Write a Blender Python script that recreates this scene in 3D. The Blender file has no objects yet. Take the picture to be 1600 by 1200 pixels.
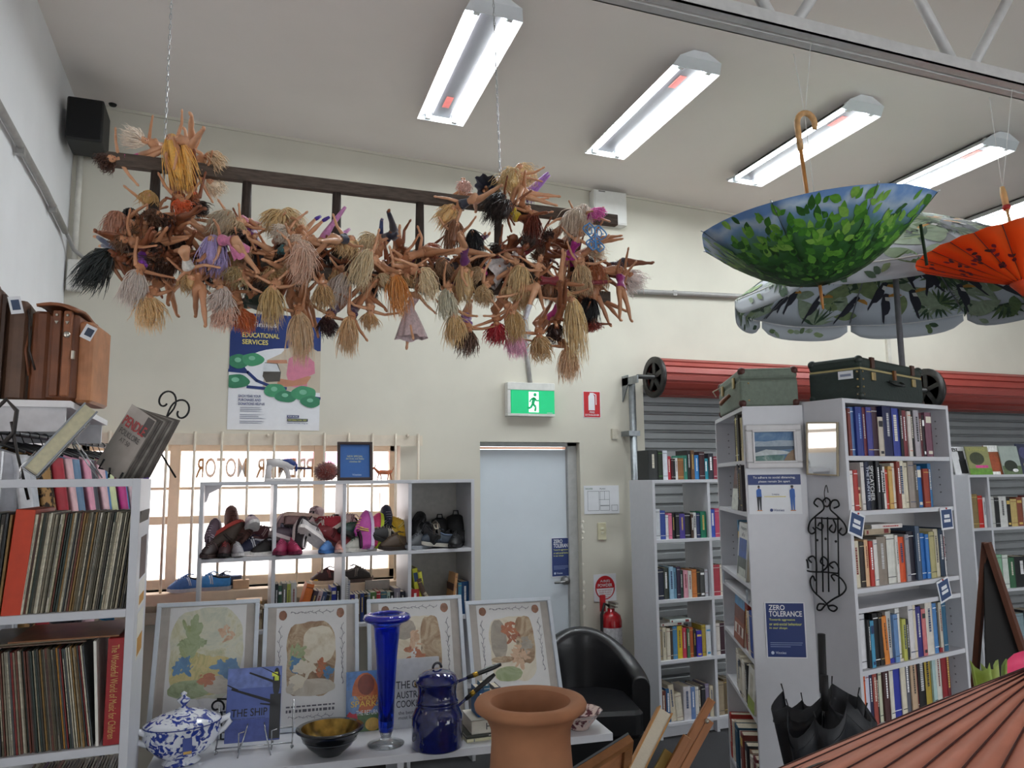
import bpy, math, random
from mathutils import Vector, Matrix
SC = bpy.context.scene
COL = SC.collection
PI = math.pi

# ------------------------------------------------------------------ camera, world, exposure
FPX, YAW, PITCH, ROLL, EYE = 1190.0, math.radians(20.6), math.radians(7.2), math.radians(-0.66), 1.78
CAM_O = Vector((0, 0, EYE))
CAM_F = Vector((math.sin(YAW)*math.cos(PITCH), math.cos(YAW)*math.cos(PITCH), math.sin(PITCH)))
_r = Vector((math.cos(YAW), -math.sin(YAW), 0)); _u = _r.cross(CAM_F)
CAM_R = _r*math.cos(ROLL) + _u*math.sin(ROLL)
CAM_U = _u*math.cos(ROLL) - _r*math.sin(ROLL)
cd = bpy.data.cameras.new('camera'); cam = bpy.data.objects.new('camera', cd); COL.objects.link(cam)
cd.sensor_width = 36.0; cd.lens = 36.0*FPX/1600.0; cd.clip_start = 0.02; cd.clip_end = 200
m3 = Matrix((CAM_R, CAM_U, -CAM_F)).transposed()
cam.matrix_world = Matrix.Translation(CAM_O) @ m3.to_4x4()
SC.camera = cam

world = bpy.data.worlds.new('daylight'); SC.world = world; world.use_nodes = True
bg = world.node_tree.nodes['Background']
bg.inputs[0].default_value = (0.93, 0.97, 1.0, 1); bg.inputs[1].default_value = 3.7
LAMP_EMIT = 80.0
vs = SC.view_settings
vs.view_transform = 'Standard'; vs.look = 'None'; vs.gamma = 1.0; vs.use_curve_mapping = False
vs.exposure = 0.0

# ------------------------------------------------------------------ measuring from the photograph
def ray(x, y): return CAM_F + CAM_R*((x-800)/FPX) - CAM_U*((y-600)/FPX)
def onY(x, y, Y): d = ray(x, y); return CAM_O + d*(Y/d.y)
def onX(x, y, X): d = ray(x, y); return CAM_O + d*(X/d.x)
def onZ(x, y, Z): d = ray(x, y); return CAM_O + d*((Z-EYE)/d.z)
def proj(P):
    d = Vector(P)-CAM_O; z = d.dot(CAM_F)
    return 800+FPX*d.dot(CAM_R)/z, 600-FPX*d.dot(CAM_U)/z

# ------------------------------------------------------------------ materials
def hexrgb(h):
    h = h.lstrip('#'); return tuple(int(h[i:i+2], 16)/255 for i in (0, 2, 4))
def lin(c): return tuple((v/12.92 if v <= .04045 else ((v+.055)/1.055)**2.4) for v in c)
MATS = {}
def mat(h, rough=.6, metal=0.0, var=.08, scale=25.0, bump=0.0, coat=0.0, emit=0.0, trans=0.0, spec=.5, name=None, stretch=None, alpha=1.0, sheen=0.0):
    key = (h, rough, metal, var, scale, bump, coat, emit, trans, spec, stretch, alpha, sheen)
    if key in MATS: return MATS[key]
    m = bpy.data.materials.new(name or 'surface_'+h.lstrip('#')); MATS[key] = m
    m.use_nodes = True; nt = m.node_tree; b = nt.nodes['Principled BSDF']
    c = lin(hexrgb(h))
    m.diffuse_color = (*c, 1)
    b.inputs['Roughness'].default_value = rough; b.inputs['Metallic'].default_value = metal
    b.inputs['Specular IOR Level'].default_value = spec
    b.inputs['Coat Weight'].default_value = coat
    b.inputs['Transmission Weight'].default_value = trans
    b.inputs['Alpha'].default_value = alpha
    b.inputs['Sheen Weight'].default_value = sheen
    if emit:
        b.inputs['Emission Color'].default_value = (*c, 1); b.inputs['Emission Strength'].default_value = emit
    b.inputs['Base Color'].default_value = (*c, 1)
    if var or bump:
        tc = nt.nodes.new('ShaderNodeTexCoord'); n = nt.nodes.new('ShaderNodeTexNoise')
        n.inputs['Scale'].default_value = scale; n.inputs['Detail'].default_value = 4
        src = tc.outputs['Object']
        if stretch:
            mp = nt.nodes.new('ShaderNodeMapping'); mp.inputs['Scale'].default_value = stretch
            nt.links.new(src, mp.inputs[0]); src = mp.outputs[0]
        nt.links.new(src, n.inputs['Vector'])
        if var:
            mr = nt.nodes.new('ShaderNodeMapRange'); mr.inputs[1].default_value = .3; mr.inputs[2].default_value = .7
            mr.inputs[3].default_value = 1-var; mr.inputs[4].default_value = 1+var
            nt.links.new(n.outputs[0], mr.inputs[0])
            mx = nt.nodes.new('ShaderNodeMix'); mx.data_type = 'RGBA'; mx.blend_type = 'MULTIPLY'; mx.inputs[0].default_value = 1
            mx.inputs[6].default_value = (*c, 1); nt.links.new(mr.outputs[0], mx.inputs[7])
            nt.links.new(mx.outputs[2], b.inputs['Base Color'])
        if bump:
            bp = nt.nodes.new('ShaderNodeBump'); bp.inputs['Strength'].default_value = bump; bp.inputs['Distance'].default_value = .01
            nt.links.new(n.outputs[0], bp.inputs['Height']); nt.links.new(bp.outputs[0], b.inputs['Normal'])
    return m
def vor_mat(h1, h2, scale, rough=.6, thresh=.35, name='patterned', third=None, warp=0.0):
    """two or three flat colours broken up by a cell / noise pattern (printed cloth, transfer print, watercolour)"""
    m = bpy.data.materials.new(name); m.use_nodes = True; nt = m.node_tree; b = nt.nodes['Principled BSDF']
    b.inputs['Roughness'].default_value = rough
    tc = nt.nodes.new('ShaderNodeTexCoord'); n = nt.nodes.new('ShaderNodeTexNoise')
    n.inputs['Scale'].default_value = scale; n.inputs['Detail'].default_value = 5; n.inputs['Distortion'].default_value = warp
    nt.links.new(tc.outputs['Object'], n.inputs['Vector'])
    r = nt.nodes.new('ShaderNodeValToRGB'); nt.links.new(n.outputs[0], r.inputs[0])
    e = r.color_ramp.elements
    e[0].position = thresh; e[0].color = (*lin(hexrgb(h1)), 1); e[1].position = min(.99, thresh+.06); e[1].color = (*lin(hexrgb(h2)), 1)
    if third:
        q = e.new(min(.98, thresh+.2)); q.color = (*lin(hexrgb(h2)), 1); q = e.new(min(.995, thresh+.26)); q.color = (*lin(hexrgb(third)), 1)
    nt.links.new(r.outputs[0], b.inputs['Base Color'])
    return m
def glass(h='ffffff', rough=0.0, name='clear_glass', weight=.93):
    m = bpy.data.materials.new(name); m.use_nodes = True; nt = m.node_tree; nt.nodes.clear()
    o = nt.nodes.new('ShaderNodeOutputMaterial'); mx = nt.nodes.new('ShaderNodeMixShader')
    t = nt.nodes.new('ShaderNodeBsdfTransparent'); g = nt.nodes.new('ShaderNodeBsdfGlossy'); g.inputs['Roughness'].default_value = rough
    t.inputs[0].default_value = (*lin(hexrgb(h)), 1); mx.inputs[0].default_value = 1-weight
    nt.links.new(t.outputs[0], mx.inputs[1]); nt.links.new(g.outputs[0], mx.inputs[2]); nt.links.new(mx.outputs[0], o.inputs[0])
    return m

# ------------------------------------------------------------------ mesh builder
class MB:
    def __init__(s, xf=None): s.v = []; s.f = []; s.mi = []; s.sm = []; s.xf = xf; s.cur = 0
    def _add(s, vs_, fs, smooth=False):
        o = len(s.v)
        if s.xf is not None: vs_ = [s.xf @ Vector(p) for p in vs_]
        s.v.extend(tuple(p) for p in vs_)
        for f in fs: s.f.append(tuple(i+o for i in f)); s.mi.append(s.cur); s.sm.append(smooth)
    def box(s, x0, x1, y0, y1, z0, z1, m=None):
        P = [(x, y, z) for z in (z0, z1) for y in (y0, y1) for x in (x0, x1)]
        if m is not None: P = [m @ Vector(p) for p in P]
        s._add(P, [(0, 2, 3, 1), (4, 5, 7, 6), (0, 1, 5, 4), (2, 6, 7, 3), (0, 4, 6, 2), (1, 3, 7, 5)]); return s
    def rbox(s, x0, x1, y0, y1, z0, z1, r, m=None, seg=3):
        """box rounded on its vertical (z) edges and softened on top and bottom"""
        def ring(ins, z):
            out = []
            for (cx, cy, a0) in ((x1-r, y1-r, 0), (x0+r, y1-r, PI/2), (x0+r, y0+r, PI), (x1-r, y0+r, 1.5*PI)):
                for k in range(seg+1):
                    a = a0+PI/2*k/seg; out.append((cx+(r-ins)*math.cos(a), cy+(r-ins)*math.sin(a), z))
            return out
        h = r*.35
        rs = [ring(h, z0), ring(0, z0+h), ring(0, z1-h), ring(h, z1)]
        n = len(rs[0]); V = [p for q in rs for p in q]
        if m is not None: V = [m @ Vector(p) for p in V]
        F = [tuple(reversed(range(n))), tuple(range(3*n, 4*n))]
        for k in range(3):
            for i in range(n): F.append((k*n+i, k*n+(i+1) % n, (k+1)*n+(i+1) % n, (k+1)*n+i))
        s._add(V, F); return s
    def tube(s, pts, r, n=8, caps=True, ell=1.0, side=None, smooth=True, closed=False):
        pts = [Vector(p) for p in pts]; N = len(pts)
        rr = r if isinstance(r, (list, tuple)) else [r]*N
        V = []; prev = None
        for i, p in enumerate(pts):
            if closed: t = pts[(i+1) % N]-pts[i-1]
            else: t = pts[min(i+1, N-1)]-pts[max(i-1, 0)]
            if t.length < 1e-9: t = Vector((0, 0, 1))
            t.normalize()
            if prev is None:
                a = Vector(side) if side is not None else (Vector((0, 0, 1)) if abs(t.z) < .9 else Vector((1, 0, 0)))
            else: a = prev
            a = a-t*a.dot(t)
            if a.length < 1e-6: a = t.orthogonal()
            a.normalize(); prev = a; b = t.cross(a)
            q = rr[i]; e = ell[i] if isinstance(ell, (list, tuple)) else ell
            for k in range(n):
                w = 2*PI*k/n; V.append(p+a*(q*math.cos(w))+b*(q*e*math.sin(w)))
        F = []
        for i in range(N if closed else N-1):
            j = (i+1) % N
            for k in range(n): F.append((i*n+k, i*n+(k+1) % n, j*n+(k+1) % n, j*n+k))
        if caps and not closed: F.append(tuple(reversed(range(n)))); F.append(tuple(range((N-1)*n, N*n)))
        s._add(V, F, smooth); return s
    def lathe(s, prof, n=32, c=(0, 0, 0), smooth=True, sx=1.0, sy=1.0, m=None, wob=None, open=False):
        V = []; F = []
        for (r, z) in prof:
            for k in range(n):
                a = 2*PI*k/n; q = r if wob is None else r*wob(a)
                V.append((c[0]+q*sx*math.cos(a), c[1]+q*sy*math.sin(a), c[2]+z))
        if m is not None: V = [m @ Vector(p) for p in V]
        for i in range(len(prof)-1):
            for k in range(n): F.append((i*n+k, i*n+(k+1) % n, (i+1)*n+(k+1) % n, (i+1)*n+k))
        if prof[0][0] > .0011 and not open: F.append(tuple(reversed(range(n))))
        if prof[-1][0] > .0011 and not open: F.append(tuple(range((len(prof)-1)*n, len(prof)*n)))
        s._add(V, F, smooth); return s
    def ball(s, c, r, nu=12, nv=8, m=None):
        if not isinstance(r, (list, tuple)): r = (r, r, r)
        prof = [(max(1e-4, math.sin(PI*i/nv)), -math.cos(PI*i/nv)) for i in range(nv+1)]
        V = []; F = []
        for (q, z) in prof:
            for k in range(nu):
                a = 2*PI*k/nu; p = Vector((q*math.cos(a)*r[0], q*math.sin(a)*r[1], z*r[2]))
                if m is not None: p = m @ p
                V.append(p+Vector(c))
        for i in range(nv):
            for k in range(nu): F.append((i*nu+k, i*nu+(k+1) % nu, (i+1)*nu+(k+1) % nu, (i+1)*nu+k))
        s._add(V, F, True); return s
    def prism(s, poly, d0, d1, fn, smooth=False):
        """poly of 2-D points, fn(u, v, d) -> point; extruded from d0 to d1"""
        n = len(poly); V = [fn(u, v, d0) for u, v in poly]+[fn(u, v, d1) for u, v in poly]
        F = [tuple(reversed(range(n))), tuple(range(n, 2*n))]+[(i, (i+1) % n, n+(i+1) % n, n+i) for i in range(n)]
        s._add(V, F, smooth); return s
    def quad(s, a, b, c, d): s._add([a, b, c, d], [(0, 1, 2, 3)]); return s
    def grid(s, fn, nu, nv, smooth=True, wrap=False):
        V = [fn(i/nu, j/nv) for j in range(nv+1) for i in range(nu+1)]
        F = [(j*(nu+1)+i, j*(nu+1)+i+1, (j+1)*(nu+1)+i+1, (j+1)*(nu+1)+i) for j in range(nv) for i in range(nu)]
        s._add(V, F, smooth); return s
    def mesh(s, name, mats):
        me = bpy.data.meshes.new(name); me.from_pydata(s.v, [], s.f)
        for mm in (mats if isinstance(mats, (list, tuple)) else [mats]): me.materials.append(mm)
        me.polygons.foreach_set('material_index', s.mi); me.polygons.foreach_set('use_smooth', s.sm); me.update()
        return me
def obj(name, data, parent=None, loc=None, rot=None):
    o = bpy.data.objects.new(name, data); COL.objects.link(o)
    if parent is not None: o.parent = parent
    if loc is not None: o.location = loc
    if rot is not None: o.rotation_euler = rot
    return o
def part(mb, name, mats, parent, bevel=0, loc=None, rot=None, label=None, thick=0):
    o = obj(name, mb.mesh(name, mats), parent, loc, rot)
    if thick:
        md = o.modifiers.new('thickness', 'SOLIDIFY'); md.thickness = thick; md.offset = 0
    if bevel:
        md = o.modifiers.new('soft_edge', 'BEVEL'); md.width = bevel; md.segments = 2; md.limit_method = 'ANGLE'; md.angle_limit = math.radians(40)
    if label: o['label'] = label
    return o
def tag(o, label=None, cat=None, group=None, kind=None):
    if label: o['label'] = label
    if cat: o['category'] = cat
    if group: o['group'] = group
    if kind: o['kind'] = kind
    return o
def thing(name, label, cat, loc=(0, 0, 0), rot=(0, 0, 0), group=None):
    o = obj(name, None, None, loc, rot); o.empty_display_size = .05
    return tag(o, label, cat, group)
def solo(mb, name, mats, label, cat, loc=(0, 0, 0), rot=(0, 0, 0), group=None, bevel=0, thick=0):
    return tag(part(mb, name, mats, None, bevel, loc, rot, thick=thick), label, cat, group)
def struct(mb, name, mats, parent=None, bevel=0):
    o = part(mb, name, mats, parent, bevel)
    if parent is None: o['kind'] = 'structure'
    return o
# lettering: a font curve turned into a flat mesh, fitted into a w x h box at a point, along two axes
def lettering(txt, parent, m, o, ex, ey, w=None, h=None, name='lettering', align='L', weight=0.0, space=1.0, shear=0.0):
    cu = bpy.data.curves.new(name, 'FONT'); cu.body = txt; cu.resolution_u = 3; cu.offset = weight; cu.space_line = space; cu.shear = shear
    cu.align_x = {'L': 'LEFT', 'C': 'CENTER', 'R': 'RIGHT'}[align]
    ob = bpy.data.objects.new('tmp', cu)
    me = bpy.data.meshes.new_from_object(ob)
    bpy.data.objects.remove(ob); bpy.data.curves.remove(cu)
    xs = [v.co.x for v in me.vertices]; ys = [v.co.y for v in me.vertices]
    if not xs: return None
    x0, x1, y0, y1 = min(xs), max(xs), min(ys), max(ys)
    W, H = max(1e-6, x1-x0), max(1e-6, y1-y0)
    sx = (w/W) if w else None; sy = (h/H) if h else None
    sx = sx or sy; sy = sy or sx
    o = Vector(o); ex = Vector(ex).normalized(); ey = Vector(ey).normalized(); nz = ex.cross(ey)
    for v in me.vertices:
        a = (v.co.x-x0)*sx; b = (v.co.y-y0)*sy
        v.co = o+ex*a+ey*b+nz*.0004
    me.materials.clear(); me.materials.append(m); me.name = name
    return obj(name, me, parent)
def curl(c, r0, r1, a0, a1, n, fn):
    """a spiral in a plane: fn(u, v) -> point"""
    out = []
    for i in range(n+1):
        t = i/n; a = a0+(a1-a0)*t; r = r0+(r1-r0)*t
        out.append(fn(c[0]+r*math.cos(a), c[1]+r*math.sin(a)))
    return out
def rng(seed): return random.Random(seed)
ORD = ['', 'first', 'second', 'third', 'fourth', 'fifth', 'sixth', 'seventh', 'eighth', 'ninth', 'tenth', 'eleventh', 'twelfth']
def ordinal(n):
    if n < len(ORD): return ORD[n]
    return '%d%s' % (n, 'th' if 10 <= n % 100 <= 20 else {1: 'st', 2: 'nd', 3: 'rd'}.get(n % 10, 'th'))
def colour_word(h):
    import colorsys
    r, g, b = hexrgb(h); H, L, S = colorsys.rgb_to_hls(r, g, b); H *= 360
    if S < .12 or max(r, g, b)-min(r, g, b) < .06:
        return 'black' if L < .16 else 'charcoal' if L < .3 else 'grey' if L < .6 else 'pale grey' if L < .78 else 'white'
    d = 'dark ' if L < .25 else 'pale ' if L > .72 else ''
    if H < 14 or H >= 345: n = 'maroon' if L < .28 else 'red' if L < .6 else 'pink'
    elif H < 42: n = 'brown' if L < .38 else ('tan' if S < .5 else 'orange') if L < .68 else 'cream'
    elif H < 68: n = 'olive' if L < .35 else 'yellow' if S > .45 and L < .72 else 'cream'
    elif H < 165: n = 'green'
    elif H < 200: n = 'teal'
    elif H < 255: n = 'navy' if L < .3 else 'blue'
    elif H < 290: n = 'purple'
    else: n = 'plum' if L < .3 else 'pink'
    if n in ('maroon', 'navy', 'plum', 'cream', 'olive'): d = ''
    return d+n
# ------------------------------------------------------------------ the room
WY = 5.45          # inner face of the back wall
LX = -1.0          # inner face of the left wall
RX = 10.0
FY = -4.0
def ceil_z(X): return 4.262-.0325*X
wall_cream = mat('d2cec0', rough=.85, var=.035, scale=3.0, bump=.12)
wall_grey = mat('eaebed', rough=.85, var=.03, scale=3.0, bump=.1)
ceil_m = mat('eee7e2', rough=.9, var=.02, scale=2)
carpet = mat('38383a', rough=1, var=.3, scale=180, bump=.5)
frame_beige = mat('ecd8bf', rough=.5, var=.04)
white_board = mat('cfd0d5', rough=.42, var=.02)
struct(MB().box(LX-.2, RX, FY-.2, WY+.2, -.1, 0), 'floor', carpet)
cb = MB(); P = [(LX-.2, FY-.2), (RX+.2, FY-.2), (RX+.2, WY+.2), (LX-.2, WY+.2)]
cb._add([(x, y, ceil_z(x)) for x, y in P]+[(x, y, ceil_z(x)+.1) for x, y in P], [(0, 1, 2, 3), (7, 6, 5, 4), (0, 4, 5, 1), (1, 5, 6, 2), (2, 6, 7, 3), (3, 7, 4, 0)])
struct(cb, 'ceiling', ceil_m)
wl = MB().box(LX-.2, LX, FY-.2, 2.55, 0, 4.5).box(LX-.2, LX, 3.15, WY+.2, 0, 4.5).box(LX-.2, LX, 2.55, 3.15, 0, 1.92).box(LX-.2, LX, 2.55, 3.15, 2.52, 4.5)
struct(wl, 'wall_left', wall_grey)
struct(MB().box(RX, RX+.2, FY-.2, WY+.2, 0, 4.5), 'wall_right', wall_grey)
WX0, WX1, WZ0, WZ1 = -.87, 1.18, 1.10, 2.045     # window opening
DX0, DX1, DZ = 1.786, 2.612, 2.07                # door opening
SX0, SX1, SZ = 3.2, 9.4, 2.55                   # roller door opening
wb = MB()
wb.box(LX, RX, WY, WY+.25, SZ, 4.5).box(LX, SX0, WY, WY+.25, DZ, SZ)
wb.box(LX, DX0, WY, WY+.25, WZ1, DZ).box(LX, WX0, WY, WY+.25, 0, WZ1).box(WX1, DX0, WY, WY+.25, 0, WZ1).box(WX0, WX1, WY, WY+.25, 0, WZ0)
wb.box(DX1, SX0, WY, WY+.25, 0, DZ).box(5.98, 6.3, WY, WY+.25, 0, SZ).box(9.25, 9.45, WY, WY+.25, 0, SZ).box(SX1, RX, WY, WY+.25, 0, SZ)
struct(wb, 'wall_back', wall_cream)
# shop front behind the viewer: wide glazed bays between piers
wf = MB(); wf.box(LX, RX, FY-.2, FY, 2.6, 4.5).box(LX, RX, FY-.2, FY, 0, .25)
for x in (LX, 1.6, 4.4, 7.2, RX-.3): wf.box(x, x+.3, FY-.2, FY, .25, 2.6)
struct(wf, 'wall_front', wall_grey)
# thin cornice bead along the back wall
tb = MB()
tb._add([(LX, WY-.012, ceil_z(LX)-.02), (SX1, WY-.012, ceil_z(SX1)-.02), (SX1, WY, ceil_z(SX1)-.02), (LX, WY, ceil_z(LX)-.02),
         (LX, WY-.012, ceil_z(LX)), (SX1, WY-.012, ceil_z(SX1)), (SX1, WY, ceil_z(SX1)), (LX, WY, ceil_z(LX))],
        [(0, 3, 2, 1), (4, 5, 6, 7), (0, 1, 5, 4), (1, 2, 6, 5), (2, 3, 7, 6), (3, 0, 4, 7)])
struct(tb, 'trim_1', wall_cream)
# ---- window
GY = WY+.16
win = tag(obj('window_1', None, None, (0, 0, 0)), kind='structure')
xa, xb = onY(264, 760, GY).x, onY(281, 760, GY).x
xc_, xd = onY(489, 760, GY).x, onY(506, 760, GY).x
zt1, zt0 = onY(380, 804, GY).z, onY(380, 816, GY).z
zg = onY(380, 762, GY).z
fr = MB()
fr.box(WX0, WX1, GY-.03, GY+.03, WZ1-.045, WZ1).box(WX0, WX1, GY-.03, GY+.03, WZ0, WZ0+.06)
fr.box(WX0, WX0+.05, GY-.03, GY+.03, WZ0, WZ1).box(WX1-.05, WX1, GY-.03, GY+.03, WZ0, WZ1)
part(fr, 'window_frame', frame_beige, win, .004)
for a, b in ((xa, xb), (xc_, xd)): part(MB().box(a, b, GY-.035, GY+.03, WZ0, WZ1), 'mullion', frame_beige, win, .004)
clear = glass('fdf7f4', weight=.95, name='window_glass')
pinkglass = glass('f3d3e2', rough=.2, name='obscured_pink_glass', weight=.9)
for (a, b) in ((WX0+.05, xa), (xb, xc_), (xd, WX1-.05)):
    part(MB().box(a, b, GY-.028, GY+.02, zt0, zt1), 'transom', frame_beige, win, .003)
    part(MB().box(a, b, GY-.014, GY+.014, zg-.009, zg+.009), 'glazing_bar', frame_beige, win)
    for z0, z1 in ((WZ0+.06, zt0), (zt1, zg-.009), (zg+.009, WZ1-.045)):
        part(MB().box(a, b, GY, GY+.004, z0, z1), 'pane', clear, win)
part(MB().box(xc_-.2, xc_, GY+.012, GY+.016, zg+.16, WZ1-.05), 'pane', pinkglass, win)
part(MB().box(xd, WX1-.06, GY+.012, GY+.016, zg+.16, WZ1-.05), 'pane', pinkglass, win)
part(MB().box(WX0-.02, WX1+.06, WY-.12, WY+.12, WZ0-.075, WZ0), 'window_sill', frame_beige, win, .006)
part(MB().box(WX0-.02, WX1+.02, WY-.012, WY, WZ0-.2, WZ0-.075), 'window_apron', frame_beige, win, .003)
part(MB().box(WX1-.085, WX1-.055, WY+.05, WY+.11, zt0-.06, zt0-.035), 'latch', mat('6d6a60', .4, .6), win)
part(MB().box(xd+.40, WX1-.12, GY-.02, GY-.012, zg-.19, zg-.05), 'paper_patch', mat('c9ac86', .8, var=.15), win)
gold = mat('b9925a', .5)
# sign writing on the outside of the glass, seen from behind, so mirrored
a = onY(489, 746, GY+.01); b = onY(399, 746, GY+.01)
lettering('PREMIER', win, gold, a, (-1, 0, 0), (0, 0, 1), w=(a-b).x, h=.135, weight=.01)
a = onY(385, 746, GY+.01); b = onY(305, 746, GY+.01)
lettering('MOTOR', win, gold, a, (-1, 0, 0), (0, 0, 1), w=(a-b).x, h=.135, weight=.01)
w2 = tag(obj('added_window', None, None, (LX-.12, 2.55, 1.92)), kind='structure')  # added side wall window, out of view, a bright pane for the mirror
part(MB().box(-.02, .02, 0, .6, 0, .04).box(-.02, .02, 0, .6, .56, .6).box(-.02, .02, 0, .04, .04, .56).box(-.02, .02, .56, .6, .04, .56), 'window_frame', frame_beige, w2)
part(MB().box(-.015, .015, .04, .56, .16, .19), 'glazing_bar', frame_beige, w2)
part(MB().box(-.003, .003, .04, .56, .04, .16), 'pane', clear, w2); part(MB().box(-.003, .003, .04, .56, .19, .56), 'pane', clear, w2)
# ---- window security grille
gr = thing('window_grille', 'cream steel security grille of upright bars in front of the window', 'grille', (0, WY, 0))
GRY = WY-.05; grm = mat('d8cdbb', .5, var=.05)
p0, p1 = onY(176, 676, GRY), onY(660, 687, GRY)
part(MB().box(-.92, p1.x, -.056, -.05, p0.z-.075, p0.z), 'top_rail', grm, gr)
part(MB().box(-.92, p1.x-.02, -.056, -.05, WZ0-.19, WZ0-.12), 'bottom_rail', grm, gr)
k = 0; x = onY(653, 690, GRY).x
while x > -.9:
    part(MB().tube([(x, -.066, WZ0-.2), (x, -.066, p0.z+.012)], .0085, 8), 'bar', grm, gr); x -= .1655
for px in (418, 636): part(MB().ball((onY(px, 681, GRY).x, -.066, onY(px, 681, GRY).z), .013, 8, 6), 'bolt', grm, gr)
for xx in (-.9, p1.x-.03):
    part(MB().box(xx, xx+.02, -.06, 0, p0.z-.06, p0.z-.03).box(xx, xx+.02, -.06, 0, WZ0-.18, WZ0-.15), 'bracket', grm, gr)
# daylight-facing yard wall outside is left to the sky
# ---- door
dr = tag(obj('door_1', None, None, (DX0, WY, 0)), kind='structure')
dw = DX1-DX0; door_grey = mat('d2dbe2', .45, var=.03, scale=4)
part(MB().box(.012, dw-.085, .085, .125, .005, DZ-.055), 'door_leaf', door_grey, dr, .003)
part(MB().box(dw-.08, dw-.0, .06, .16, 0, DZ).box(-.0, .012, .06, .16, 0, DZ).box(0, dw, .06, .16, DZ-.03, DZ), 'door_frame', mat('b4b5b3', .5, var=.08), dr, .003)
part(MB().box(.012, dw-.085, .08, .12, DZ-.05, DZ-.035), 'head_strip', mat('d9a183', .3, .7), dr)
hz = 1.0; hx = onY(889, 908, WY).x-DX0
hd = part(MB().lathe([(.03, 0), (.034, .004), (.034, .014), (.028, .02), (.028, .05), (.02, .055)], 20, m=Matrix.Translation((hx, .085, hz+.005)) @ Matrix.Rotation(PI/2, 4, 'X')), 'rosette', mat('9a9a9a', .3, .9), dr)
part(MB().tube([(hx, .035, hz), (hx-.03, .03, hz), (hx-.075, .032, hz-.002), (hx-.105, .035, hz-.004)], [.012, .011, .01, .008], 10), 'lever', mat('8f8f8f', .3, .9), dr)
for z in (.3, 1.75): part(MB().tube([(.008, .08, z), (.008, .08, z+.1)], .008, 8), 'hinge', mat('9a9a9a', .4, .8), dr)
# chipped edges of the door reveal
rg = rng(4)
for i in range(9):
    z = .75+rg.random()*.75; part(MB().ball((dw+.004+rg.random()*.012, .0, z), (.006+.008*rg.random(), .004, .008+.02*rg.random()), 6, 4), 'chip', mat('ece7da', .9), dr)
# ---- roller doors
grey_slat = mat('8f9293', .45, .35, var=.05, scale=8)
dark_red = mat('8c3b33', .38, .1, var=.06, scale=6)
def curtain(name, x0, x1, y, ztop, label):
    t = thing(name, label, 'roller door', (x0, y, 0))
    dz = .075; n = int(ztop/dz); me = None
    sl = MB(); prof = [(0, 0), (-.018, .012), (-.018, .056), (0, .07), (0, .075), (.006, .075), (.006, 0)]
    sl.prism(prof, 0, x1-x0, lambda u, v, d: (d, u, v)); me = sl.mesh('slat', grey_slat)
    for i in range(n): obj('slat', me, t, (0, 0, ztop-(i+1)*dz))
    part(MB().box(0, x1-x0, -.03, .02, ztop-n*dz-.05, ztop-n*dz+.0), 'bottom_bar', mat('6d6f70', .4, .5), t)
    return t
curtain('roller_door_curtain', 3.18, 6.05, WY+.03, 2.62, 'grey corrugated roller door curtain behind the narrow bookcase by the door')
curtain('roller_door_curtain', 6.25, 9.3, WY+.03, 2.62, 'grey corrugated roller door curtain behind the magazine shelf, beyond the dark green suitcase')
def drum(x0, x1, y, z, r, label):
    t = thing('roller_door_drum', label, 'roller drum', (x0, y, z))
    n = 18; cyl = []
    b = MB()
    # ribbed roll: raised bands around the coil
    prof = []
    K = 16
    for k in range(K):
        a0 = 2*PI*k/K
        for da, rr in ((0, r), (.62, r), (.68, r*.93), (.94, r*.93)):
            a = a0+2*PI/K*da; prof.append((math.cos(a)*rr, math.sin(a)*rr))
    b.prism(prof, 0, x1-x0, lambda u, v, d: (d, u, v)); part(b, 'rolled_curtain', dark_red, t)
    def wheel(d): 
        w = MB(); R_ = Matrix.Translation((d, 0, 0)) @ Matrix.Rotation(PI/2, 4, 'Y')
        w.lathe([(r*.75, -.012), (r*1.06, -.012), (r*1.06, .012), (r*.75, .012), (r*.75, -.012)], 28, m=R_, open=True)
        for q in range(5):
            w.box(-.006, .006, -.02, .02, 0, r*.8, m=Matrix.Translation((d, 0, 0)) @ Matrix.Rotation(2*PI*q/5, 4, 'X'))
        return w
    part(wheel(-.012), 'drum_wheel', mat('3b3a39', .4, .7, var=.3), t); part(wheel(x1-x0+.012), 'drum_wheel', mat('3b3a39', .4, .7, var=.3), t)
    part(MB().lathe([(r*.72, 0), (r*.74, .05), (.03, .05), (.03, 0), (r*.72, 0)], 20, m=Matrix.Rotation(PI/2, 4, 'Y'), open=True), 'end_plate', mat('6a6763', .35, .8, var=.4, scale=14), t)
    part(MB().tube([(-.17, 0, 0), (x1-x0+.12, 0, 0)], .018, 10), 'axle', mat('555555', .4, .8), t)
    return t
d0, d1 = onY(1026, 568, 5.2), onY(1026, 618, 5.2)
DRZ = (d0.z+d1.z)/2
drum(d0.x, 5.6, 5.22, DRZ+.02, .155, 'dark red ribbed roller door drum above the narrow bookcase, its spoked end showing')
d2 = onY(1446, 575, 5.2); d3 = onY(1446, 645, 5.2)
drum(d2.x, 9.35, 5.2, (d2.z+d3.z)/2, .19, 'dark red ribbed roller door drum beyond the dark green suitcase')
galv = mat('8d9296', .38, .75, var=.15, scale=30)
t = thing('drum_bracket', 'galvanised wall bracket and post carrying the drum beside the door', 'bracket', (d0.x-.1, WY, 0))
zb = DRZ
part(MB().prism([(0, -.16), (-.1, -.02), (-.1, .05), (0, .05)], -.06, -.052, lambda u, v, d: (d-.02, u-.0, zb+v)), 'wall_plate', galv, t)
part(MB().box(-.08, -.07, -.25, 0, zb-.03, zb+.03), 'arm', galv, t)
part(MB().tube([(-.045, -.1, 0), (-.045, -.1, zb-.02)], .028, 12), 'post', galv, t)
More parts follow.
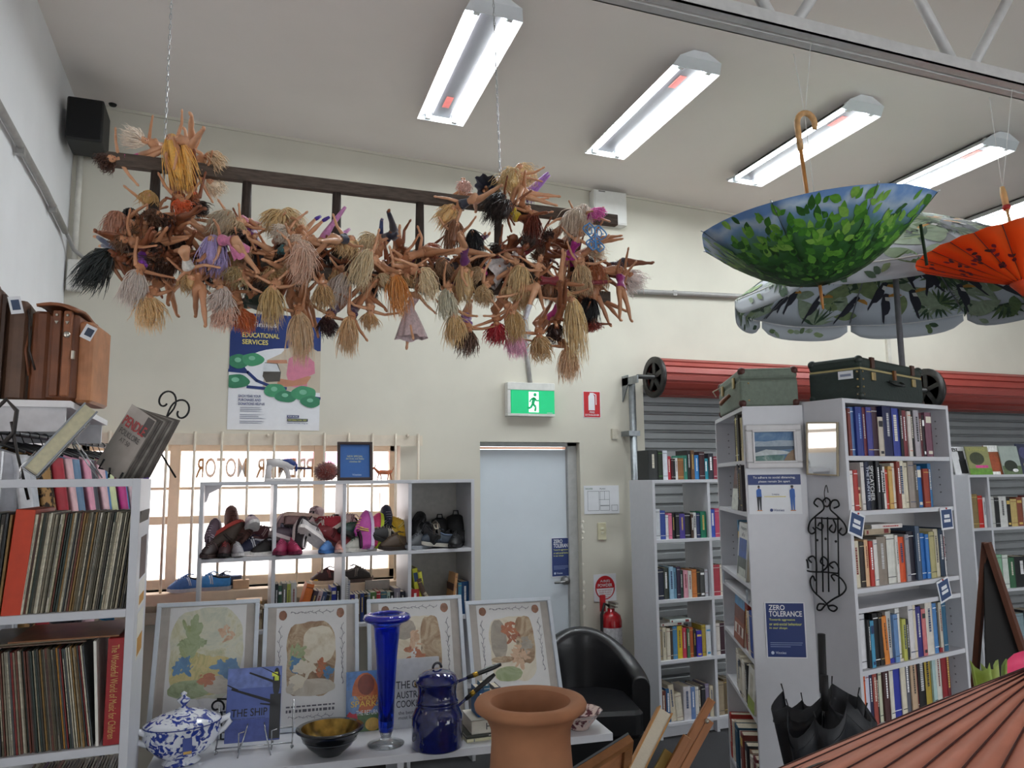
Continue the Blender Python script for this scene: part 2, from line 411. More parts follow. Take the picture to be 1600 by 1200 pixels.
part(MB().box(-.10, -.0, -.13, 0, zb-.44, zb-.40), 'strap', galv, t)
part(MB().box(-.19, -.14, -.02, 0, zb-.46, zb-.38), 'socket_plate', mat('c4beae', .5), t)
# ---- conduits
cond = mat('9d9b98', .45, .2, var=.08)
def pipe(name, pts, r, label, cat='conduit', m=None, clips=0):
    t = thing(name, label, cat, pts[0]); o = Vector(pts[0])
    part(MB().tube([Vector(p)-o for p in pts], r, 10), 'pipe', m or cond, t)
    for i in range(clips):
        p = Vector(pts[0]).lerp(Vector(pts[-1]), (i+.5)/clips)-o
        part(MB().box(p.x-.018, p.x+.018, p.y-.02, p.y+.02, p.z-.018, p.z+.026), 'clip', m or cond, t)
    return t
pipe('wall_conduit', [(LX+.03, 1.5, 3.48), (LX+.03, 3.2, 3.43), (LX+.03, 4.6, 3.38), (LX+.03, 5.2, 3.33)], .019, 'slim grey conduit running along the side wall towards the corner below the speaker', clips=5)
pipe('cable', [(LX+.03, 5.2, 3.34), (LX+.05, 5.38, 3.27), (LX+.14, WY-.02, 3.2), (LX+.3, WY-.02, 3.18)], .012, 'thin grey cable bending round the corner under the speaker', 'cable')
pipe('corner_conduit', [(LX+.05, WY-.03, 3.95), (LX+.05, WY-.03, 3.15)], .018, 'slim cream conduit running down the corner from the speaker', m=mat('d9d6cc', .5))
jb = onY(111, 432, WY)
solo(MB().rbox(-.045, .045, -.06, 0, -.1, .1, .012), 'junction_box', mat('dcdad4', .5), 'small white junction box low in the corner under the speaker', 'junction box', (LX+.06, WY, jb.z))
pl, pr_ = onY(985, 455, WY-.03), onY(1640, 492, WY-.03)
pipe('wall_conduit', [pl, onY(1160, 463, WY-.03), onY(1400, 478, WY-.03), pr_], .022, 'grey conduit crossing the back wall behind the hanging umbrellas', clips=6)
pv = [onY(821, 440, WY-.012), onY(822, 500, WY-.012), onY(824, 560, WY-.012), onY(829, 604, WY-.012)]
pipe('wall_conduit', pv, .018, 'grey conduit dropping down to the green exit sign', clips=1)
q0, q1 = onY(1388, 520, WY-.02), onY(1391, 570, WY-.02)
solo(MB().box(-.02, .02, -.025, 0, 0, q0.z-q1.z+.5), 'cable_duct', mat('c9c5ba', .6), 'flat cream cable duct above the dark green suitcase', 'cable duct', (q1.x, WY, q1.z-.1))
bx0, bx1 = onY(920, 300, WY), onY(972, 358, WY)
t = thing('wall_box', 'white square electrical box high on the wall behind the ladder end', 'electrical box', (bx0.x, WY, bx1.z))
part(MB().box(0, bx1.x-bx0.x, -.09, 0, 0, .28), 'case', mat('e4e4e0', .5, var=.02), t, .006)
part(MB().box(.01, bx1.x-bx0.x-.01, -.096, -.09, .01, .27), 'cover', mat('e4e4e0', .5, var=.02), t, .004)
part(MB().box(.04, .1, -.099, -.095, .262, .268), 'marking', mat('333333'), t)
# ceiling hook hole
cp = onZ(178, 169, ceil_z(-.75)); solo(MB().lathe([(.02, -.012), (.026, 0), (.001, 0)], 14), 'ceiling_plug', mat('151515', .6), 'small black round plug in the ceiling near the speaker', 'plug', (cp.x, min(cp.y, WY-.05), ceil_z(cp.x)))
# ---- loudspeaker in the corner
s0, s1 = onY(106, 156, 4.98), onY(161, 230, 4.98)
t = thing('loudspeaker', 'black box loudspeaker mounted high in the corner under the ceiling', 'speaker', (-.86, 4.98, s1.z))
part(MB().box(-.105, .095, 0, .27, .03, s0.z-s1.z+.03), 'cabinet', mat('131314', .55, var=.05), t, .012)
part(MB().box(-.097, .087, -.012, 0, .04, s0.z-s1.z+.018), 'grille_cloth', mat('0d0d0e', .9, var=.3, scale=300), t, .006)
part(MB().box(-.03, .03, .27, .47, .1, .16), 'wall_mount', mat('222222', .5), t)
# ---- roof truss
steel = mat('c9c8c6', .5, .1, var=.06)
trz = 3.47; ty = 2.2
t = thing('roof_truss', 'pale grey steel roof truss with slanting tube webs overhead', 'truss', (0, ty, trz))
x0, x1 = -.9, 9.8
part(MB().box(x0, x1, -.05, -.008, 0, .006).box(x0, x1, -.05, -.044, .0, .055), 'bottom_angle', steel, t)
part(MB().box(x0, x1, .008, .05, 0, .006).box(x0, x1, .044, .05, .0, .055), 'bottom_angle', steel, t)
part(MB().box(x0, x1, -.05, .05, .62, .70), 'top_chord', steel, t)
xs = 1.05; k = 0
while xs < 9:
    for (a, b) in ((xs, xs+.42), (xs+.88, xs+.5)):
        part(MB().tube([(a, 0, .03), (b, 0, .62)], .023, 10), 'web', steel, t)
    xs += .95
# ---- fluorescent battens
tube_m = mat('f4fbff', .3, var=0, emit=LAMP_EMIT, name='lit_tube')
tray_m = mat('e6ebee', .35, var=.02); red_tag = mat('a24a44', .6)
def batten(X, Y, L, rotz, label, n_tag, group=None):
    z = ceil_z(X)-.004
    t = thing('fluorescent_light', label, 'ceiling light', (X, Y, z), (0, 0.0325, rotz), group)
    h = .088; w = .155
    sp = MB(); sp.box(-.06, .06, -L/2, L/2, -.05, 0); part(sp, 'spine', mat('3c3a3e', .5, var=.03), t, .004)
    for s in (-1, 1):
        wg = MB(); th = .004
        pr = [(s*.05, -.012), (s*w, -h), (s*w, -h+th), (s*.05, -.008+th)]
        wg.prism(pr if s > 0 else pr[::-1], -L/2, L/2, lambda u, v, d: (u, d, v)); part(wg, 'reflector_wing', tray_m, t)
    for s in (-1, 1):
        en = MB(); en.prism([(-.05, 0), (.05, 0), (w, -h), (-w, -h)], s*L/2, s*L/2+s*.05, lambda u, v, d: (u*(.86 if d*s > L/2+.01 else 1), d, v*(.55 if d*s > L/2+.01 else 1)))
        part(en, 'end_cap', tray_m, t)
        for e in (-1, 1): part(MB().box(s*.088-.016, s*.088+.016, e*(L/2-.02)-.012, e*(L/2-.02)+.012, -.085, -.03), 'tube_holder', mat('dfe3e4', .5), t)
    for s in (-1, 1):
        part(MB().tube([(s*.088, -L/2+.03, -.058), (s*.088, L/2-.03, -.058)], .0135, 12), 'tube', tube_m, t)
    part(MB().box(-.022, .022, n_tag*L/2*.66-.07, n_tag*L/2*.66+.07, -.0515, -.05), 'sticker', red_tag, t)
    return t
cz = ceil_z(2.3)
rows = [(1.235, 4.02, 1), (2.47, 4.06, -1), (3.7, 4.08, -1), (4.93, 4.1, -1), (6.16, 4.14, -1)]
names = ['batten above the middle of the ladder, first from the speaker corner', 'batten second along from the speaker corner', 'batten behind the crook handle of the hanging umbrella', 'batten above the toucan umbrella, fourth along from the speaker corner', 'batten above the orange parasol, fifth along from the speaker corner']
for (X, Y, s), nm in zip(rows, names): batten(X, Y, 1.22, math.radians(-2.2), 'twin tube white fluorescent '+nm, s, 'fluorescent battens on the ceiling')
# ------------------------------------------------------------------ books
def frame_at(p, ang, z=0.0): return Matrix.Translation((p[0], p[1], z)) @ Matrix.Rotation(ang, 4, 'Z')
pages_m = mat('ddd4bf', .9, var=.12, scale=120, stretch=(1, 1, 30))
BOOKS = {'n': 0}
def book(M, th, h, d, hexs, label, group, rg, title=None, kind='book', face=False):
    """spine on -y, thickness along x from 0, standing on z=0"""
    acc = None
    if '/' in hexs: hexs, acc = hexs.split('/')
    c = MB(); b = .0018 if th > .008 else .001
    c.box(0, b, 0, d, 0, h).box(th-b, th, 0, d, 0, h)
    c.prism([(0, .003), (th*.12, 0), (th*.5, -.0016), (th*.88, 0), (th, .003), (th-b, .005), (b, .005)], 0, h, lambda u, v, w: (u, v, w))
    cov = part(c, kind, mat('#'+hexs, .5, var=.1, scale=40, spec=.4), None); cov.matrix_world = M
    tag(cov, label, 'book' if kind != 'record_sleeve' else 'record', group)
    part(MB().box(b, th-b, .005, d-.004, .003, h-.003), 'pages', pages_m, cov)
    rr = lin(hexrgb(hexs)); lum = .3*rr[0]+.6*rr[1]+.1*rr[2]
    if not acc: acc = rg.choice(['e8e2d0', 'd8b860', 'ffffff', 'c9c9c9']) if lum < .25 else rg.choice(['2a2a30', '7a2020', '25406a', '3a3a3a'])
    am = mat('#'+acc, .5, var=.05)
    if title:
        lettering(title, cov, am, (th*.22, -.0022, h*.9), (0, 0, -1), (1, 0, 0), w=h*.72, h=th*.56, name='title_lettering', weight=.01)
    elif th > .006:
        tb_ = MB(); y = -.0020
        st = rg.random()
        if st < .5:      # illegible upright title as short strokes
            z = h*.86; wd = th*(.2+.2*rg.random()); 
            while z > h*(.25+.2*rg.random()):
                s = .003+.006*rg.random(); tb_.quad((th*.5-wd/2, y, z-s), (th*.5+wd/2, y, z-s), (th*.5+wd/2, y, z), (th*.5-wd/2, y, z)); z -= s+.0018
        elif st < .6:
            a, e = h*(.72+.1*rg.random()), h*(.84+.08*rg.random()); tb_.quad((th*.12, y, a), (th*.88, y, a), (th*.88, y, e), (th*.12, y, e))
            tb_.quad((th*.2, y, h*.06), (th*.8, y, h*.06), (th*.8, y, h*.13), (th*.2, y, h*.13))
        else:
            for q in (.9, .12): tb_.quad((th*.06, y, h*q), (th*.94, y, h*q), (th*.94, y, h*(q+.014)), (th*.06, y, h*(q+.014)))
        part(tb_, 'title_lettering', am, cov)
    return cov
def row(Mx, x0, x1, y, z, Hm, spec, where, group, seed=1, depth=.13, kind='book', gap=.0006, titles=None, kindword='book'):
    """spec 'w h hex' ; w are relative widths that fill x0..x1, h a share of Hm, '<'/'>' leans"""
    rg = rng(seed); it = []
    for s in spec.split(';'):
        q = s.split(); lean = 0
        if len(q) > 3: lean = float(q[3])
        it.append((float(q[0]), float(q[1]), q[2], lean))
    tot = sum(i[0] for i in it); sc = (x1-x0)/tot; x = x0
    for i, (w, h, hx, lean) in enumerate(it):
        th = max(.004, w*sc-gap); hh = Hm*h*(1-.02*rg.random())
        M = Mx @ Matrix.Translation((x, y+rg.random()*.012, z+.0005)) @ (Matrix.Translation((th if lean > 0 else 0, 0, 0)) @ Matrix.Rotation(math.radians(lean), 4, 'Y') @ Matrix.Translation((-th if lean > 0 else 0, 0, 0)))
        d = depth*(.9+.15*rg.random())
        book(M, th, hh, d, hx, '%s %s, %s %s' % (colour_word(hx.split('/')[0]), kindword, ordinal(i+1), where), group, rg, (titles or {}).get(i), kind)
        x += w*sc
def flat_book(Mx, x, y, z, w, d, th, hexs, label, group, rz=0, seed=3):
    """book lying flat: spine towards -y"""
    M = Mx @ Matrix.Translation((x, y, z+.0005)) @ Matrix.Rotation(rz, 4, 'Z') @ Matrix.Translation((0, 0, th)) @ Matrix.Rotation(PI/2, 4, 'Y')
    return book(M, th, w, d, hexs, label, group, rng(seed))
def face_book(Mx, x, y, z, w, h, th, hexs, label, group=None, tilt=0.0, rz=0.0, blocks=(), texts=(), kind='book', cat='book'):
    """cover towards -y; blocks (u0,v0,u1,v1,hex) printed patches; texts (str,u,v,w,h,hex)"""
    t = thing(kind, label, cat, (0, 0, 0), group=group)
    t.matrix_world = Mx @ Matrix.Translation((x, y, z+.0006)) @ Matrix.Rotation(rz, 4, 'Z') @ Matrix.Rotation(-tilt, 4, 'X')
    cm = mat('#'+hexs, .4, var=.08, scale=30)
    part(MB().box(0, w, 0, .002, 0, h).box(0, w, th-.002, th, 0, h).box(0, .002, 0, th, 0, h), 'cover', cm, t)
    part(MB().box(.002, w-.003, .002, th-.002, .003, h-.003), 'pages', pages_m, t)
    for k, bl in enumerate(blocks):
        u0, v0, u1, v1, hx = bl[:5]; e = -.0005-.0002*k
        if len(bl) > 5:
            n = 18; ps = [(w*((u0+u1)/2+(u1-u0)/2*math.cos(2*PI*i/n)), h*((v0+v1)/2+(v1-v0)/2*math.sin(2*PI*i/n))) for i in range(n)]
            g = MB(); g._add([(a, e, b) for a, b in ps], [tuple(range(n))]); part(g, 'cover_print', mat('#'+hx, .4, var=.2, scale=40), t)
        else: part(MB().quad((u0*w, e, v0*h), (u1*w, e, v0*h), (u1*w, e, v1*h), (u0*w, e, v1*h)), 'cover_print', mat('#'+hx, .4, var=.25, scale=35), t)
    for (s, u, v, tw, thh, hx) in texts:
        lettering(s, t, mat('#'+hx, .5, var=0), (u*w, -.0018, v*h), (1, 0, 0), (0, 0, 1), w=tw*w, h=thh*h, weight=.008)
    return t

# ------------------------------------------------------------------ bookcase carcasses
def case(name, label, p, ang, W, D, tops, cols=(), top=None, t=.018, back=None, bot=0.0, group=None, kick=None, thick=None, m=None):
    """tops: list of shelf top heights; top: overall height"""
    m = m or white_board
    o = thing(name, label, 'bookcase', (p[0], p[1], 0), (0, 0, ang), group)
    part(MB().box(0, t, 0, D, bot, top), 'side_panel', m, o, .0012); part(MB().box(W-t, W, 0, D, bot, top), 'side_panel', m, o, .0012)
    part(MB().box(t, W-t, 0, D, top-t, top), 'top_board', m, o, .0012)
    for z in tops: part(MB().box(t, W-t, .002, D-.002, z-(thick or t), z), 'shelf', m, o, .0012)
    for c in cols:
        part(MB().box(c-t/2, c+t/2, .003, D-.003, bot, top-t), 'divider', m, o, .0012)
    if back: part(MB().box(t, W-t, D-.006, D-.001, bot, top-t), 'back_panel', back, o)
    return o
def zpx(x, y, Y): return onY(x, y, Y).z
# ---- tall corner bookcase with its open side to the viewer
RA = math.radians(11); RP = (2.215, 2.285); RW, RD, RH = .735, .185, 2.08
RM = frame_at(RP, RA)
def zr(y): return onY(1322+(y-622)*.066, y, RP[1]).z
rz = [zr(712), zr(799), zr(921), zr(1050), zr(1141)]
holes_m = mat('8c8c90', .8)
rc = case('bookcase', 'tall white bookcase packed with novels, dark green suitcase on top', RP, RA, RW, RD, rz+[zr(952), .45, .10], top=RH, back=mat('c9c6c6', .5, var=.02))
for zc in rz+[RH-.05]:
    for q in range(4): part(MB().lathe([(.0035, 0), (.0035, .002), (.001, .002)], 8, m=Matrix.Translation((RW-.0185, .05, zc+.06+.032*q)) @ Matrix.Rotation(-PI/2, 4, 'Y')), 'pin_hole', holes_m, rc) if zc < RH-.1 else None
XL, XR = .02, RW-.02
R1 = '30 .88 8a8684;20 .9 7a3b34;35 .95 5a78a8;48 .95 2f3f8a/7fa0d8;30 .95 6a2a34;42 .95 4a4a90;48 .97 3d2230;38 .78 c8beb0;70 1 22264f;66 .98 3d4a9c;22 .97 17161c;34 .95 7a3038;28 .93 d8cfc8/d0602c;24 .95 1a1a1e;44 .95 b0aab0;28 .9 5a1c24;22 .86 2a2228;56 .93 7a5060'
row(RM, XL, XL+(XR-XL)*.88, .012, rz[0], .205, R1, 'along the top shelf of the tall corner bookcase', 'novels on the top shelf of the tall bookcase', 11)
R2 = '30 .82 e0d4d4;24 .78 e8e4e0;34 .78 b03a34;26 .45 d0bc98;28 .94 d8d4d0;36 .94 1c2440/c8d0e0;58 .96 14161c/d8d8d8;30 .97 2c2c30;20 .9 17181c;32 .85 e0dcd8;20 .8 c03a2c;34 .86 d0a860;32 .93 e0d8c8;30 .95 8a3a30;52 1 e4ddc8;28 .93 d8d0b8;56 .97 9a9088;26 .9 5a5248;42 .86 2f6aa8;54 .8 9a3c2a;30 .92 2a6a9a'
row(RM, XL, XL+(XR-XL)*.83, .012, rz[1], .20, R2, 'along the second shelf of the tall corner bookcase', 'novels on the second shelf of the tall bookcase', 12, titles={5: 'THE HUNTER', 6: 'SPYCATCHER'})
R3 = '20 .8 b8c4d0;40 .82 d8cfb8;34 .8 2c2420/d8c8a0;26 .82 e0b890;26 .8 b83830;26 .82 e0dcd8;70 .86 8f8478;72 .88 d8d8d0;20 .86 dedad4;44 .82 d8582c;30 .86 9a9aa0;54 .92 262230;36 1 4a5a70;46 .86 2a6ab0/f0f0f0;28 .84 3a7ac0;46 .88 b0a878;38 .92 c8c0a8/2c2c30;40 .94 20344a;18 .9 d8d8d8'
row(RM, XL, XL+(XR-XL)*.93, .012, rz[2], .215, R3, 'along the third shelf of the tall corner bookcase', 'novels on the third shelf of the tall bookcase', 13)
R4 = '26 .93 2a6a70;52 .95 dcdce0;20 .85 1c1c20;28 .83 4a9ac0;44 .95 1c1c1e;34 .93 2a2420/c8a860;40 .86 e08a3c -3;40 .93 c8c8c4;36 .87 6a90c0;36 .95 e0e0dc;30 .76 c0c060;24 .74 1f1f1f;44 1 d8d4d4;24 .98 d8ccb4;50 .93 34307a;36 .88 d0787a;62 1 d8d2c8;36 .95 4a80b8;22 .86 2a2020;26 .95 c8c0b0;40 .96 2a6080'
row(RM, XL, XL+(XR-XL)*.86, .012, rz[3], .21, R4, 'along the fourth shelf of the tall corner bookcase', 'novels on the fourth shelf of the tall bookcase', 14)
R5 = '28 .84 d8622c;26 .87 d0d0e0;26 .9 25284a;30 .88 a04a40;22 .82 1c1c1c;26 .85 cfd0b8;40 .9 4a2a2c;28 .9 dcd8cc;58 1 2f3a9c/d8dcf0;36 .96 d8d0bc;38 .95 5a5c66;44 .95 c0a488;20 .92 6a2830;56 1 1a1818;52 .98 b0983c;28 .95 a8c4c4;44 .96 d0d0c8;42 1 8a2028;30 .98 6a1c24'
row(RM, XL, XL+(XR-XL)*.86, .012, rz[4], .225, R5, 'along the fifth shelf of the tall corner bookcase', 'novels on the fifth shelf of the tall bookcase', 15)
zz = rz[2]+.215*.9
flat_book(RM, .03, .02, zz, .11, .12, .02, 'cfc6b4', 'cream book lying flat at the panel end of the third shelf', 'books lying on top of the third shelf row')
flat_book(RM, .10, .01, zz+.0, .18, .12, .022, 'b4a48c', 'tan book lying flat under a white one on the third shelf', 'books lying on top of the third shelf row', .05)
flat_book(RM, .14, .006, zz+.023, .17, .12, .016, 'd8d4d0/b83a3a', 'white book with red lettering lying topmost on the third shelf', 'books lying on top of the third shelf row', -.12)
# price tickets hung on the shelf edges
tick_b = mat('2a4470', .5, var=.03); tick_w = mat('e4e6ea', .5, var=.02)
def ticket(M, label, tilt):
    t = thing('shelf_ticket', label, 'ticket', group='blue shelf tickets'); t.matrix_world = M @ Matrix.Rotation(tilt, 4, 'Y')
    part(MB().box(-.045, .045, -.0016, 0, -.09, 0), 'card', tick_w, t); part(MB().box(-.038, .038, -.0022, -.0016, -.082, -.008), 'blue_print', tick_b, t)
    part(MB().box(-.02, .02, -.0026, -.0022, -.042, -.028).box(-.024, .024, -.0026, -.0022, -.06, -.048), 'lettering', tick_w, t)
    part(MB().ball((0, -.003, -.003), .004, 6, 4), 'pin', mat('c83a3a', .4), t)
ticket(RM @ Matrix.Translation((.045, -.004, rz[1]-.006)), 'blue ticket tilted at the panel end of the second shelf edge', math.radians(18))
ticket(RM @ Matrix.Translation((RW-.09, -.004, rz[1]-.004)), 'blue ticket hanging straight at the far end of the second shelf edge', math.radians(-2))
ticket(RM @ Matrix.Translation((RW-.16, -.004, rz[2]-.004)), 'blue ticket tilted over the empty strip below the third shelf', math.radians(-14))
# ---- matching bookcase turned the other way, its shelves towards the door
LB = Vector((1.965, 2.565)); LS = Vector((2.165, 2.462)); LF = Vector((2.315, 3.245))
LA = math.atan2(LF.y-LB.y, LF.x-LB.x); LW = (LF-LB).length; LD = .236; LH = 2.068
# local frame: x from the far end to the near end so that y points into the case
LM = frame_at((LF.x, LF.y), LA+PI)
def zl(y): return onY(1160+(y-634)*.05, y, LB.y).z
lz = [zl(719), zl(801), zl(916), zl(1034), zl(1128)]
lc = case('bookcase', 'white bookcase turned towards the door, light green suitcase on top', (LF.x, LF.y), LA+PI, LW, LD, lz+[zl(944), .47, .12], top=LH, back=mat('c9c6c6', .5, var=.02))
for zc in lz[:4]:
    for q in range(4): part(MB().lathe([(.0035, 0), (.0035, .002), (.001, .002)], 8, m=Matrix.Translation((.0185, .06, zc+.05+.032*q)) @ Matrix.Rotation(PI/2, 4, 'Y')), 'pin_hole', holes_m, lc)
N = LW-.02
row(LM, N-.24, N-.06, .0, lz[0], .2, '24 1 2a2622;26 .95 e0d48a/3a3020;26 .98 2a2420;24 .9 cfc49a', 'along the top shelf facing the door', 'books on the shelves facing the door', 21)
face_book(LM, N-.36, .0, lz[1], .16, .22, .02, '3a1c1c', 'dark red book with pale lower half, cover out, second shelf facing the door', 'books on the shelves facing the door', .12, 0, [(0, 0, 1, .42, 'c9cdc4'), (.1, .5, .9, .95, '5a2820')])
row(LM, N-.19, N-.08, .0, lz[1], .2, '26 1 26242a;24 .92 1c1a1e;24 .98 4a4448', 'along the second shelf facing the door', 'books on the shelves facing the door', 22)
row(LM, N-.42, N-.33, .02, lz[2], .24, '20 1 6a9ab8;20 .9 4a80b0;20 .96 23262c', 'along the third shelf facing the door', 'books on the shelves facing the door', 23)
face_book(LM, N-.31, .0, lz[2], .22, .235, .03, 'd4d6d2', 'white history book with blue picture, cover out on the third shelf facing the door', 'books on the shelves facing the door', .1, 0, [(.12, .36, .9, .72, '2c4f9a'), (.05, .06, .95, .38, '4a524c'), (.2, .06, .9, .2, 'b8bcb4')], [('History', .25, .86, .6, .08, '20242c'), ('of a', .4, .76, .3, .07, '20242c')])
face_book(LM, N-.46, .0, lz[3], .24, .21, .03, '8a4428', 'red brown book with pale panel, cover out on the fourth shelf facing the door', 'books on the shelves facing the door', .08, 0, [(0, .72, 1, 1, '4a8ab8'), (0, .45, 1, .72, '6a3424'), (.1, .16, .95, .36, 'd8d4cc'), (.3, .17, .5, .35, '8a4428'), (.6, .17, .8, .35, '6a3020')])
row(LM, N-.2, N-.02, .0, lz[3], .2, '34 1 8a2a24;26 .86 d8d0c4;30 .9 2a4a9a', 'along the fourth shelf facing the door', 'books on the shelves facing the door', 24)
row(LM, N-.5, N-.2, .0, lz[4], .17, '40 1 d0ccc0;40 .92 dcd8cc;34 1 cfc9b8;40 .96 d8d4c8;24 .95 2a2a2a', 'along the fifth shelf facing the door', 'books on the shelves facing the door', 25)
face_book(LM, N-.19, .0, lz[4], .14, .17, .015, 'd4d4cc', 'pale book with green base, cover out on the fifth shelf facing the door', 'books on the shelves facing the door', .08, 0, [(0, 0, 1, .3, '8a9a4a'), (.3, .3, .7, .85, 'b8b4a4')])
row(LM, .03, N, .0, .47, .2, '34 1 a8332c;30 .9 d8d0c0;50 .96 c8bca8;60 .98 204860;40 .93 d8d8d4;46 1 7a3a34;36 .9 cfc4ac;44 .97 2c3038;40 .92 8a6a54;30 .9 d8d4c8;46 .95 6a2a30;30 .9 b8b0a0;40 .9 3a3430', 'along the sixth shelf facing the door', 'books on the shelves facing the door', 26, depth=.15)
for zc, xx in ((lz[2]-.045, .08), (lz[2]-.05, N-.06)):
    t = thing('shelf_ticket', 'small grey ticket on the shelf edge facing the door, %s end' % ('window' if xx < .2 else 'umbrella'), 'ticket'); t.matrix_world = LM @ Matrix.Translation((xx, -.002, zc))
    part(MB().box(-.02, .02, -.0015, 0, -.03, .025), 'card', mat('a9b3bd', .5), t); part(MB().box(-.015, .015, -.002, -.0015, -.02, .015), 'print', mat('8a96a2', .5), t)
# ---- narrow cube bookcase by the door
GP = (2.855, 4.78)
GM = frame_at(GP, 0)
def zg_(y): return onY(1024, y, GP[1]).z
gz = [zg_(844), zg_(939), zg_(1035), zg_(1134)]
GT = zg_(750)
gc = case('bookcase', 'white two column cube bookcase beside the door in front of the roller door', GP, 0, .95, .33, gz, cols=(.475,), top=GT, t=.022)
row(GM, -.02+.03, .62, .06, GT, .215, '72 1 2a2c2c;34 1 1c2618/58a040;36 1 d8dce4/30343c;26 .8 b02838;15 .72 401820;15 .72 17171a;17 .74 d8d8d8;48 .73 8a5a30;28 .84 2f7a68;26 1 1c1a1c;26 1 6a4a30;34 .85 2a7ab8;42 .97 3a1c22;32 .72 1f8a9a;40 .9 2a2a34;40 .8 8a3040', 'along the top of the cube bookcase', 'books on top of the cube bookcase', 31, depth=.16)
c1, c2, c3, c4 = .03, .455, .497, .93
row(GM, c1, c2, .02, gz[0], .215, '30 1 d8dce0/1a1a1a;36 .95 2f4a9a;20 .8 e8e8ea;22 .86 e07a9a;20 .84 1c1a1e;24 .83 202024;36 .82 4a3a90;40 .84 1a1a1e;16 .8 4a3428;20 .85 e2e2e0;24 .84 22305a;38 .88 117a5a', 'along the first tier by the door, cube bookcase', 'books in the cube bookcase', 32)
row(GM, c3, c4, .02, gz[0], .215, '22 .95 3a5ac0;24 .97 c04a6a;26 .55 e8b820;20 .9 7a2a30;20 .8 b89878;30 .9 3a3a44;30 .86 d8d4cc;30 .9 5a2a2a;40 .8 2a4a5a', 'along the first tier behind the tall bookcase, cube bookcase', 'books in the cube bookcase', 33)
row(GM, c1, c2, .02, gz[1], .225, '40 .95 1c2238;32 .97 3a4038;26 1 9ac0d8;20 .95 6a98b0;22 1 35203c;20 .86 26403a;28 .86 d89aa8;22 .84 d8d8d0;30 .87 c87838;22 .86 2a221c;30 .87 4a4a4a;22 .85 c0c0c8', 'along the second tier by the door, cube bookcase', 'books in the cube bookcase', 34)
row(GM, c3, c4, .02, gz[1], .22, '34 1 b03a48/e8e4e0;20 .98 e0d8c8;28 .96 d8ccb4;30 .9 8a7a64;40 .95 2a3444;40 .9 b8b0a4;40 .9 5a3434', 'along the second tier behind the tall bookcase, cube bookcase', 'books in the cube bookcase', 35)
row(GM, c1, c2, .02, gz[2], .225, '24 1 a8987c;26 .98 d0c8b0;26 .96 d8d0bc/8a3030;20 .98 4a3a2c;32 1 4a86b0;36 1 d8b828;30 .92 c83850;20 .9 4a7a5a;28 .93 b85a2a;20 .85 1c1a1c;40 .8 3a2aa0;30 .97 b09838;36 .95 d8dce0/3a90c0', 'along the third tier by the door, cube bookcase', 'books in the cube bookcase', 36)
flat_book(GM, .05, .03, gz[2]+.228, .19, .13, .02, 'd8d4cc', 'cream book lying flat on the third tier books, cube bookcase', 'books in the cube bookcase', .05)
flat_book(GM, .12, .02, gz[2]+.249, .16, .13, .022, 'd0dcd8', 'pale teal book lying topmost on the third tier, cube bookcase', 'books in the cube bookcase', -.1)
row(GM, c3, c4, .02, gz[2], .225, '16 .98 d8d0c8;32 .97 3a1c28;20 .93 2a4448;26 .9 a0c0b8;24 .9 8a7868;40 .9 d0c8b8;40 .9 5a4a3a', 'along the third tier behind the tall bookcase, cube bookcase', 'books in the cube bookcase', 37)
row(GM, c1, c2, .02, gz[3], .25, '36 .86 6a3428;38 .9 2a5a8a;42 1 d0c4ac -5;50 .72 d8d0bc -6;56 .9 d0ccd0;34 .87 6a86b8;28 .86 dcd8d0;22 .88 5a5048;32 .86 2a2a30;32 .9 8a7f98;28 .85 cfc4ac', 'along the bottom tier by the door, cube bookcase', 'books in the cube bookcase', 38, depth=.16)
row(GM, c3, c4, .02, gz[3], .24, '30 .95 a09078;30 1 6a5a40;36 .95 d8d4cc;40 .86 8a7a64;40 .9 3a3430;40 .95 b8a888;40 .8 5a3a34', 'along the bottom tier behind the tall bookcase, cube bookcase', 'books in the cube bookcase', 39, depth=.16)
part(MB().box(.022, .928, .05, .06, 0, gz[3]-.022), 'kick_board', white_board, gc)
# ---- cube shelf with shoes in front of the window
CY = 4.9; CM = frame_at((-.135, CY), 0); CX = -.135
cols = [onY(p, y, CY).x-CX for p, y in ((431, 757), (539, 754), (641, 752))]
CW = onY(741, 752, CY).x-CX; CD = .36; CT = 1.79
cz1 = onY(530, 865, CY).z; cz2 = cz1-.43
cc = case('cube_shelf', 'white open backed four column cube shelf in front of the window, shoes on it', (CX, CY), 0, CW, CD, [cz1, cz2, cz2-.44], cols=cols, top=CT, t=.022)
part(MB().prism([(0, 0), (.10, 0), (.085, -.02), (.025, -.05), (.012, -.1), (0, -.11)], 0, .012, lambda u, v, d: (.022+u, CD-.02+d, CT-.022+v)), 'corner_bracket', white_board, cc)
part(MB().box(cols[2]+.011, CW-.022, CD-.006, CD-.001, 0, CT-.022), 'back_panel', mat('b3b0aa', .6), cc)
e = .02
row(CM, e+.02, e+.17, .05, cz2, .2, '24 .5 d8c8a8 40;24 .6 c8a888 38;26 .65 4a5a78 36;26 .68 6a7a98 34;26 .7 3a3c50 32', 'leaning in the first column under the shoes', 'books on the lower tier of the shoe shelf', 41, depth=.16)
for i, (hx, dz) in enumerate((('c9a06a', 0), ('5a4a80', .018), ('e0d8c8', .036), ('8a3a3a', .054), ('d8d0b8', .072), ('e0b070', .09))):
    flat_book(CM, .20+.01*(i % 3), .05, cz2+.06+dz, .15, .16, .017, hx, '%s book, %s up in the flat pile under the shoes' % (colour_word(hx), ordinal(i+1)), 'books on the lower tier of the shoe shelf', -.1+.06*(i % 2), 50+i)
flat_book(CM, .20, .05, cz2, .17, .16, .058, 'c8b898', 'thick tan book at the foot of the flat pile under the shoes', 'books on the lower tier of the shoe shelf')
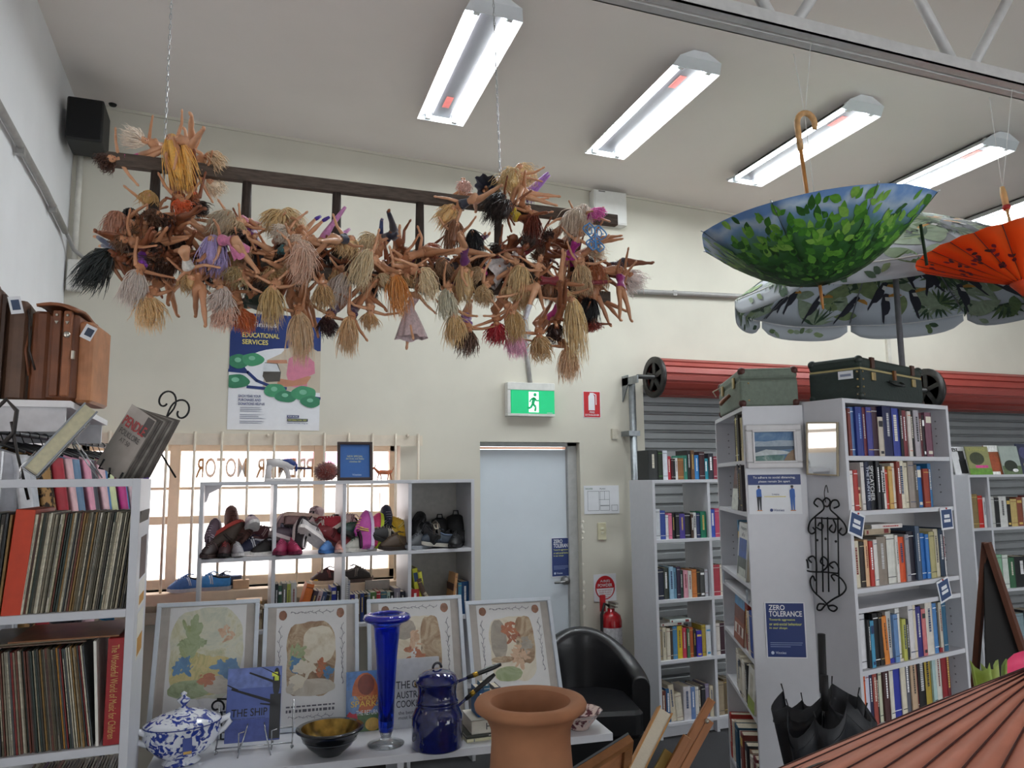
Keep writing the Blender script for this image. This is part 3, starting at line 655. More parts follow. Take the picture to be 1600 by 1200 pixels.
row(CM, .335, cols[0]-.02, .05, cz2, .2, '20 .6 d8c8a0;20 .55 8a3a2a;26 .62 c0b090;24 .6 3a2a28;22 .64 1c1c20', 'at the divider end of the first column under the shoes', 'books on the lower tier of the shoe shelf', 42, depth=.15)
row(CM, cols[0]+.015, cols[1]-.015, .04, cz2, .26, '18 1 2a2c30;18 .97 3c5a4a;26 1.02 6a6a62;20 1 b8c060;30 1.02 c8c8c4;40 .98 e07a3a 14;26 .82 4a3a44 16;24 .8 d0b8b8 16;26 .78 4a5a80 16;24 .77 2a2c34 15;24 .75 8a8a5a 14;20 .72 c0a080 12;26 .85 2a3a9a;18 .9 1c1c22', 'along the second column under the shoes', 'books on the lower tier of the shoe shelf', 43, depth=.16)
row(CM, cols[1]+.015, cols[2]-.02, .04, cz2, .26, '16 1.02 d0d0d4;20 1 9a9aa0;30 .66 2c2a78;18 .65 d8d8dc;16 .66 5a4a30;24 .67 2a3a70;22 .67 17191c;18 .66 7a8a9a;40 .68 4a6a3a;26 .7 a83038;40 .68 4a6a78;20 .66 9ab0a8;28 .66 16181c;40 .74 8a8490;30 .66 2a2c38', 'along the third column under the shoes', 'books on the lower tier of the shoe shelf', 44, depth=.16)
face_book(CM, cols[1]+.17, .2, cz2, .16, .23, .01, 'b4aca4', 'grey folder standing behind the books in the third column', 'books on the lower tier of the shoe shelf')
sp = MB()
for i in range(18): sp.tube(curl((0, 0), .009, .009, 0, 2*PI, 8, lambda u, v, i=i: (cols[1]+.018+u*.6+.012, .035+v, cz2+.03+i*.0125)), .0014, 4)
spo = thing('spiral_binding', 'white wire spiral notebook binding at the third column of the shoe shelf', 'notebook', (0, 0, 0)); spo.matrix_world = CM
part(sp, 'wire_coil', mat('dcdcdc', .3, .6), spo)
part(MB().box(cols[1]+.012, cols[1]+.034, .04, .2, cz2+.001, cz2+.275), 'notebook_block', mat('b9b6b4', .6), spo)
row(CM, cols[2]+.02, cols[2]+.22, .04, cz2, .3, '46 .6 a8282c;30 1.05 c8c83a -9;20 .98 d8d850 -9;26 .85 5a4438 -18;26 .7 3a4a50 -28;20 .6 c8b8a0 -34', 'along the fourth column, door side under the black bags', 'books on the lower tier of the shoe shelf', 45, depth=.16)
row(CM, CW-.15, CW-.025, .04, cz2, .3, '18 .9 c89868 7;30 .66 5a3a30;24 .68 4a8aa8;50 .7 1c4878', 'at the end nearest the door, under the black bags', 'books on the lower tier of the shoe shelf', 46, depth=.16)
# ---- record shelf beside the viewer
VP_, VY = (-.98, 2.84), 2.84
VM = frame_at(VP_, 0); VW = -.262+.98; VD = .385
vz1, vz2 = onY(205, 951, VY).z, onY(196, 1163, VY).z
VT = 1.80
vc = case('record_shelf', 'white record shelf with two rows of sleeves showing, pink light on its side', VP_, 0, VW, VD, [vz1, vz2, vz2-.42, .06], top=VT, t=.026)
for (z0, z1, hx) in ((1.46, 1.60, '5a4a48'), (1.36, 1.45, 'e4e0d8'), (1.19, 1.345, 'e0dcd0')):
    s = part(MB().box(VW, VW+.0008, .1, .30, z0, z1), 'sticker', mat('#'+hx, .6, var=.3 if hx == '5a4a48' else .05), vc)
    if hx != '5a4a48': part(MB().box(VW+.0008, VW+.0014, .12, .28, z0+.01, z0+(z1-z0)*.45), 'sticker_print', mat('c08a3a', .6), s)
def lp_row(x0, x1, z, n, seed, lean, where, group, palette, Hm=.314, skip=0):
    rg = rng(seed); x = x0; w = (x1-x0)/n
    for i in range(n):
        th = w*(.55+.38*rg.random()); hx = rg.choice(palette); ln = lean*(.9+.25*i/n)
        h = Hm*(.985+.02*rg.random())
        c = MB(); c.box(0, th, 0, .31, 0, h)
        s = part(c, 'record_sleeve', mat('#'+hx, .55, var=.25, scale=60), None, .0004)
        s.matrix_world = VM @ Matrix.Translation((x, .012+.015*rg.random(), z+.001)) @ Matrix.Rotation(math.radians(ln), 4, 'Y')
        tag(s, '%s record sleeve, %s %s' % (colour_word(hx), ordinal(i+1+skip), where), 'record', group)
        if th > .005 and rg.random() < .6:
            q = MB(); q.quad((th*.3, -.0006, h*.15), (th*.7, -.0006, h*.15), (th*.7, -.0006, h*.9), (th*.3, -.0006, h*.9)); part(q, 'spine_print', mat('#'+rg.choice(['b8b09a', '8a8474', '2a2a28', 'c8c0a8']), .6, var=.5, scale=200), s)
        x += w
pal = ['3a362e', '8a8474', 'a89e86', '57503f', '262420', '6f6a5c', 'b8b09a', '4a4434', '7a7264', '9a9276', '353029', 'c9c2ae', '5a4f38', '6a3a2c', '2e3a34', '8a6a3a', 'd0c9b8', '494b4c', '7f7462']
fp = lambda px: onY(px, 900, VY).x+.98
bo = MB(); bo.box(0, .055, 0, .31, 0, .33); bs = solo(bo, 'box_set', mat('c8401e', .5), 'orange record box set at the wall end of the upper record row', 'box set', bevel=.002)
bs.matrix_world = VM @ Matrix.Translation((fp(3), .012, vz1)) @ Matrix.Rotation(math.radians(4), 4, 'Y')
lp_row(.06, fp(2), vz1, 26, 5, 3, 'from the side wall on the upper record shelf', 'records on the upper shelf', pal)
lp_row(fp(30), fp(198), vz1, 46, 6, 5.5, 'from the orange box set on the upper record shelf', 'records on the upper shelf', pal)
lp_row(fp(18), fp(160), vz2, 42, 7, -7, 'from the wall end of the middle record shelf', 'records on the middle shelf', pal+['b07a2a', '7a2420'])
rb = MB(); rb.box(0, .05, 0, .31, 0, .33); t = solo(rb, 'box_set', mat('9c2024', .55, var=.15), 'red box set with gold lettering at the end of the middle record row', 'box set', bevel=.002)
t.matrix_world = VM @ Matrix.Translation((fp(174), .006, vz2+.001))
lettering('The Wonderful World of Music for Children', t, mat('c8a060', .4, .3), (.012, -.0008, .31), (0, 0, -1), (1, 0, 0), w=.29, h=.022)
t = solo(MB().box(0, .008, 0, .31, 0, .325), 'record_sleeve', mat('e6e2d8', .5), 'white record sleeve leaning against the red box set', 'record'); t.matrix_world = VM @ Matrix.Translation((fp(163), .012, vz2+.001)) @ Matrix.Rotation(math.radians(-4), 4, 'Y')
for i, (hx, dx, dz, rz_) in enumerate((('5a4432', .0, .0, .0), ('6f6048', .02, .006, .05), ('8a5a34', .12, .012, -.03))):
    t = solo(MB().box(0, .314, 0, .31, 0, .005), 'record_sleeve', mat('#'+hx, .35, var=.3, scale=12), '%s record sleeve lying flat, %s up above the middle record row' % (colour_word(hx), ordinal(i+1)), 'record', group='records lying flat', bevel=.0004)
    t.matrix_world = VM @ Matrix.Translation((fp(12)-.09+dx*.6+.012*i, .03, vz2+.322+dz)) @ Matrix.Rotation(rz_, 4, 'Z')
lp_row(fp(14), fp(185), vz2-.42, 34, 8, 9, 'from the wall end of the lowest record shelf in view', 'records on the lowest shelf in view', pal+['c9c4c0', '8a4a3a', '5a3a6a'], .30)
# ---- far magazine shelf beyond the tall bookcase
FYS = 4.3
f0 = onY(1512, 742, FYS); FM = frame_at((f0.x, FYS), 0)
fz = [onY(1520, 826, FYS).z, onY(1520, 925, FYS).z, onY(1520, 1010, FYS).z]
fc = case('bookcase', 'low white bookcase beyond the tall one, magazines standing on its top', (f0.x, FYS), 0, 1.25, .3, fz+[.1], cols=(onY(1549, 800, FYS).x-f0.x,), top=f0.z, t=.02)
mg = 'magazines on the low bookcase'
face_book(FM, .0, .1, f0.z, .17, .225, .006, 'd8d8da', 'white magazine with black figure, standing on the low bookcase', mg, .16, .1, [(.45, .05, .95, .55, '26262a'), (.5, .5, .9, .85, '3a3a40')], [('BL', .1, .82, .55, .13, '17171a')])
face_book(FM, .11, .06, f0.z, .23, .225, .008, '8a8a5c', 'green garden magazine with tree and pink stripe on the low bookcase', mg, .16, -.05, [(0, 0, 1, .22, '5f8a34'), (.1, .35, .75, .8, '3f4430', 1), (.3, .24, .85, .33, 'd04a8c')], [('LIVING', .1, .84, .75, .1, 'a8a45a')])
face_book(FM, .33, .07, f0.z, .16, .235, .008, '8a4a2c', 'rust magazine with white masthead on the low bookcase', mg, .16, .03, [(0, .78, 1, 1, 'e0e0dc'), (.1, .1, .9, .7, '9a4a2a', 1), (.1, .0, .8, .1, 'e8e8e4')])
face_book(FM, .48, .06, f0.z, .2, .23, .008, '9aa49c', 'pale green magazine with dark shrub on the low bookcase', mg, .16, -.04, [(0, .0, 1, .3, '5a6a4a'), (.1, .1, .8, .5, '2a3024', 1), (.5, .08, .8, .2, 'e4e4e4', 1)])
face_book(FM, .7, .07, f0.z, .2, .25, .008, '2c3048', 'navy magazine with yellow spot on the low bookcase', mg, .16, .05, [(.1, .5, .7, .9, '4a4a70', 1), (.2, .2, .6, .4, 'c8c060', 1)])
div = onY(1549, 800, FYS).x-f0.x
row(FM, .03, div-.02, .02, fz[0], .26, '60 1 8a7448;40 .95 c8281e;20 .9 d8d8d8', 'at the near end of the low bookcase, upper shelf', 'books in the low bookcase', 51)
row(FM, div+.02, 1.2, .02, fz[0], .24, '20 1 c8c8c4;24 .95 1c1c1e;40 1 d8d8d4;20 .95 2a2420;34 .9 c8b070;30 .95 8a4a34;34 .95 e0dcd4;24 .9 2a2a30;40 1 7a2a2c;40 .9 3a4a6a;40 1 c8c0b0;50 .9 2a2c30;40 1 a88a5a', 'past the divider, upper shelf of the low bookcase', 'books in the low bookcase', 52)
row(FM, div+.02, 1.2, .02, fz[1], .26, '34 1 8ab898;24 .98 d8e0d8;24 .9 3a6a4a;60 .9 16181a;26 .86 c8c8c4;30 .9 2a4a44;44 .95 23262a;40 1 5a5a50;50 .9 8a8a84;40 1 2a3a5a', 'past the divider, middle shelf of the low bookcase', 'books in the low bookcase', 53)
row(FM, div+.02, 1.2, .02, fz[2], .22, '40 1 4a6a78;40 .9 8aa0a8;40 1 2a2c30;60 .95 a85a3a;60 .9 3a4a5a;60 1 c8b89a', 'past the divider, lowest shelf of the low bookcase in view', 'books in the low bookcase', 54)
# ------------------------------------------------------------------ hanging ladder
LY = 3.08
wood_old = mat('564a41', .75, var=.35, scale=18, bump=.4, stretch=(1, 6, 6))
wood_rung = mat('3c322c', .75, var=.35, scale=18, bump=.4, stretch=(6, 6, 1))
a0, a1 = onY(166, 254, LY), onY(963, 341, LY)
b0 = onY(160, 391, LY)
zt_, zb_ = (a0.z+a1.z)/2, (a0.z+a1.z)/2-.375
ld = thing('wooden_ladder', 'old dark wooden ladder hung on its side by chains, covered in dolls', 'ladder', (a0.x, LY, zb_))
LL = a1.x-a0.x
part(MB().box(0, LL, -.018, .018, .375-.026, .375+.026), 'rail', wood_old, ld, .004)
part(MB().box(-.02, LL-.05, -.018, .018, -.026, .026), 'rail', wood_old, ld, .004)
for px in (241, 385, 526, 656, 778, 893):
    x = onY(px, 320, LY).x-a0.x
    part(MB().tube([(x, 0, .01), (x, 0, .19), (x, 0, .37)], [.017, .02, .017], 10, ell=.8), 'rung', wood_rung, ld)
chain_m = mat('b4b6b8', .3, .9, var=.1)
lk = MB(); lk.tube([(0, .0042*math.cos(w), .0078*math.sin(w)+(.0045 if math.sin(w) > 0 else -.0045)) for w in [2*PI*i/10 for i in range(10)]], .0016, 5, closed=True)
lkm = lk.mesh('link', chain_m)
for (px0, py0, px1, py1, lab) in ((268, 2, 256, 252, 'steel link chain holding up the ladder at the speaker end'), (771, 2, 783, 312, 'steel link chain holding up the ladder at the door end')):
    hi = onY(px0, py0, LY-.024); lo = onY(px1, py1, LY-.024)
    dirv = (hi-lo); top = lo+dirv*((ceil_z(lo.x)-lo.z)/dirv.z)
    n = int((top-lo).length/.0215); q = (top-lo).to_track_quat('Z', 'Y').to_matrix().to_4x4()
    t = thing('hanging_chain', lab, 'chain', lo, group='chains holding the ladder')
    for i in range(n):
        o = obj('link', lkm, t); o.matrix_local = Matrix.Translation((top-lo)*((i+.5)/n)) @ q @ Matrix.Rotation((PI/2)*(i % 2), 4, 'Z')
    part(MB().tube([(0, .02, 0), (0, -.0, -.06), (0, .024, -.09), (0, .05, -.05), (0, .046, 0), (0, .02, .0)], .003, 6), 'rail_loop', chain_m, t)

# ------------------------------------------------------------------ dolls
def warm(h):
    r, g, b = hexrgb(h)
    if max(r, g, b) < .45: return h
    r, g, b = min(1, r*1.03+.09), min(1, g*1.03+.08), min(1, b*1.08+.08)
    return '%02x%02x%02x' % (int(r*255), int(g*255), int(b*255))
def lighter(h): return ''.join('%02x' % int(255*min(1, c*.82+.16 if sum(hexrgb(h)) > 1 else c*1.25+.02)) for c in hexrgb(h))
SK = {'l': 'd9a27c', 'm': 'c48a64', 'd': '8a5236', 'p': 'e2b394'}
def doll(i, head, pel, feet, tip, hair, skin='l', outfit='', oc='d04a9a', dy=0.0, hw=1.0, style='long', label=''):
    rg = rng(900+i); Y = LY+dy
    H = onY(head[0], head[1], Y)
    def along(p_from, px, L, sgn):
        tgt = onY(px[0], px[1], p_from.y); d = tgt-p_from
        l = d.length
        if l > L: return d*(L/l)
        return d+Vector((0, sgn*math.sqrt(max(0, L*L-l*l)), 0))
    sg = 1 if (dy < 0 and rg.random() < .8) or rg.random() < .5 else -1
    u = -along(H, pel, .118, sg); u.normalize()           # pelvis -> head
    Pv = H-u*.118
    f = Vector((rg.uniform(-.5, .5), -1, rg.uniform(-.5, .3))); f -= u*f.dot(u)
    if f.length < .2: f = Vector((1, 0, .2))-u*u.x
    f.normalize(); s = u.cross(f)*-1
    t = thing('fashion_doll', label, 'doll', Pv, group='dolls on the ladder')
    W = lambda a, b, c: s*a+f*b+u*c      # local: side, front, up
    skm = mat('#'+SK[skin], .42, var=.06, scale=60); lip = mat('a83a3a', .5); eye = mat('2a2020', .3)
    b = MB()
    tor = [(-.022, .008, .9), (-.012, .0185, .74), (0, .0205, .72), (.012, .0175, .72), (.03, .0120, .82), (.045, .0148, .8), (.058, .0178, .86), (.07, .0185, .7), (.08, .0195, .5), (.0865, .014, .55), (.091, .0062, .95), (.102, .0055, 1)]
    b.tube([W(0, .002 if .05 < z < .07 else 0, z) for z, r, e in tor], [r*1.1 for z, r, e in tor], 10, side=s, ell=[e for z, r, e in tor])
    for q in (-1, 1): b.ball(W(q*.009, .0125, .062), .0086, 8, 6)
    Q = Matrix((s, -f, u)).transposed()
    b.ball(W(0, .0015, .118), (.0160, .0178, .0212), 12, 9, m=Q)
    b.ball(W(0, .0085, .108), (.0105, .0105, .0098), 8, 6, m=Q)          # jaw
    b.ball(W(0, .0192, .1165), (.002, .003, .003), 6, 4, m=Q)          # nose
    b.cur = 1; b.ball(W(0, .0182, .1098), (.0035, .0016, .0013), 6, 4, m=Q)
    b.cur = 2
    for q in (-1, 1): b.ball(W(q*.006, .0172, .1195), (.0027, .0014, .0018), 6, 4, m=Q)
    b.cur = 0
    # legs
    ft = feet if isinstance(feet[0], (tuple, list)) else (feet, (feet[0]+rg.uniform(-9, 9), feet[1]+rg.uniform(-8, 8)))
    legs = []
    for q, px in zip((-1, 1), ft):
        hip = W(q*.0105, 0, -.006); d = along(Pv+hip, px, .152, rg.choice((-1, 1))); L = d.length
        dn = d.normalized(); bend = .152-min(L, .152)
        kn = hip+d*.47+(f if f.dot(dn) < .9 else u)*(math.sqrt(max(0, bend))*.12+.004)
        an = hip+d*.92; toe = hip+d*1.02+f*.009
        b.tube([hip-dn*.006, hip+(kn-hip)*.35, hip+(kn-hip)*.75, kn, kn+(an-kn)*.32, kn+(an-kn)*.7, an, an+(toe-an)*.5, toe], [.0140, .0143, .0108, .0094, .0102, .0073, .0054, .0068, .0042], 8)
        legs.append((hip, kn, an, toe, dn))
    # arms, each ending in a small hand with a thumb
    for q in (-1, 1):
        sh = W(q*.0185, 0, .0785)
        ad = (s*q*rg.uniform(.25, 1)+u*rg.uniform(-.9, .9)+f*rg.uniform(-.2, .8)).normalized()
        el = sh+ad*.047; bd = (ad+f*rg.uniform(0, .7)+u*rg.uniform(-.4, .4)).normalized(); wr = el+bd*.043; hd = wr+bd*.016
        b.tube([sh-ad*.004, sh+ad*.012, el-ad*.008, el, el+bd*.014, wr, wr+bd*.008, hd], [.0072, .0076, .0062, .0058, .0061, .004, .0056, .0026], 7, ell=.85)
        b.tube([wr+bd*.003, wr+bd*.009+f*.004], [.002, .0014], 5)
    part(b, 'body', [skm, lip, eye], t)
    # clothes
    if outfit:
        om = mat('#'+oc, .5, var=.2, scale=90, sheen=.3)
        g = MB()
        if outfit in ('swim', 'dress', 'top', 'gown', 'tutu'):
            z0 = -.02 if outfit == 'swim' else (.0 if outfit == 'tutu' else .026 if outfit == 'top' else -.01)
            tt = [(z, r*1.1+.0017, e) for z, r, e in tor if z0 <= z <= .072]
            g.tube([W(0, .002, z) for z, r, e in tt], [r for z, r, e in tt], 12, side=s, ell=[min(1, e+.08) for z, r, e in tt], caps=False)
            for q in (-1, 1): g.ball(W(q*.0085, .0132, .062), .0092, 8, 6)
        if outfit in ('dress', 'gown', 'skirt', 'tutu'):
            Lk = {'dress': .06, 'gown': .13, 'skirt': .055, 'tutu': .03}[outfit]; fl = {'dress': .036, 'gown': .062, 'skirt': .03, 'tutu': .05}[outfit]
            dn = (legs[0][4]+legs[1][4]).normalized(); ax2 = s-dn*s.dot(dn); ax2.normalize(); bx = dn.cross(ax2); o0 = W(0, 0, .012)
            def sk(a, v):
                w = 2*PI*a; pl = 1+.12*v*math.cos(w*9+i)+.06*v*math.cos(w*4+2*i)
                r = (.0165+(fl-.0165)*v**.8)*pl
                return o0+dn*(Lk*v+.004*v*math.sin(w*5))+ax2*(r*math.cos(w))+bx*(r*.8*math.sin(w))
            g.grid(sk, 36, 5)
        if outfit in ('pants', 'tights', 'boots'):
            for hip, kn, an, toe, dn in legs:
                k0 = kn+(an-kn)*.25 if outfit == 'boots' else hip-dn*.008
                pp = [k0, kn+(an-kn)*.6, an, toe] if outfit == 'boots' else [k0, hip+(kn-hip)*.4, kn, kn+(an-kn)*.5, an]+([toe] if outfit == 'tights' else [])
                rr = [.0112, .0092, .0074, .006] if outfit == 'boots' else [.0158, .0160, .0114, .0104, .0078, .006][:len(pp)]
                g.tube(pp, rr, 9)
            if outfit == 'pants': g.tube([W(0, 0, -.02), W(0, 0, -.008), W(0, 0, .018)], [.0165, .024, .021], 10, side=s, ell=.76)
        if outfit == 'shoes':
            for hip, kn, an, toe, dn in legs: g.tube([an, an+(toe-an)*.5, toe+(toe-an)*.4], [.007, .0086, .0056], 8)
        part(g, {'swim': 'swimsuit', 'dress': 'dress', 'top': 'top', 'gown': 'gown', 'skirt': 'skirt', 'tutu': 'tutu', 'pants': 'trousers', 'tights': 'tights', 'boots': 'boots', 'shoes': 'shoes'}[outfit], om, t)
    # hair: locks falling from the scalp towards where the photograph shows the ends
    hm = mat('#'+warm(hair), .36, var=.16, scale=90, spec=.6); h = MB(); hc = W(0, .0015, .118); hm2 = mat('#'+lighter(warm(hair)), .34, var=.1, scale=90, spec=.7)
    TP = onY(tip[0], tip[1], Y); hv = TP-H; Lh = hv.length; hv = hv.normalized() if Lh > 1e-4 else Vector((0, 0, -1)); Lh = max(Lh, .028)
    h.ball(hc-f*.0035+u*.001, (.0175, .0176, .0218), 12, 9, m=Q)
    L0 = Lh*.78; h.tube([hc-f*.003, hc-f*.004+hv*(L0*.25), hc+hv*(L0*.5), hc+hv*(L0*.8), hc+hv*L0], [.0165, .0185+.005*(hw-1), .0175+.011*(hw-1), .0135+.013*(hw-1), .004], 10)
    n = {'long': 230, 'curly': 200, 'short': 120}[style]
    ua = hv.orthogonal().normalized(); ub = hv.cross(ua)
    for k in range(n):
        th = rg.uniform(0, 2*PI); cz_ = rg.uniform(-.75, 1)
        rr = math.sqrt(max(0, 1-cz_*cz_)); nl = s*(rr*math.cos(th))+f*(rr*math.sin(th))+u*cz_
        if nl.dot(f) > .35 and nl.dot(u) < .45: nl = nl-f*(2*nl.dot(f)); 
        p0 = hc+Vector((nl.dot(s)*.0174)*s+(nl.dot(f)*.0174-.003)*f+(nl.dot(u)*.0216)*u)
        lat = nl-hv*nl.dot(hv)
        hw_s = hw; fan = (ua*rg.gauss(0, 1)+ub*rg.gauss(0, 1))*(.0135*hw)
        L = Lh*rg.uniform(.5, 1.12); pts = []; ns = 8
        w0 = rg.uniform(0, 6.28); wf = rg.uniform(4, 8) if style != 'curly' else rg.uniform(11, 17); wa = (.0035 if style == 'long' else .0062 if style == 'curly' else .003)*hw
        for j in range(ns+1):
            v = j/ns
            p = p0+nl*(.008*hw*math.sin(min(1, v*2)*PI/2))*(1-v)+lat*(.012*hw*math.sin(v*PI*.7))+hv*(L*v**1.15)+fan*v
            p += (ua*math.sin(w0+wf*v)+ub*math.cos(w0+wf*v*1.1))*(wa*v)
            p += Vector((0, 0, -.14*Lh*v*v)) if abs(hv.z) < .8 else Vector()
            pts.append(p)
        r0 = .00125*rg.uniform(.6, 1.25)*(1.1 if style != 'short' else .9)
        h.cur = k % 3 if k % 3 < 2 else 0
        h.tube(pts, [r0*1.0, r0*1.3, r0*1.4, r0*1.35, r0*1.2, r0*1.05, r0*.85, r0*.55, r0*.2], 4, caps=False)
    part(h, 'hair', [hm, hm2], t)
    return t
GB, AB, BL, WB = 'cfa255', 'b3a084', 'c4a065', 'd8c6a4'
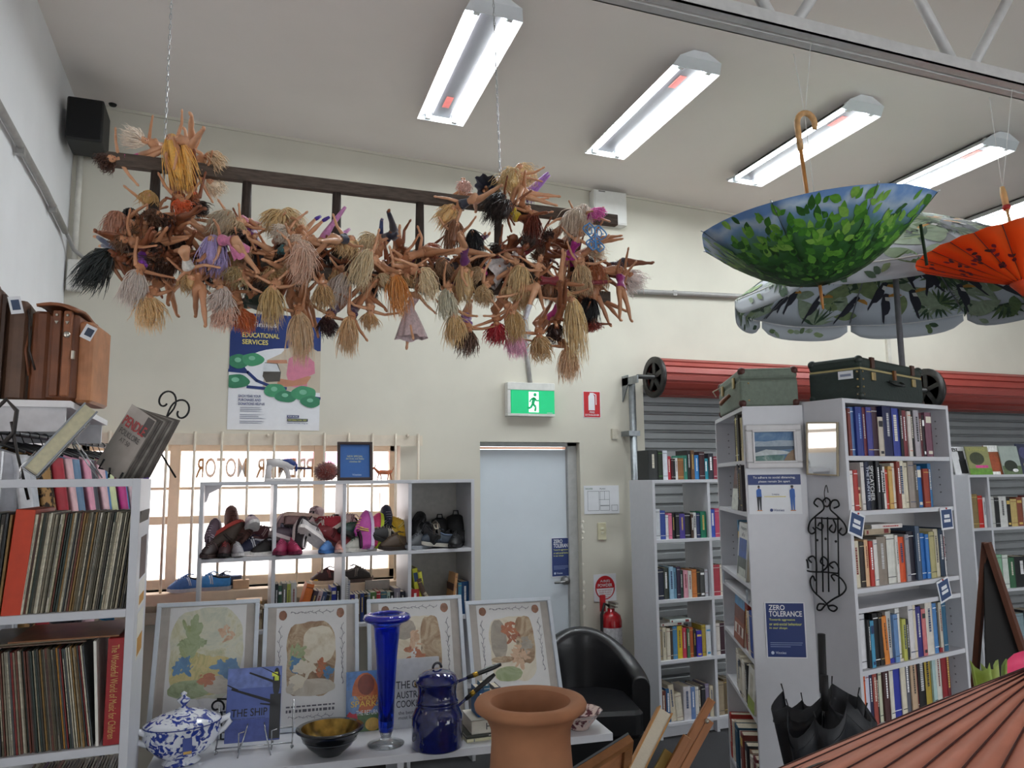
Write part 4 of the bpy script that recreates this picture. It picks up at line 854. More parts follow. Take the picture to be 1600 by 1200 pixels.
DOLLS = [
 # head, pelvis, feet, hair tip, hair, skin, outfit, colour, depth, hair width, style
 ((172, 249), (214, 238), (262, 246), (160, 258), '4a2c20', 'l', 'swim', 'e0569c', -.03, .9, 'curly'),
 ((222, 220), (258, 216), ((284, 199), (300, 214)), (196, 205), 'ded0b4', 'l', '', '', -.05, 1.0, 'long'),
 ((268, 216), (300, 236), ((302, 206), (322, 226)), (286, 298), 'd9a545', 'l', '', '', -.10, 1.35, 'long'),
 ((327, 244), (298, 240), ((289, 204), (318, 222)), (345, 262), 'cdb487', 'l', '', '', -.02, .9, 'curly'),
 ((330, 284), (292, 262), (274, 240), (347, 296), 'd6c4a0', 'l', '', '', .03, 1.0, 'curly'),
 ((308, 318), (297, 285), ((282, 262), (306, 254)), (312, 334), '2c1c16', 'd', 'swim', 'c04a22', -.06, .9, 'curly'),
 ((283, 316), (274, 286), ((262, 262), (284, 250)), (290, 330), 'c8501e', 'm', 'swim', '8a3a26', -.09, 1.0, 'short'),
 ((233, 306), (238, 334), (236, 366), (228, 322), 'b08a48', 'l', '', '', -.02, .9, 'short'),
 ((186, 338), (214, 350), ((266, 297), (250, 312)), (178, 366), '9a684c', 'm', '', '', -.10, 1.0, 'long'),
 ((208, 334), (228, 350), (260, 372), (204, 344), '161414', 'm', '', '', -.04, .8, 'short'),
 ((196, 362), (178, 372), ((144, 357), (150, 368)), (200, 350), '6a4a34', 'l', 'pants', '2a3454', -.04, .8, 'short'),
 ((190, 375), (230, 372), ((300, 374), (292, 384)), (180, 382), '6a4a34', 'm', '', '', -.12, .8, 'short'),
 ((216, 428), (221, 392), ((248, 352), (262, 372)), (205, 478), 'b9ad9c', 'm', 'swim', '7a2c9a', -.13, 1.2, 'long'),
 ((232, 466), (244, 434), (262, 398), (238, 512), 'cda86c', 'm', '', '', -.10, 1.5, 'curly'),
 ((172, 396), (204, 400), (246, 412), (124, 440), '121a18', 'd', '', '', -.09, 1.2, 'long'),
 ((168, 402), (196, 412), (236, 422), (146, 452), '101615', 'm', '', '', -.05, 1.2, 'long'),
 ((246, 410), (262, 436), ((264, 486), (274, 484)), (238, 404), '8a5a3a', 'm', '', '', -.05, .9, 'short'),
 ((297, 436), (290, 404), (276, 372), (298, 456), 'ab8850', 'l', 'top', 'd8d4cc', -.13, 1.0, 'short'),
 ((333, 374), (366, 388), (404, 418), (329, 428), 'a394bd', 'l', 'dress', 'd77ca4', -.14, 1.3, 'long'),
 ((356, 336), (326, 352), (290, 356), (340, 372), 'b5a482', 'l', '', '', -.07, 1.5, 'long'),
 ((346, 346), (312, 356), (270, 350), (362, 374), 'bfb090', 'l', '', '', -.03, 1.4, 'curly'),
 ((372, 346), (388, 332), (404, 372), (366, 366), 'b59a6c', 'l', 'tutu', 'e69bb0', -.09, 1.0, 'long'),
 ((380, 366), (396, 352), ((402, 386), (394, 388)), (372, 376), '2c1c1a', 'l', 'dress', '6a1f6a', -.11, .8, 'short'),
 ((384, 392), (394, 380), (424, 412), (376, 400), '8a6a4a', 'm', 'skirt', '3a3840', -.12, .8, 'short'),
 ((438, 336), (452, 358), (470, 372), (420, 366), 'c6a66a', 'l', '', '', -.08, 1.4, 'long'),
 ((446, 334), (436, 366), (420, 388), (466, 360), 'ceb47c', 'l', 'top', '4a7a80', -.05, 1.2, 'long'),
 ((446, 360), (466, 364), ((497, 334), (505, 349)), (438, 374), 'd9cbb0', 'l', 'shoes', '4a2a9a', -.12, 1.2, 'curly'),
 ((462, 384), (430, 386), (380, 379), (478, 430), 'd2b092', 'l', 'top', '3a6a6c', -.14, 1.5, 'long'),
 ((470, 394), (446, 404), (410, 420), (456, 440), 'c9a283', 'l', '', '', -.17, 1.5, 'long'),
 ((474, 374), (508, 368), ((534, 334), (548, 352)), (462, 392), 'd6bea0', 'l', 'tights', 'c884b8', -.11, 1.3, 'curly'),
 ((548, 374), (520, 384), (492, 392), (540, 398), 'cfae74', 'l', 'top', '2a3044', -.13, 1.2, 'curly'),
 ((425, 452), (440, 424), (458, 392), (426, 506), 'b3955a', 'l', '', '', -.13, 1.2, 'long'),
 ((345, 452), (338, 420), (330, 386), (338, 486), 'c4b4a0', 'l', '', '', -.12, 1.4, 'long'),
 ((350, 478), (352, 446), (350, 410), (346, 512), 'd3aa8c', 'l', '', '', -.09, 1.3, 'curly'),
 ((377, 490), (372, 462), (366, 428), (382, 517), 'b4521f', 'm', '', '', -.07, 1.2, 'curly'),
 ((304, 420), (312, 456), ((323, 526), (304, 486)), (300, 410), 'b08a58', 'm', '', '', -.08, .9, 'short'),
 ((372, 424), (394, 430), (430, 442), (366, 444), '9c8350', 'l', '', '', -.13, 1.1, 'curly'),
 ((400, 454), (384, 464), (430, 480), (412, 446), '3a2a20', 'm', 'gown', '1c3a2c', -.07, .8, 'short'),
 ((448, 428), (458, 452), ((480, 508), (466, 500)), (440, 420), 'b79a68', 'm', '', '', -.08, .9, 'short'),
 ((466, 492), (470, 462), (474, 428), (468, 562), 'bd9c70', 'm', '', '', -.11, 1.3, 'long'),
 ((474, 440), (484, 468), ((502, 518), (484, 516)), (468, 430), 'a8824e', 'm', '', '', -.07, .9, 'short'),
 ((512, 498), (528, 474), (560, 448), (520, 522), '36191a', 'm', 'swim', '5a3a5a', -.06, 1.1, 'curly'),
 ((506, 450), (504, 424), (498, 394), (508, 482), 'b08c56', 'l', '', '', -.12, 1.2, 'curly'),
 ((538, 432), (548, 406), (566, 384), (530, 472), 'b4a694', 'l', '', '', -.08, 1.4, 'long'),
 ((548, 500), (558, 474), (588, 440), (548, 550), 'bf9763', 'm', 'swim', '4a2a4c', -.12, 1.1, 'long'),
 ((578, 492), (584, 462), (566, 430), (580, 512), 'b68e58', 'l', '', '', -.09, .9, 'short'),
 ((578, 396), (600, 406), (612, 440), (562, 450), 'c7b283', 'l', '', '', -.15, 1.5, 'long'),
 ((580, 372), (596, 386), ((592, 348), (613, 367)), (570, 392), 'd2bc8c', 'l', 'boots', '3a4a78', -.07, 1.1, 'curly'),
 ((596, 434), (574, 440), ((582, 506), (600, 488)), (604, 452), 'c2a878', 'm', '', '', -.10, .9, 'short'),
 ((616, 432), (602, 408), (584, 386), (624, 490), 'c57d34', 'l', '', '', -.13, 1.2, 'long'),
 ((636, 434), (628, 402), ((617, 328), (624, 328)), (640, 446), 'b8945c', 'l', '', '', -.08, .9, 'short'),
 ((668, 388), (646, 400), (606, 404), (680, 400), 'a4532a', 'l', '', '', -.05, 1.0, 'curly'),
 ((661, 424), (640, 412), (612, 424), (668, 468), 'd0bb8c', 'l', '', '', -.15, 1.5, 'curly'),
 ((654, 448), (646, 478), (640, 540), (664, 440), 'a88a6a', 'l', 'gown', 'cbb3b4', -.10, .8, 'short'),
 ((690, 408), (712, 402), (750, 412), (700, 430), '8c6a48', 'l', 'dress', '6a6068', -.07, .9, 'long'),
 ((804, 270), (830, 296), ((894, 309), (886, 326)), (796, 300), 'c9a967', 'l', '', '', -.05, 2.0, 'curly'),
 ((812, 262), (806, 296), (798, 330), (828, 290), 'd2b478', 'l', '', '', -.0, 1.8, 'curly'),
 ((790, 276), (770, 288), (744, 308), (796, 284), '4a3020', 'm', 'gown', '1d2448', .05, .9, 'short'),
 ((828, 302), (838, 292), ((862, 264), (858, 274)), (822, 312), '6a3a80', 'l', 'tights', '9a6ab8', .04, .8, 'short'),
 ((727, 290), (728, 312), ((723, 266), (728, 268)), (722, 300), 'e0b8a0', 'l', '', '', .03, .9, 'curly'),
 ((784, 308), (808, 318), (846, 352), (768, 346), '1b1310', 'd', '', '', -.10, 1.5, 'curly'),
 ((792, 318), (818, 328), ((850, 354), (838, 344)), (780, 348), '2a1a14', 'd', 'swim', 'd8b82c', -.13, 1.3, 'curly'),
 ((832, 336), (824, 308), (812, 290), (832, 382), '6a2c1c', 'm', '', '', -.09, 1.0, 'long'),
 ((706, 326), (732, 322), (760, 314), (688, 352), 'd4ac68', 'l', 'top', '3a3c48', -.03, 1.1, 'curly'),
 ((712, 350), (726, 392), (756, 412), (706, 392), '74482a', 'l', '', '', -.10, 1.1, 'long'),
 ((738, 366), (744, 398), (764, 420), (748, 402), '0d0d12', 'm', 'top', 'c0283c', -.05, 1.0, 'long'),
 ((822, 384), (806, 402), (776, 424), (828, 372), '3a241c', 'd', 'gown', 'd2cac8', -.12, .8, 'short'),
 ((780, 386), (802, 382), (826, 376), (774, 396), '2a1a16', 'd', '', '', -.06, .8, 'short'),
 ((814, 418), (806, 392), (792, 366), (811, 462), 'c7a86e', 'l', '', '', -.15, 1.2, 'long'),
 ((750, 424), (768, 416), (804, 438), (742, 434), 'a8885c', 'l', 'swim', 'd03a8c', -.11, .8, 'short'),
 ((726, 424), (714, 400), (694, 384), (732, 474), 'bfa069', 'l', 'swim', '6a2a6a', -.13, 1.1, 'long'),
 ((757, 450), (772, 432), (800, 432), (760, 472), 'b59765', 'l', '', '', -.13, 1.1, 'curly'),
 ((700, 456), (708, 430), (720, 400), (704, 498), 'bdb896', 'l', '', '', -.12, 1.2, 'long'),
 ((710, 496), (718, 466), (730, 434), (713, 538), 'c6a368', 'l', '', '', -.12, 1.2, 'long'),
 ((732, 518), (738, 490), (744, 456), (729, 552), '62473a', 'm', 'swim', '8a5a9a', -.09, 1.2, 'curly'),
 ((843, 402), (847, 432), ((840, 488), (816, 440)), (840, 396), '4a3020', 'l', '', '', -.14, .8, 'short'),
 ((800, 452), (822, 458), ((824, 498), (836, 488)), (792, 464), 'c8aa72', 'l', 'boots', 'dcdce4', -.12, .9, 'short'),
 ((776, 508), (784, 478), (798, 446), (773, 536), '9c141c', 'm', '', '', -.09, 1.2, 'curly'),
 ((802, 490), (796, 460), (786, 430), (805, 530), 'be9a5e', 'l', '', '', -.12, 1.2, 'long'),
 ((808, 526), (806, 496), (800, 464), (808, 556), 'dca2b2', 'l', '', '', -.06, 1.2, 'long'),
 ((898, 332), (884, 352), (862, 376), (892, 374), 'c0ad90', 'l', '', '', -.11, 1.6, 'long'),
 ((912, 326), (906, 356), (894, 380), (904, 360), 'cbbba2', 'l', '', '', -.06, 1.4, 'long'),
 ((928, 332), (914, 346), (896, 362), (934, 344), 'dd62aa', 'l', '', '', -.10, 1.1, 'curly'),
 ((924, 384), (940, 368), ((984, 367), (980, 372)), (946, 396), 'cfbb94', 'm', '', '', -.06, 1.1, 'curly'),
 ((908, 362), (902, 390), ((890, 438), (882, 448)), (914, 350), 'b89870', 'l', 'dress', 'ab2586', -.13, .8, 'short'),
 ((909, 416), (918, 392), (936, 378), (909, 456), 'bfa272', 'l', '', '', -.13, 1.1, 'long'),
 ((932, 418), (936, 456), ((956, 516), (944, 502)), (936, 450), '9c5228', 'm', '', '', -.09, 1.1, 'long'),
 ((930, 436), (948, 456), ((974, 505), (964, 492)), (922, 446), 'a05a30', 'm', '', '', -.07, .9, 'short'),
 ((968, 422), (960, 454), ((989, 513), (974, 500)), (960, 414), '6a3a28', 'm', 'swim', 'a02478', -.09, .8, 'short'),
 ((984, 430), (954, 428), (916, 424), (1004, 446), 'd9cbbb', 'm', '', '', -.03, 1.6, 'curly'),
 ((894, 470), (886, 440), (872, 404), (904, 562), 'd0b477', 'l', '', '', -.15, 1.2, 'long'),
 ((884, 464), (874, 488), (850, 516), (892, 470), 'c8a46a', 'l', 'swim', 'cf459a', -.12, .8, 'short'),
 ((922, 468), (914, 442), (896, 420), (922, 504), '101014', 'd', '', '', -.08, 1.1, 'long'),
 ((843, 528), (852, 500), (868, 470), (848, 562), 'b79158', 'm', '', '', -.10, 1.4, 'curly'),
 ((868, 512), (864, 484), (856, 450), (872, 534), '3a2018', 'd', '', '', -.08, 1.1, 'curly'),
 ((887, 548), (880, 518), (866, 488), (888, 592), 'c79f72', 'm', '', '', -.10, 1.2, 'long'),
 ((925, 504), (916, 474), (900, 446), (928, 514), '742418', 'd', '', '', -.06, 1.0, 'curly'),
 ((858, 372), (864, 386), ((886, 402), (874, 412)), (850, 366), '3a1c14', 'd', '', '', -.09, .8, 'short'),
 ((846, 380), (866, 366), ((900, 382), (906, 392)), (840, 388), '4a2418', 'd', '', '', -.04, .8, 'short'),
 ((834, 430), (858, 420), ((884, 442), (894, 436)), (826, 436), '3a2a1a', 'd', '', '', -.07, .8, 'short'),
 ((250, 388), (270, 402), ((300, 396), (306, 408)), (244, 396), '2c1c16', 'd', '', '', -.10, .8, 'short'),
 ((262, 410), (284, 394), ((306, 380), (300, 366)), (256, 416), '4a2c1c', 'd', '', '', -.08, .8, 'short'),
 ((236, 414), (256, 420), ((286, 420), (294, 432)), (228, 416), '3a2418', 'd', 'swim', '7a1c2c', -.06, .8, 'short'),
 ((262, 344), (282, 352), ((306, 336), (296, 366)), (256, 352), '3a241a', 'd', '', '', -.08, 1.0, 'curly'),
 ((246, 336), (268, 342), ((302, 356), (296, 366)), (240, 346), '5a3a26', 'm', 'swim', '5a2a6a', -.12, 1.0, 'curly'),
]
# more dolls tucked behind, filling the bundle between the rails
rg = rng(77)
for k in range(52):
    x = 205+k*14.3+rg.uniform(-10, 10); y = 398+(x-200)*.05+rg.uniform(-34, 30)
    an = rg.uniform(0, 6.28)
    hx = rg.choice(['3a241a', '7a5030', 'b8945c', '2a1a14', 'a07a4a', 'c4a065'])
    DOLLS.append(((x, y), (x+38*math.cos(an), y+22*math.sin(an)), (x+80*math.cos(an+.3), y+44*math.sin(an+.3)), (x+rg.uniform(-6, 6), y+30), hx, rg.choice('dmdl'), rg.choice(['', '', 'swim', 'pants']), rg.choice(['2a2a3a', '6a2450', '2a4a4a', '8a2a34']), rg.uniform(-.07, .05), 1.0, rg.choice(['short', 'curly'])))
order = sorted(range(len(DOLLS)), key=lambda k: DOLLS[k][0][0])
rank = {k: n+1 for n, k in enumerate(order)}
ow = {'swim': 'swimsuit', 'dress': 'dress', 'top': 'top', 'gown': 'long gown', 'skirt': 'skirt', 'tutu': 'tutu', 'pants': 'trousers', 'tights': 'tights', 'boots': 'boots', 'shoes': 'shoes', '': ''}
for k, D in enumerate(DOLLS):
    hd, pv, ft, tp, hx, sk_, of, oc = D[:8]
    hw_ = {'cream': 'blonde', 'tan': 'sandy', 'orange': 'golden', 'olive': 'dark blonde', 'yellow': 'golden', 'brown': 'brown', 'grey': 'ash', 'pale grey': 'ash blonde', 'dark brown': 'dark brown', 'charcoal': 'black'}.get(colour_word(hx), colour_word(hx))
    lab = '%s haired doll %s, %s head from the speaker end' % (hw_, ('in %s %s' % (colour_word(oc), ow[of])) if of else 'unclothed', ordinal(rank[k]))
    doll(k, hd, pv, ft, tp, hx, sk_, of, oc or 'd04a9a', D[8], D[9], D[10], lab)
# blue plastic butterfly wings worn near the ladder end
o = onY(930, 372, LY-.15)
t = thing('doll_wings', 'pale blue plastic butterfly wings at the door end of the ladder', 'doll wings', o, (0, 0, .3))
wm = mat('5aa0e0', .35, var=.1)
for s in (-1, 1):
    w = MB()
    for sc_, cx, cz_ in ((1, .03, .03), (.8, .022, -.032)):
        pts = [(s*(cx+.028*sc_*math.cos(a)*1.1)*(1+.2*math.cos(3*a)), .004*math.sin(a), cz_+.034*sc_*math.sin(a)) for a in [2*PI*i/16 for i in range(16)]]
        w.tube(pts, .0032, 5, closed=True)
        pts = [(s*(cx+.014*sc_*math.cos(a)), .003, cz_+.017*sc_*math.sin(a)) for a in [2*PI*i/10 for i in range(10)]]
        w.tube(pts, .0028, 5, closed=True)
        for a in (0, 1.2, 2.4, 3.6, 4.8): w.tube([(s*(cx+.015*sc_*math.cos(a)), .003, cz_+.018*sc_*math.sin(a)), (s*(cx+.026*sc_*math.cos(a)), .003, cz_+.032*sc_*math.sin(a))], .0025, 4)
    part(w, 'wing', wm, t)
part(MB().tube([(0, 0, -.05), (0, 0, .05)], .004, 6), 'spine', wm, t)
# ------------------------------------------------------------------ umbrellas
def canopy(R, H, n, t, a, sag=.05, power=1.7, hang=0.0):
    """point on an upright canopy: apex at the origin, rim radius R at -H; t radial 0..1, a angle"""
    k = a/(2*PI/n); fr_ = k-math.floor(k); mid = math.sin(fr_*PI)
    r = R*t*(1-sag*mid*t); z = -H*t**power-.02*R*mid*t
    return Vector((r*math.cos(a), r*math.sin(a), z))
class Leaf(list): strip = True
def leaf_poly(L, W, n=5):
    up = [(L*i/n, W*math.sin(PI*(i/n)**.8)) for i in range(n+1)]
    return Leaf(up+[(x, -y) for x, y in reversed(up[1:-1])])
def decal(g, fn, t, a, poly, ang, off, R, nrm, tmax=.995):
    """flat print: a 2-D outline laid onto the canopy at (t, a)"""
    p = fn(t, a); e = 1e-3
    du = (fn(t+e, a)-p).normalized(); dv = (fn(t, a+e)-p).normalized()
    V = []
    for x, y in poly:
        X = x*math.cos(ang)-y*math.sin(ang); Yv = x*math.sin(ang)+y*math.cos(ang)
        tt = min(tmax, max(.03, t+X/R)); aa = a+Yv/max(.05*R, R*tt)
        q = fn(tt, aa); V.append(q+nrm(q, fn, tt, aa)*off)
    cx_ = sum(q[0] for q in poly)/len(poly); cy_ = sum(q[1] for q in poly)/len(poly)
    X = cx_*math.cos(ang)-cy_*math.sin(ang); Yv = cx_*math.sin(ang)+cy_*math.cos(ang)
    tt = min(tmax, max(.03, t+X/R)); aa = a+Yv/max(.05*R, R*tt); q = fn(tt, aa)
    n = len(poly)
    if getattr(poly, 'strip', False):
        h = n//2; g._add(V, [(0, 1, n-1)]+[(i, i+1, n-i-1, n-i) for i in range(1, h-1)]+[(h-1, h, h+1)]); return
    V.append(q+nrm(q, fn, tt, aa)*off)
    g._add(V, [(i, (i+1) % n, n) for i in range(n)])
def out_normal(q, fn, t, a):
    e = 1e-3; n = (fn(t+e, a)-q).cross(fn(t, a+e)-q); n.normalize(); return n
def umbrella_canopy(root, fn, n, cloth, thick=.0008, nv=8, nu=6, tmin=.02, name='panel'):
    for k in range(n):
        g = MB(); a0 = 2*PI*k/n; da = 2*PI/n
        g.grid(lambda u, v: fn(tmin+(1-tmin)*v, a0+da*min(.9999, max(.0001, u))), nu, nv); part(g, name, cloth, root, thick=thick)
def string(name, a, b, label, group=None, sag=0.0):
    a, b = Vector(a), Vector(b)
    m = MB(); m.tube([(a-b)*(1-i/6)+Vector((0, 0, -sag*math.sin(PI*i/6))) for i in range(7)], .0013, 5)
    return solo(m, name, mat('dcdcd8', .6), label, 'string', b, group=group)
def cloth_two(h1, k=.25):
    m = bpy.data.materials.new('umbrella_cloth'); m.use_nodes = True; nt = m.node_tree; b = nt.nodes['Principled BSDF']; b.inputs['Roughness'].default_value = .7
    b.inputs['Base Color'].default_value = (*lin(hexrgb(h1)), 1)
    tl = nt.nodes.new('ShaderNodeBsdfTranslucent'); tl.inputs[0].default_value = (*lin(hexrgb(h1)), 1); mx = nt.nodes.new('ShaderNodeMixShader'); mx.inputs[0].default_value = k
    nt.links.new(b.outputs[0], mx.inputs[1]); nt.links.new(tl.outputs[0], mx.inputs[2]); nt.links.new(mx.outputs[0], nt.nodes['Material Output'].inputs[0]); return m
# ---- inverted leaf-print umbrella hung from the truss
UY = 2.2
U_tip = onY(1281, 446, UY); U_hd = onY(1262, 178, UY)
ax = (U_tip-U_hd).normalized()            # from handle down to the crown
u0 = thing('leaf_umbrella', 'open umbrella printed with sky and green leaves, hung upside down by its crook', 'umbrella', U_tip)
zax = ax                                    # canopy 'up' points to the ferrule, downwards in the room
xax = Vector((0, -1, 0)).cross(zax).normalized(); yax = zax.cross(xax)
tiltm = Matrix.Rotation(math.radians(5), 4, yax)
B = Matrix((xax, yax, zax)).transposed().to_4x4()
u0.matrix_world = Matrix.Translation(U_tip) @ tiltm @ B @ Matrix.Rotation(math.radians(14), 4, 'Z')
UR, UH = .425, .235
ufn = lambda t, a: canopy(UR, UH, 8, t, a, .06, 1.75)
def leaf_cloth():
    m = bpy.data.materials.new('sky_print_cloth'); m.use_nodes = True; nt = m.node_tree; b = nt.nodes['Principled BSDF']; b.inputs['Roughness'].default_value = .55
    tc = nt.nodes.new('ShaderNodeTexCoord'); sx = nt.nodes.new('ShaderNodeSeparateXYZ'); nt.links.new(tc.outputs['Object'], sx.inputs[0])
    n = nt.nodes.new('ShaderNodeTexNoise'); n.inputs['Scale'].default_value = 7; n.inputs['Detail'].default_value = 5; nt.links.new(tc.outputs['Object'], n.inputs['Vector'])
    ad = nt.nodes.new('ShaderNodeMath'); ad.operation = 'MULTIPLY_ADD'; ad.inputs[1].default_value = .13; nt.links.new(n.outputs[0], ad.inputs[0]); nt.links.new(sx.outputs[2], ad.inputs[2])
    r = nt.nodes.new('ShaderNodeValToRGB'); mr = nt.nodes.new('ShaderNodeMapRange'); mr.inputs[1].default_value = -.25; mr.inputs[2].default_value = .06
    nt.links.new(ad.outputs[0], mr.inputs[0]); nt.links.new(mr.outputs[0], r.inputs[0])
    e = r.color_ramp.elements; e[0].position = 0; e[0].color = (*lin(hexrgb('4a6fa8')), 1); e[1].position = 1; e[1].color = (*lin(hexrgb('1f4a1c')), 1)
    for p_, h_ in ((.28, '5f86ba'), (.36, 'a9bccb'), (.44, '6f93b8'), (.56, '4a7a50'), (.75, '2c5c26')): q = e.new(p_); q.color = (*lin(hexrgb(h_)), 1)
    nt.links.new(r.outputs[0], b.inputs['Base Color']); return m
umbrella_canopy(u0, ufn, 8, leaf_cloth())
greens = [mat('3f7a28', .5, var=.2, scale=60), mat('5f9a34', .5, var=.2, scale=60), mat('2a5a20', .5, var=.2, scale=60), mat('7fb04a', .5, var=.2, scale=60), mat('1c4218', .5, var=.2, scale=60)]
rg = rng(5); gs = [MB() for _ in greens]
for k in range(900):
    t_ = rg.uniform(.05, 1)**.55; t_ = t_*.93 if rg.random() < .7 else t_*.8
    if t_ > .8 and rg.random() < (t_-.8)*3: continue
    gi = rg.choice([0, 0, 1, 2, 2, 4, 4]) if t_ < .6 else rg.choice([0, 1, 1, 3, 2])
    L = rg.uniform(.024, .05)
    decal(gs[gi], ufn, t_, rg.uniform(0, 2*PI), leaf_poly(L, L*.28), rg.uniform(-1.3, 1.3), .0012+.0001*(k % 9), UR, out_normal)
for g, m in zip(gs, greens): o = part(g, 'leaf_print', m, u0); o['kind'] = 'stuff'
dk = mat('2a3a2a', .5); ribm = mat('6c7076', .35, .8)
for k in range(8):
    a = 2*PI*k/8+1e-4
    part(MB().tube([ufn(t_, a)*1+Vector((0, 0, -.006)) for t_ in (.03, .25, .5, .75, .98)], .0022, 5), 'rib', ribm, u0)
    part(MB().tube([ufn(t_, a)+Vector((0, 0, .0015)) for t_ in (.03, .25, .5, .75, 1.0)], .0014, 5), 'seam', dk, u0)
    part(MB().tube([ufn(1, a)-Vector((0, 0, 0)), ufn(1, a)*1.02], .003, 6), 'rib_tip', mat('c8ccd0', .3, .5), u0)
bam = mat('b5793c', .45, var=.25, scale=40, stretch=(1, 1, .2)); crookm = mat('c99a66', .45, var=.25, scale=40)
Ls = (U_tip-U_hd).length
part(MB().tube([(0, 0, .09), (0, 0, .05), (0, 0, 0)], [.004, .0058, .0062], 10), 'ferrule', bam, u0)
part(MB().tube([(0, 0, 0), (0, 0, -Ls+.14)], .0075, 10), 'shaft', bam, u0)
cr = [(0, 0, -Ls+.15)]+[(0, 0, -Ls+.09)]+[(.036-.036*math.cos(w), 0, -Ls+.05-.045*math.sin(w)) for w in [PI*i/9 for i in range(10)]]+[(.068, 0, -Ls+.07)]
part(MB().tube(cr, [.0105]+[.0115]*(len(cr)-2)+[.0095], 10), 'crook_handle', crookm, u0)
strap = MB(); aS = 2*PI*.07
strap.grid(lambda u, v: ufn(.86, aS)+Vector((.02+.004*u, -.01+.012*u, .02+.15*v+.02*math.sin(v*3))), 2, 6); part(strap, 'closing_strap', dk, u0, thick=.001)
hk = u0.matrix_world @ Vector((.036, 0, -Ls+.005))
string('hanging_string', onY(1240, 84, UY), hk, 'white string from the truss to the crook of the leaf umbrella, window side', 'strings from the truss')
string('hanging_string', onY(1267, 66, UY), hk+Vector((.004, 0, 0)), 'white string from the truss to the crook of the leaf umbrella, roller door side', 'strings from the truss')
string('hanging_string', hk, onY(1272, 302, UY-.02), 'loose string end hanging down beside the crook of the leaf umbrella', 'strings from the truss')
# ---- orange paper parasol hung upside down
O_tip = onY(1600, 446, UY)
u1 = thing('paper_parasol', 'orange paper parasol with dark ribs and small blossoms, hung upside down', 'parasol', O_tip)
zax = Vector((.06, -.08, -1)).normalized(); xax = Vector((0, -1, 0)).cross(zax).normalized(); yax = zax.cross(xax)
u1.matrix_world = Matrix.Translation(O_tip) @ Matrix((xax, yax, zax)).transposed().to_4x4()
OR_, OH = .385, .18
ofn = lambda t, a: Vector((OR_*t*math.cos(a), OR_*t*math.sin(a), -OH*t**1.15-.006*math.sin(((a/(2*PI/24)) % 1)*PI)*t))
umbrella_canopy(u1, ofn, 24, cloth_two('f56a1c', .45), nv=5, nu=2)
drk = mat('5a2a18', .5)
for k in range(24):
    a = 2*PI*k/24
    part(MB().tube([ofn(t_, a)+Vector((0, 0, .001)) for t_ in (.05, .5, 1)], .0016, 5), 'rib', drk, u1)
part(MB().lathe([(.001, .05), (.014, .045), (.03, .02), (.05, -.008), (.05, -.02)], 20), 'crown_cap', mat('d8481c', .5, var=.15), u1)
part(MB().tube([(0, 0, 0), (0, 0, -.36)], .006, 8), 'shaft', mat('b98a56', .5), u1)
part(MB().tube([(0, 0, -.34), (0, 0, -.36), (0, 0, -.42), (0, 0, -.45)], [.008, .013, .014, .009], 10), 'handle', mat('c9a06a', .5, var=.2), u1)
part(MB().lathe([(.0135, -.365), (.0165, -.36), (.0165, -.35), (.0135, -.345)], 12), 'cord_wrap', mat('a02a24', .6), u1)
pet = [MB(), MB()]; rg = rng(9)
for cx_, ca in ((.62, PI*1.02), (.7, PI*1.13), (.55, PI*1.2), (.68, PI*.93), (.8, PI*1.25), (.5, PI*.88)):
    for q in range(7): decal(pet[q % 2], ofn, cx_+rg.uniform(-.1, .1), ca+rg.uniform(-.13, .13), leaf_poly(.026, .008), rg.uniform(0, 6), .0015, OR_, out_normal)
part(pet[0], 'blossom_print', mat('7a1f2a', .6), u1)['kind'] = 'stuff'; part(pet[1], 'blossom_print', mat('4a2420', .6), u1)['kind'] = 'stuff'
oh = u1.matrix_world @ Vector((0, 0, -.45))
string('hanging_string', onY(1546, 152, UY), oh, 'white string from the truss to the orange parasol handle, leaf umbrella side', 'strings from the truss')
string('hanging_string', onY(1582, 134, UY), oh+Vector((.005, 0, 0)), 'white string from the truss to the orange parasol handle, outer side', 'strings from the truss')
# ---- big beach umbrella with toucans
TC = CAM_O+ray(1402, 470)*4.5
apex = CAM_O+ray(1400, 345)*4.5
u2 = thing('beach_umbrella', 'large beach umbrella printed with toucans and palm leaves, open above the bookcases', 'umbrella', (TC.x, TC.y, 0), (0, 0, math.radians(17)))
TR, TH = .93, .50
az = apex.z+.07
tfn = lambda t, a: canopy(TR, TH, 8, min(t, 1), a, .03, 1.35)+Vector((0, 0, az-max(0, t-1)*TR))
tcl = cloth_two('c4c9cf')
umbrella_canopy(u2, tfn, 8, tcl, thick=.001)
rimz = lambda a: tfn(.999, a)
for k in range(8):
    a0 = 2*PI*k/8; da = 2*PI/8
    def val(u, v, a0=a0):
        p = rimz(a0+da*(.015+.97*u)); d_ = .10*(1-.55*(abs(2*u-1)**6)); q = Vector((p.x, p.y, 0)).normalized()
        return p+Vector((0, 0, -d_*v))+q*(.004*v)
    g = MB(); g.grid(val, 12, 3); part(g, 'valance', tcl, u2, thick=.001)
    part(MB().tube([tfn(t_, a0)+Vector((0, 0, -.008)) for t_ in (.02, .4, .7, .97)], .004, 6), 'rib', mat('8a8d92', .4, .5), u2)
    part(MB().tube([rimz(a0+da*(.015+.97*i/12)) for i in range(13)], .0035, 5), 'edge_binding', mat('e8e8e4', .6), u2)
part(MB().tube([(0, 0, 0), (.0, 0, az)], .0165, 12), 'pole', mat('a6a4ab', .35, .5), u2)
part(MB().lathe([(.001, .06), (.02, .05), (.028, .0), (.02, -.02)], 14, c=(0, 0, az)), 'finial', mat('d8d8d8', .5), u2)
part(MB().lathe([(.24, 0), (.24, .05), (.06, .08), (.03, .3), (.02, .3)], 28), 'base', mat('3a3a3c', .6), u2)
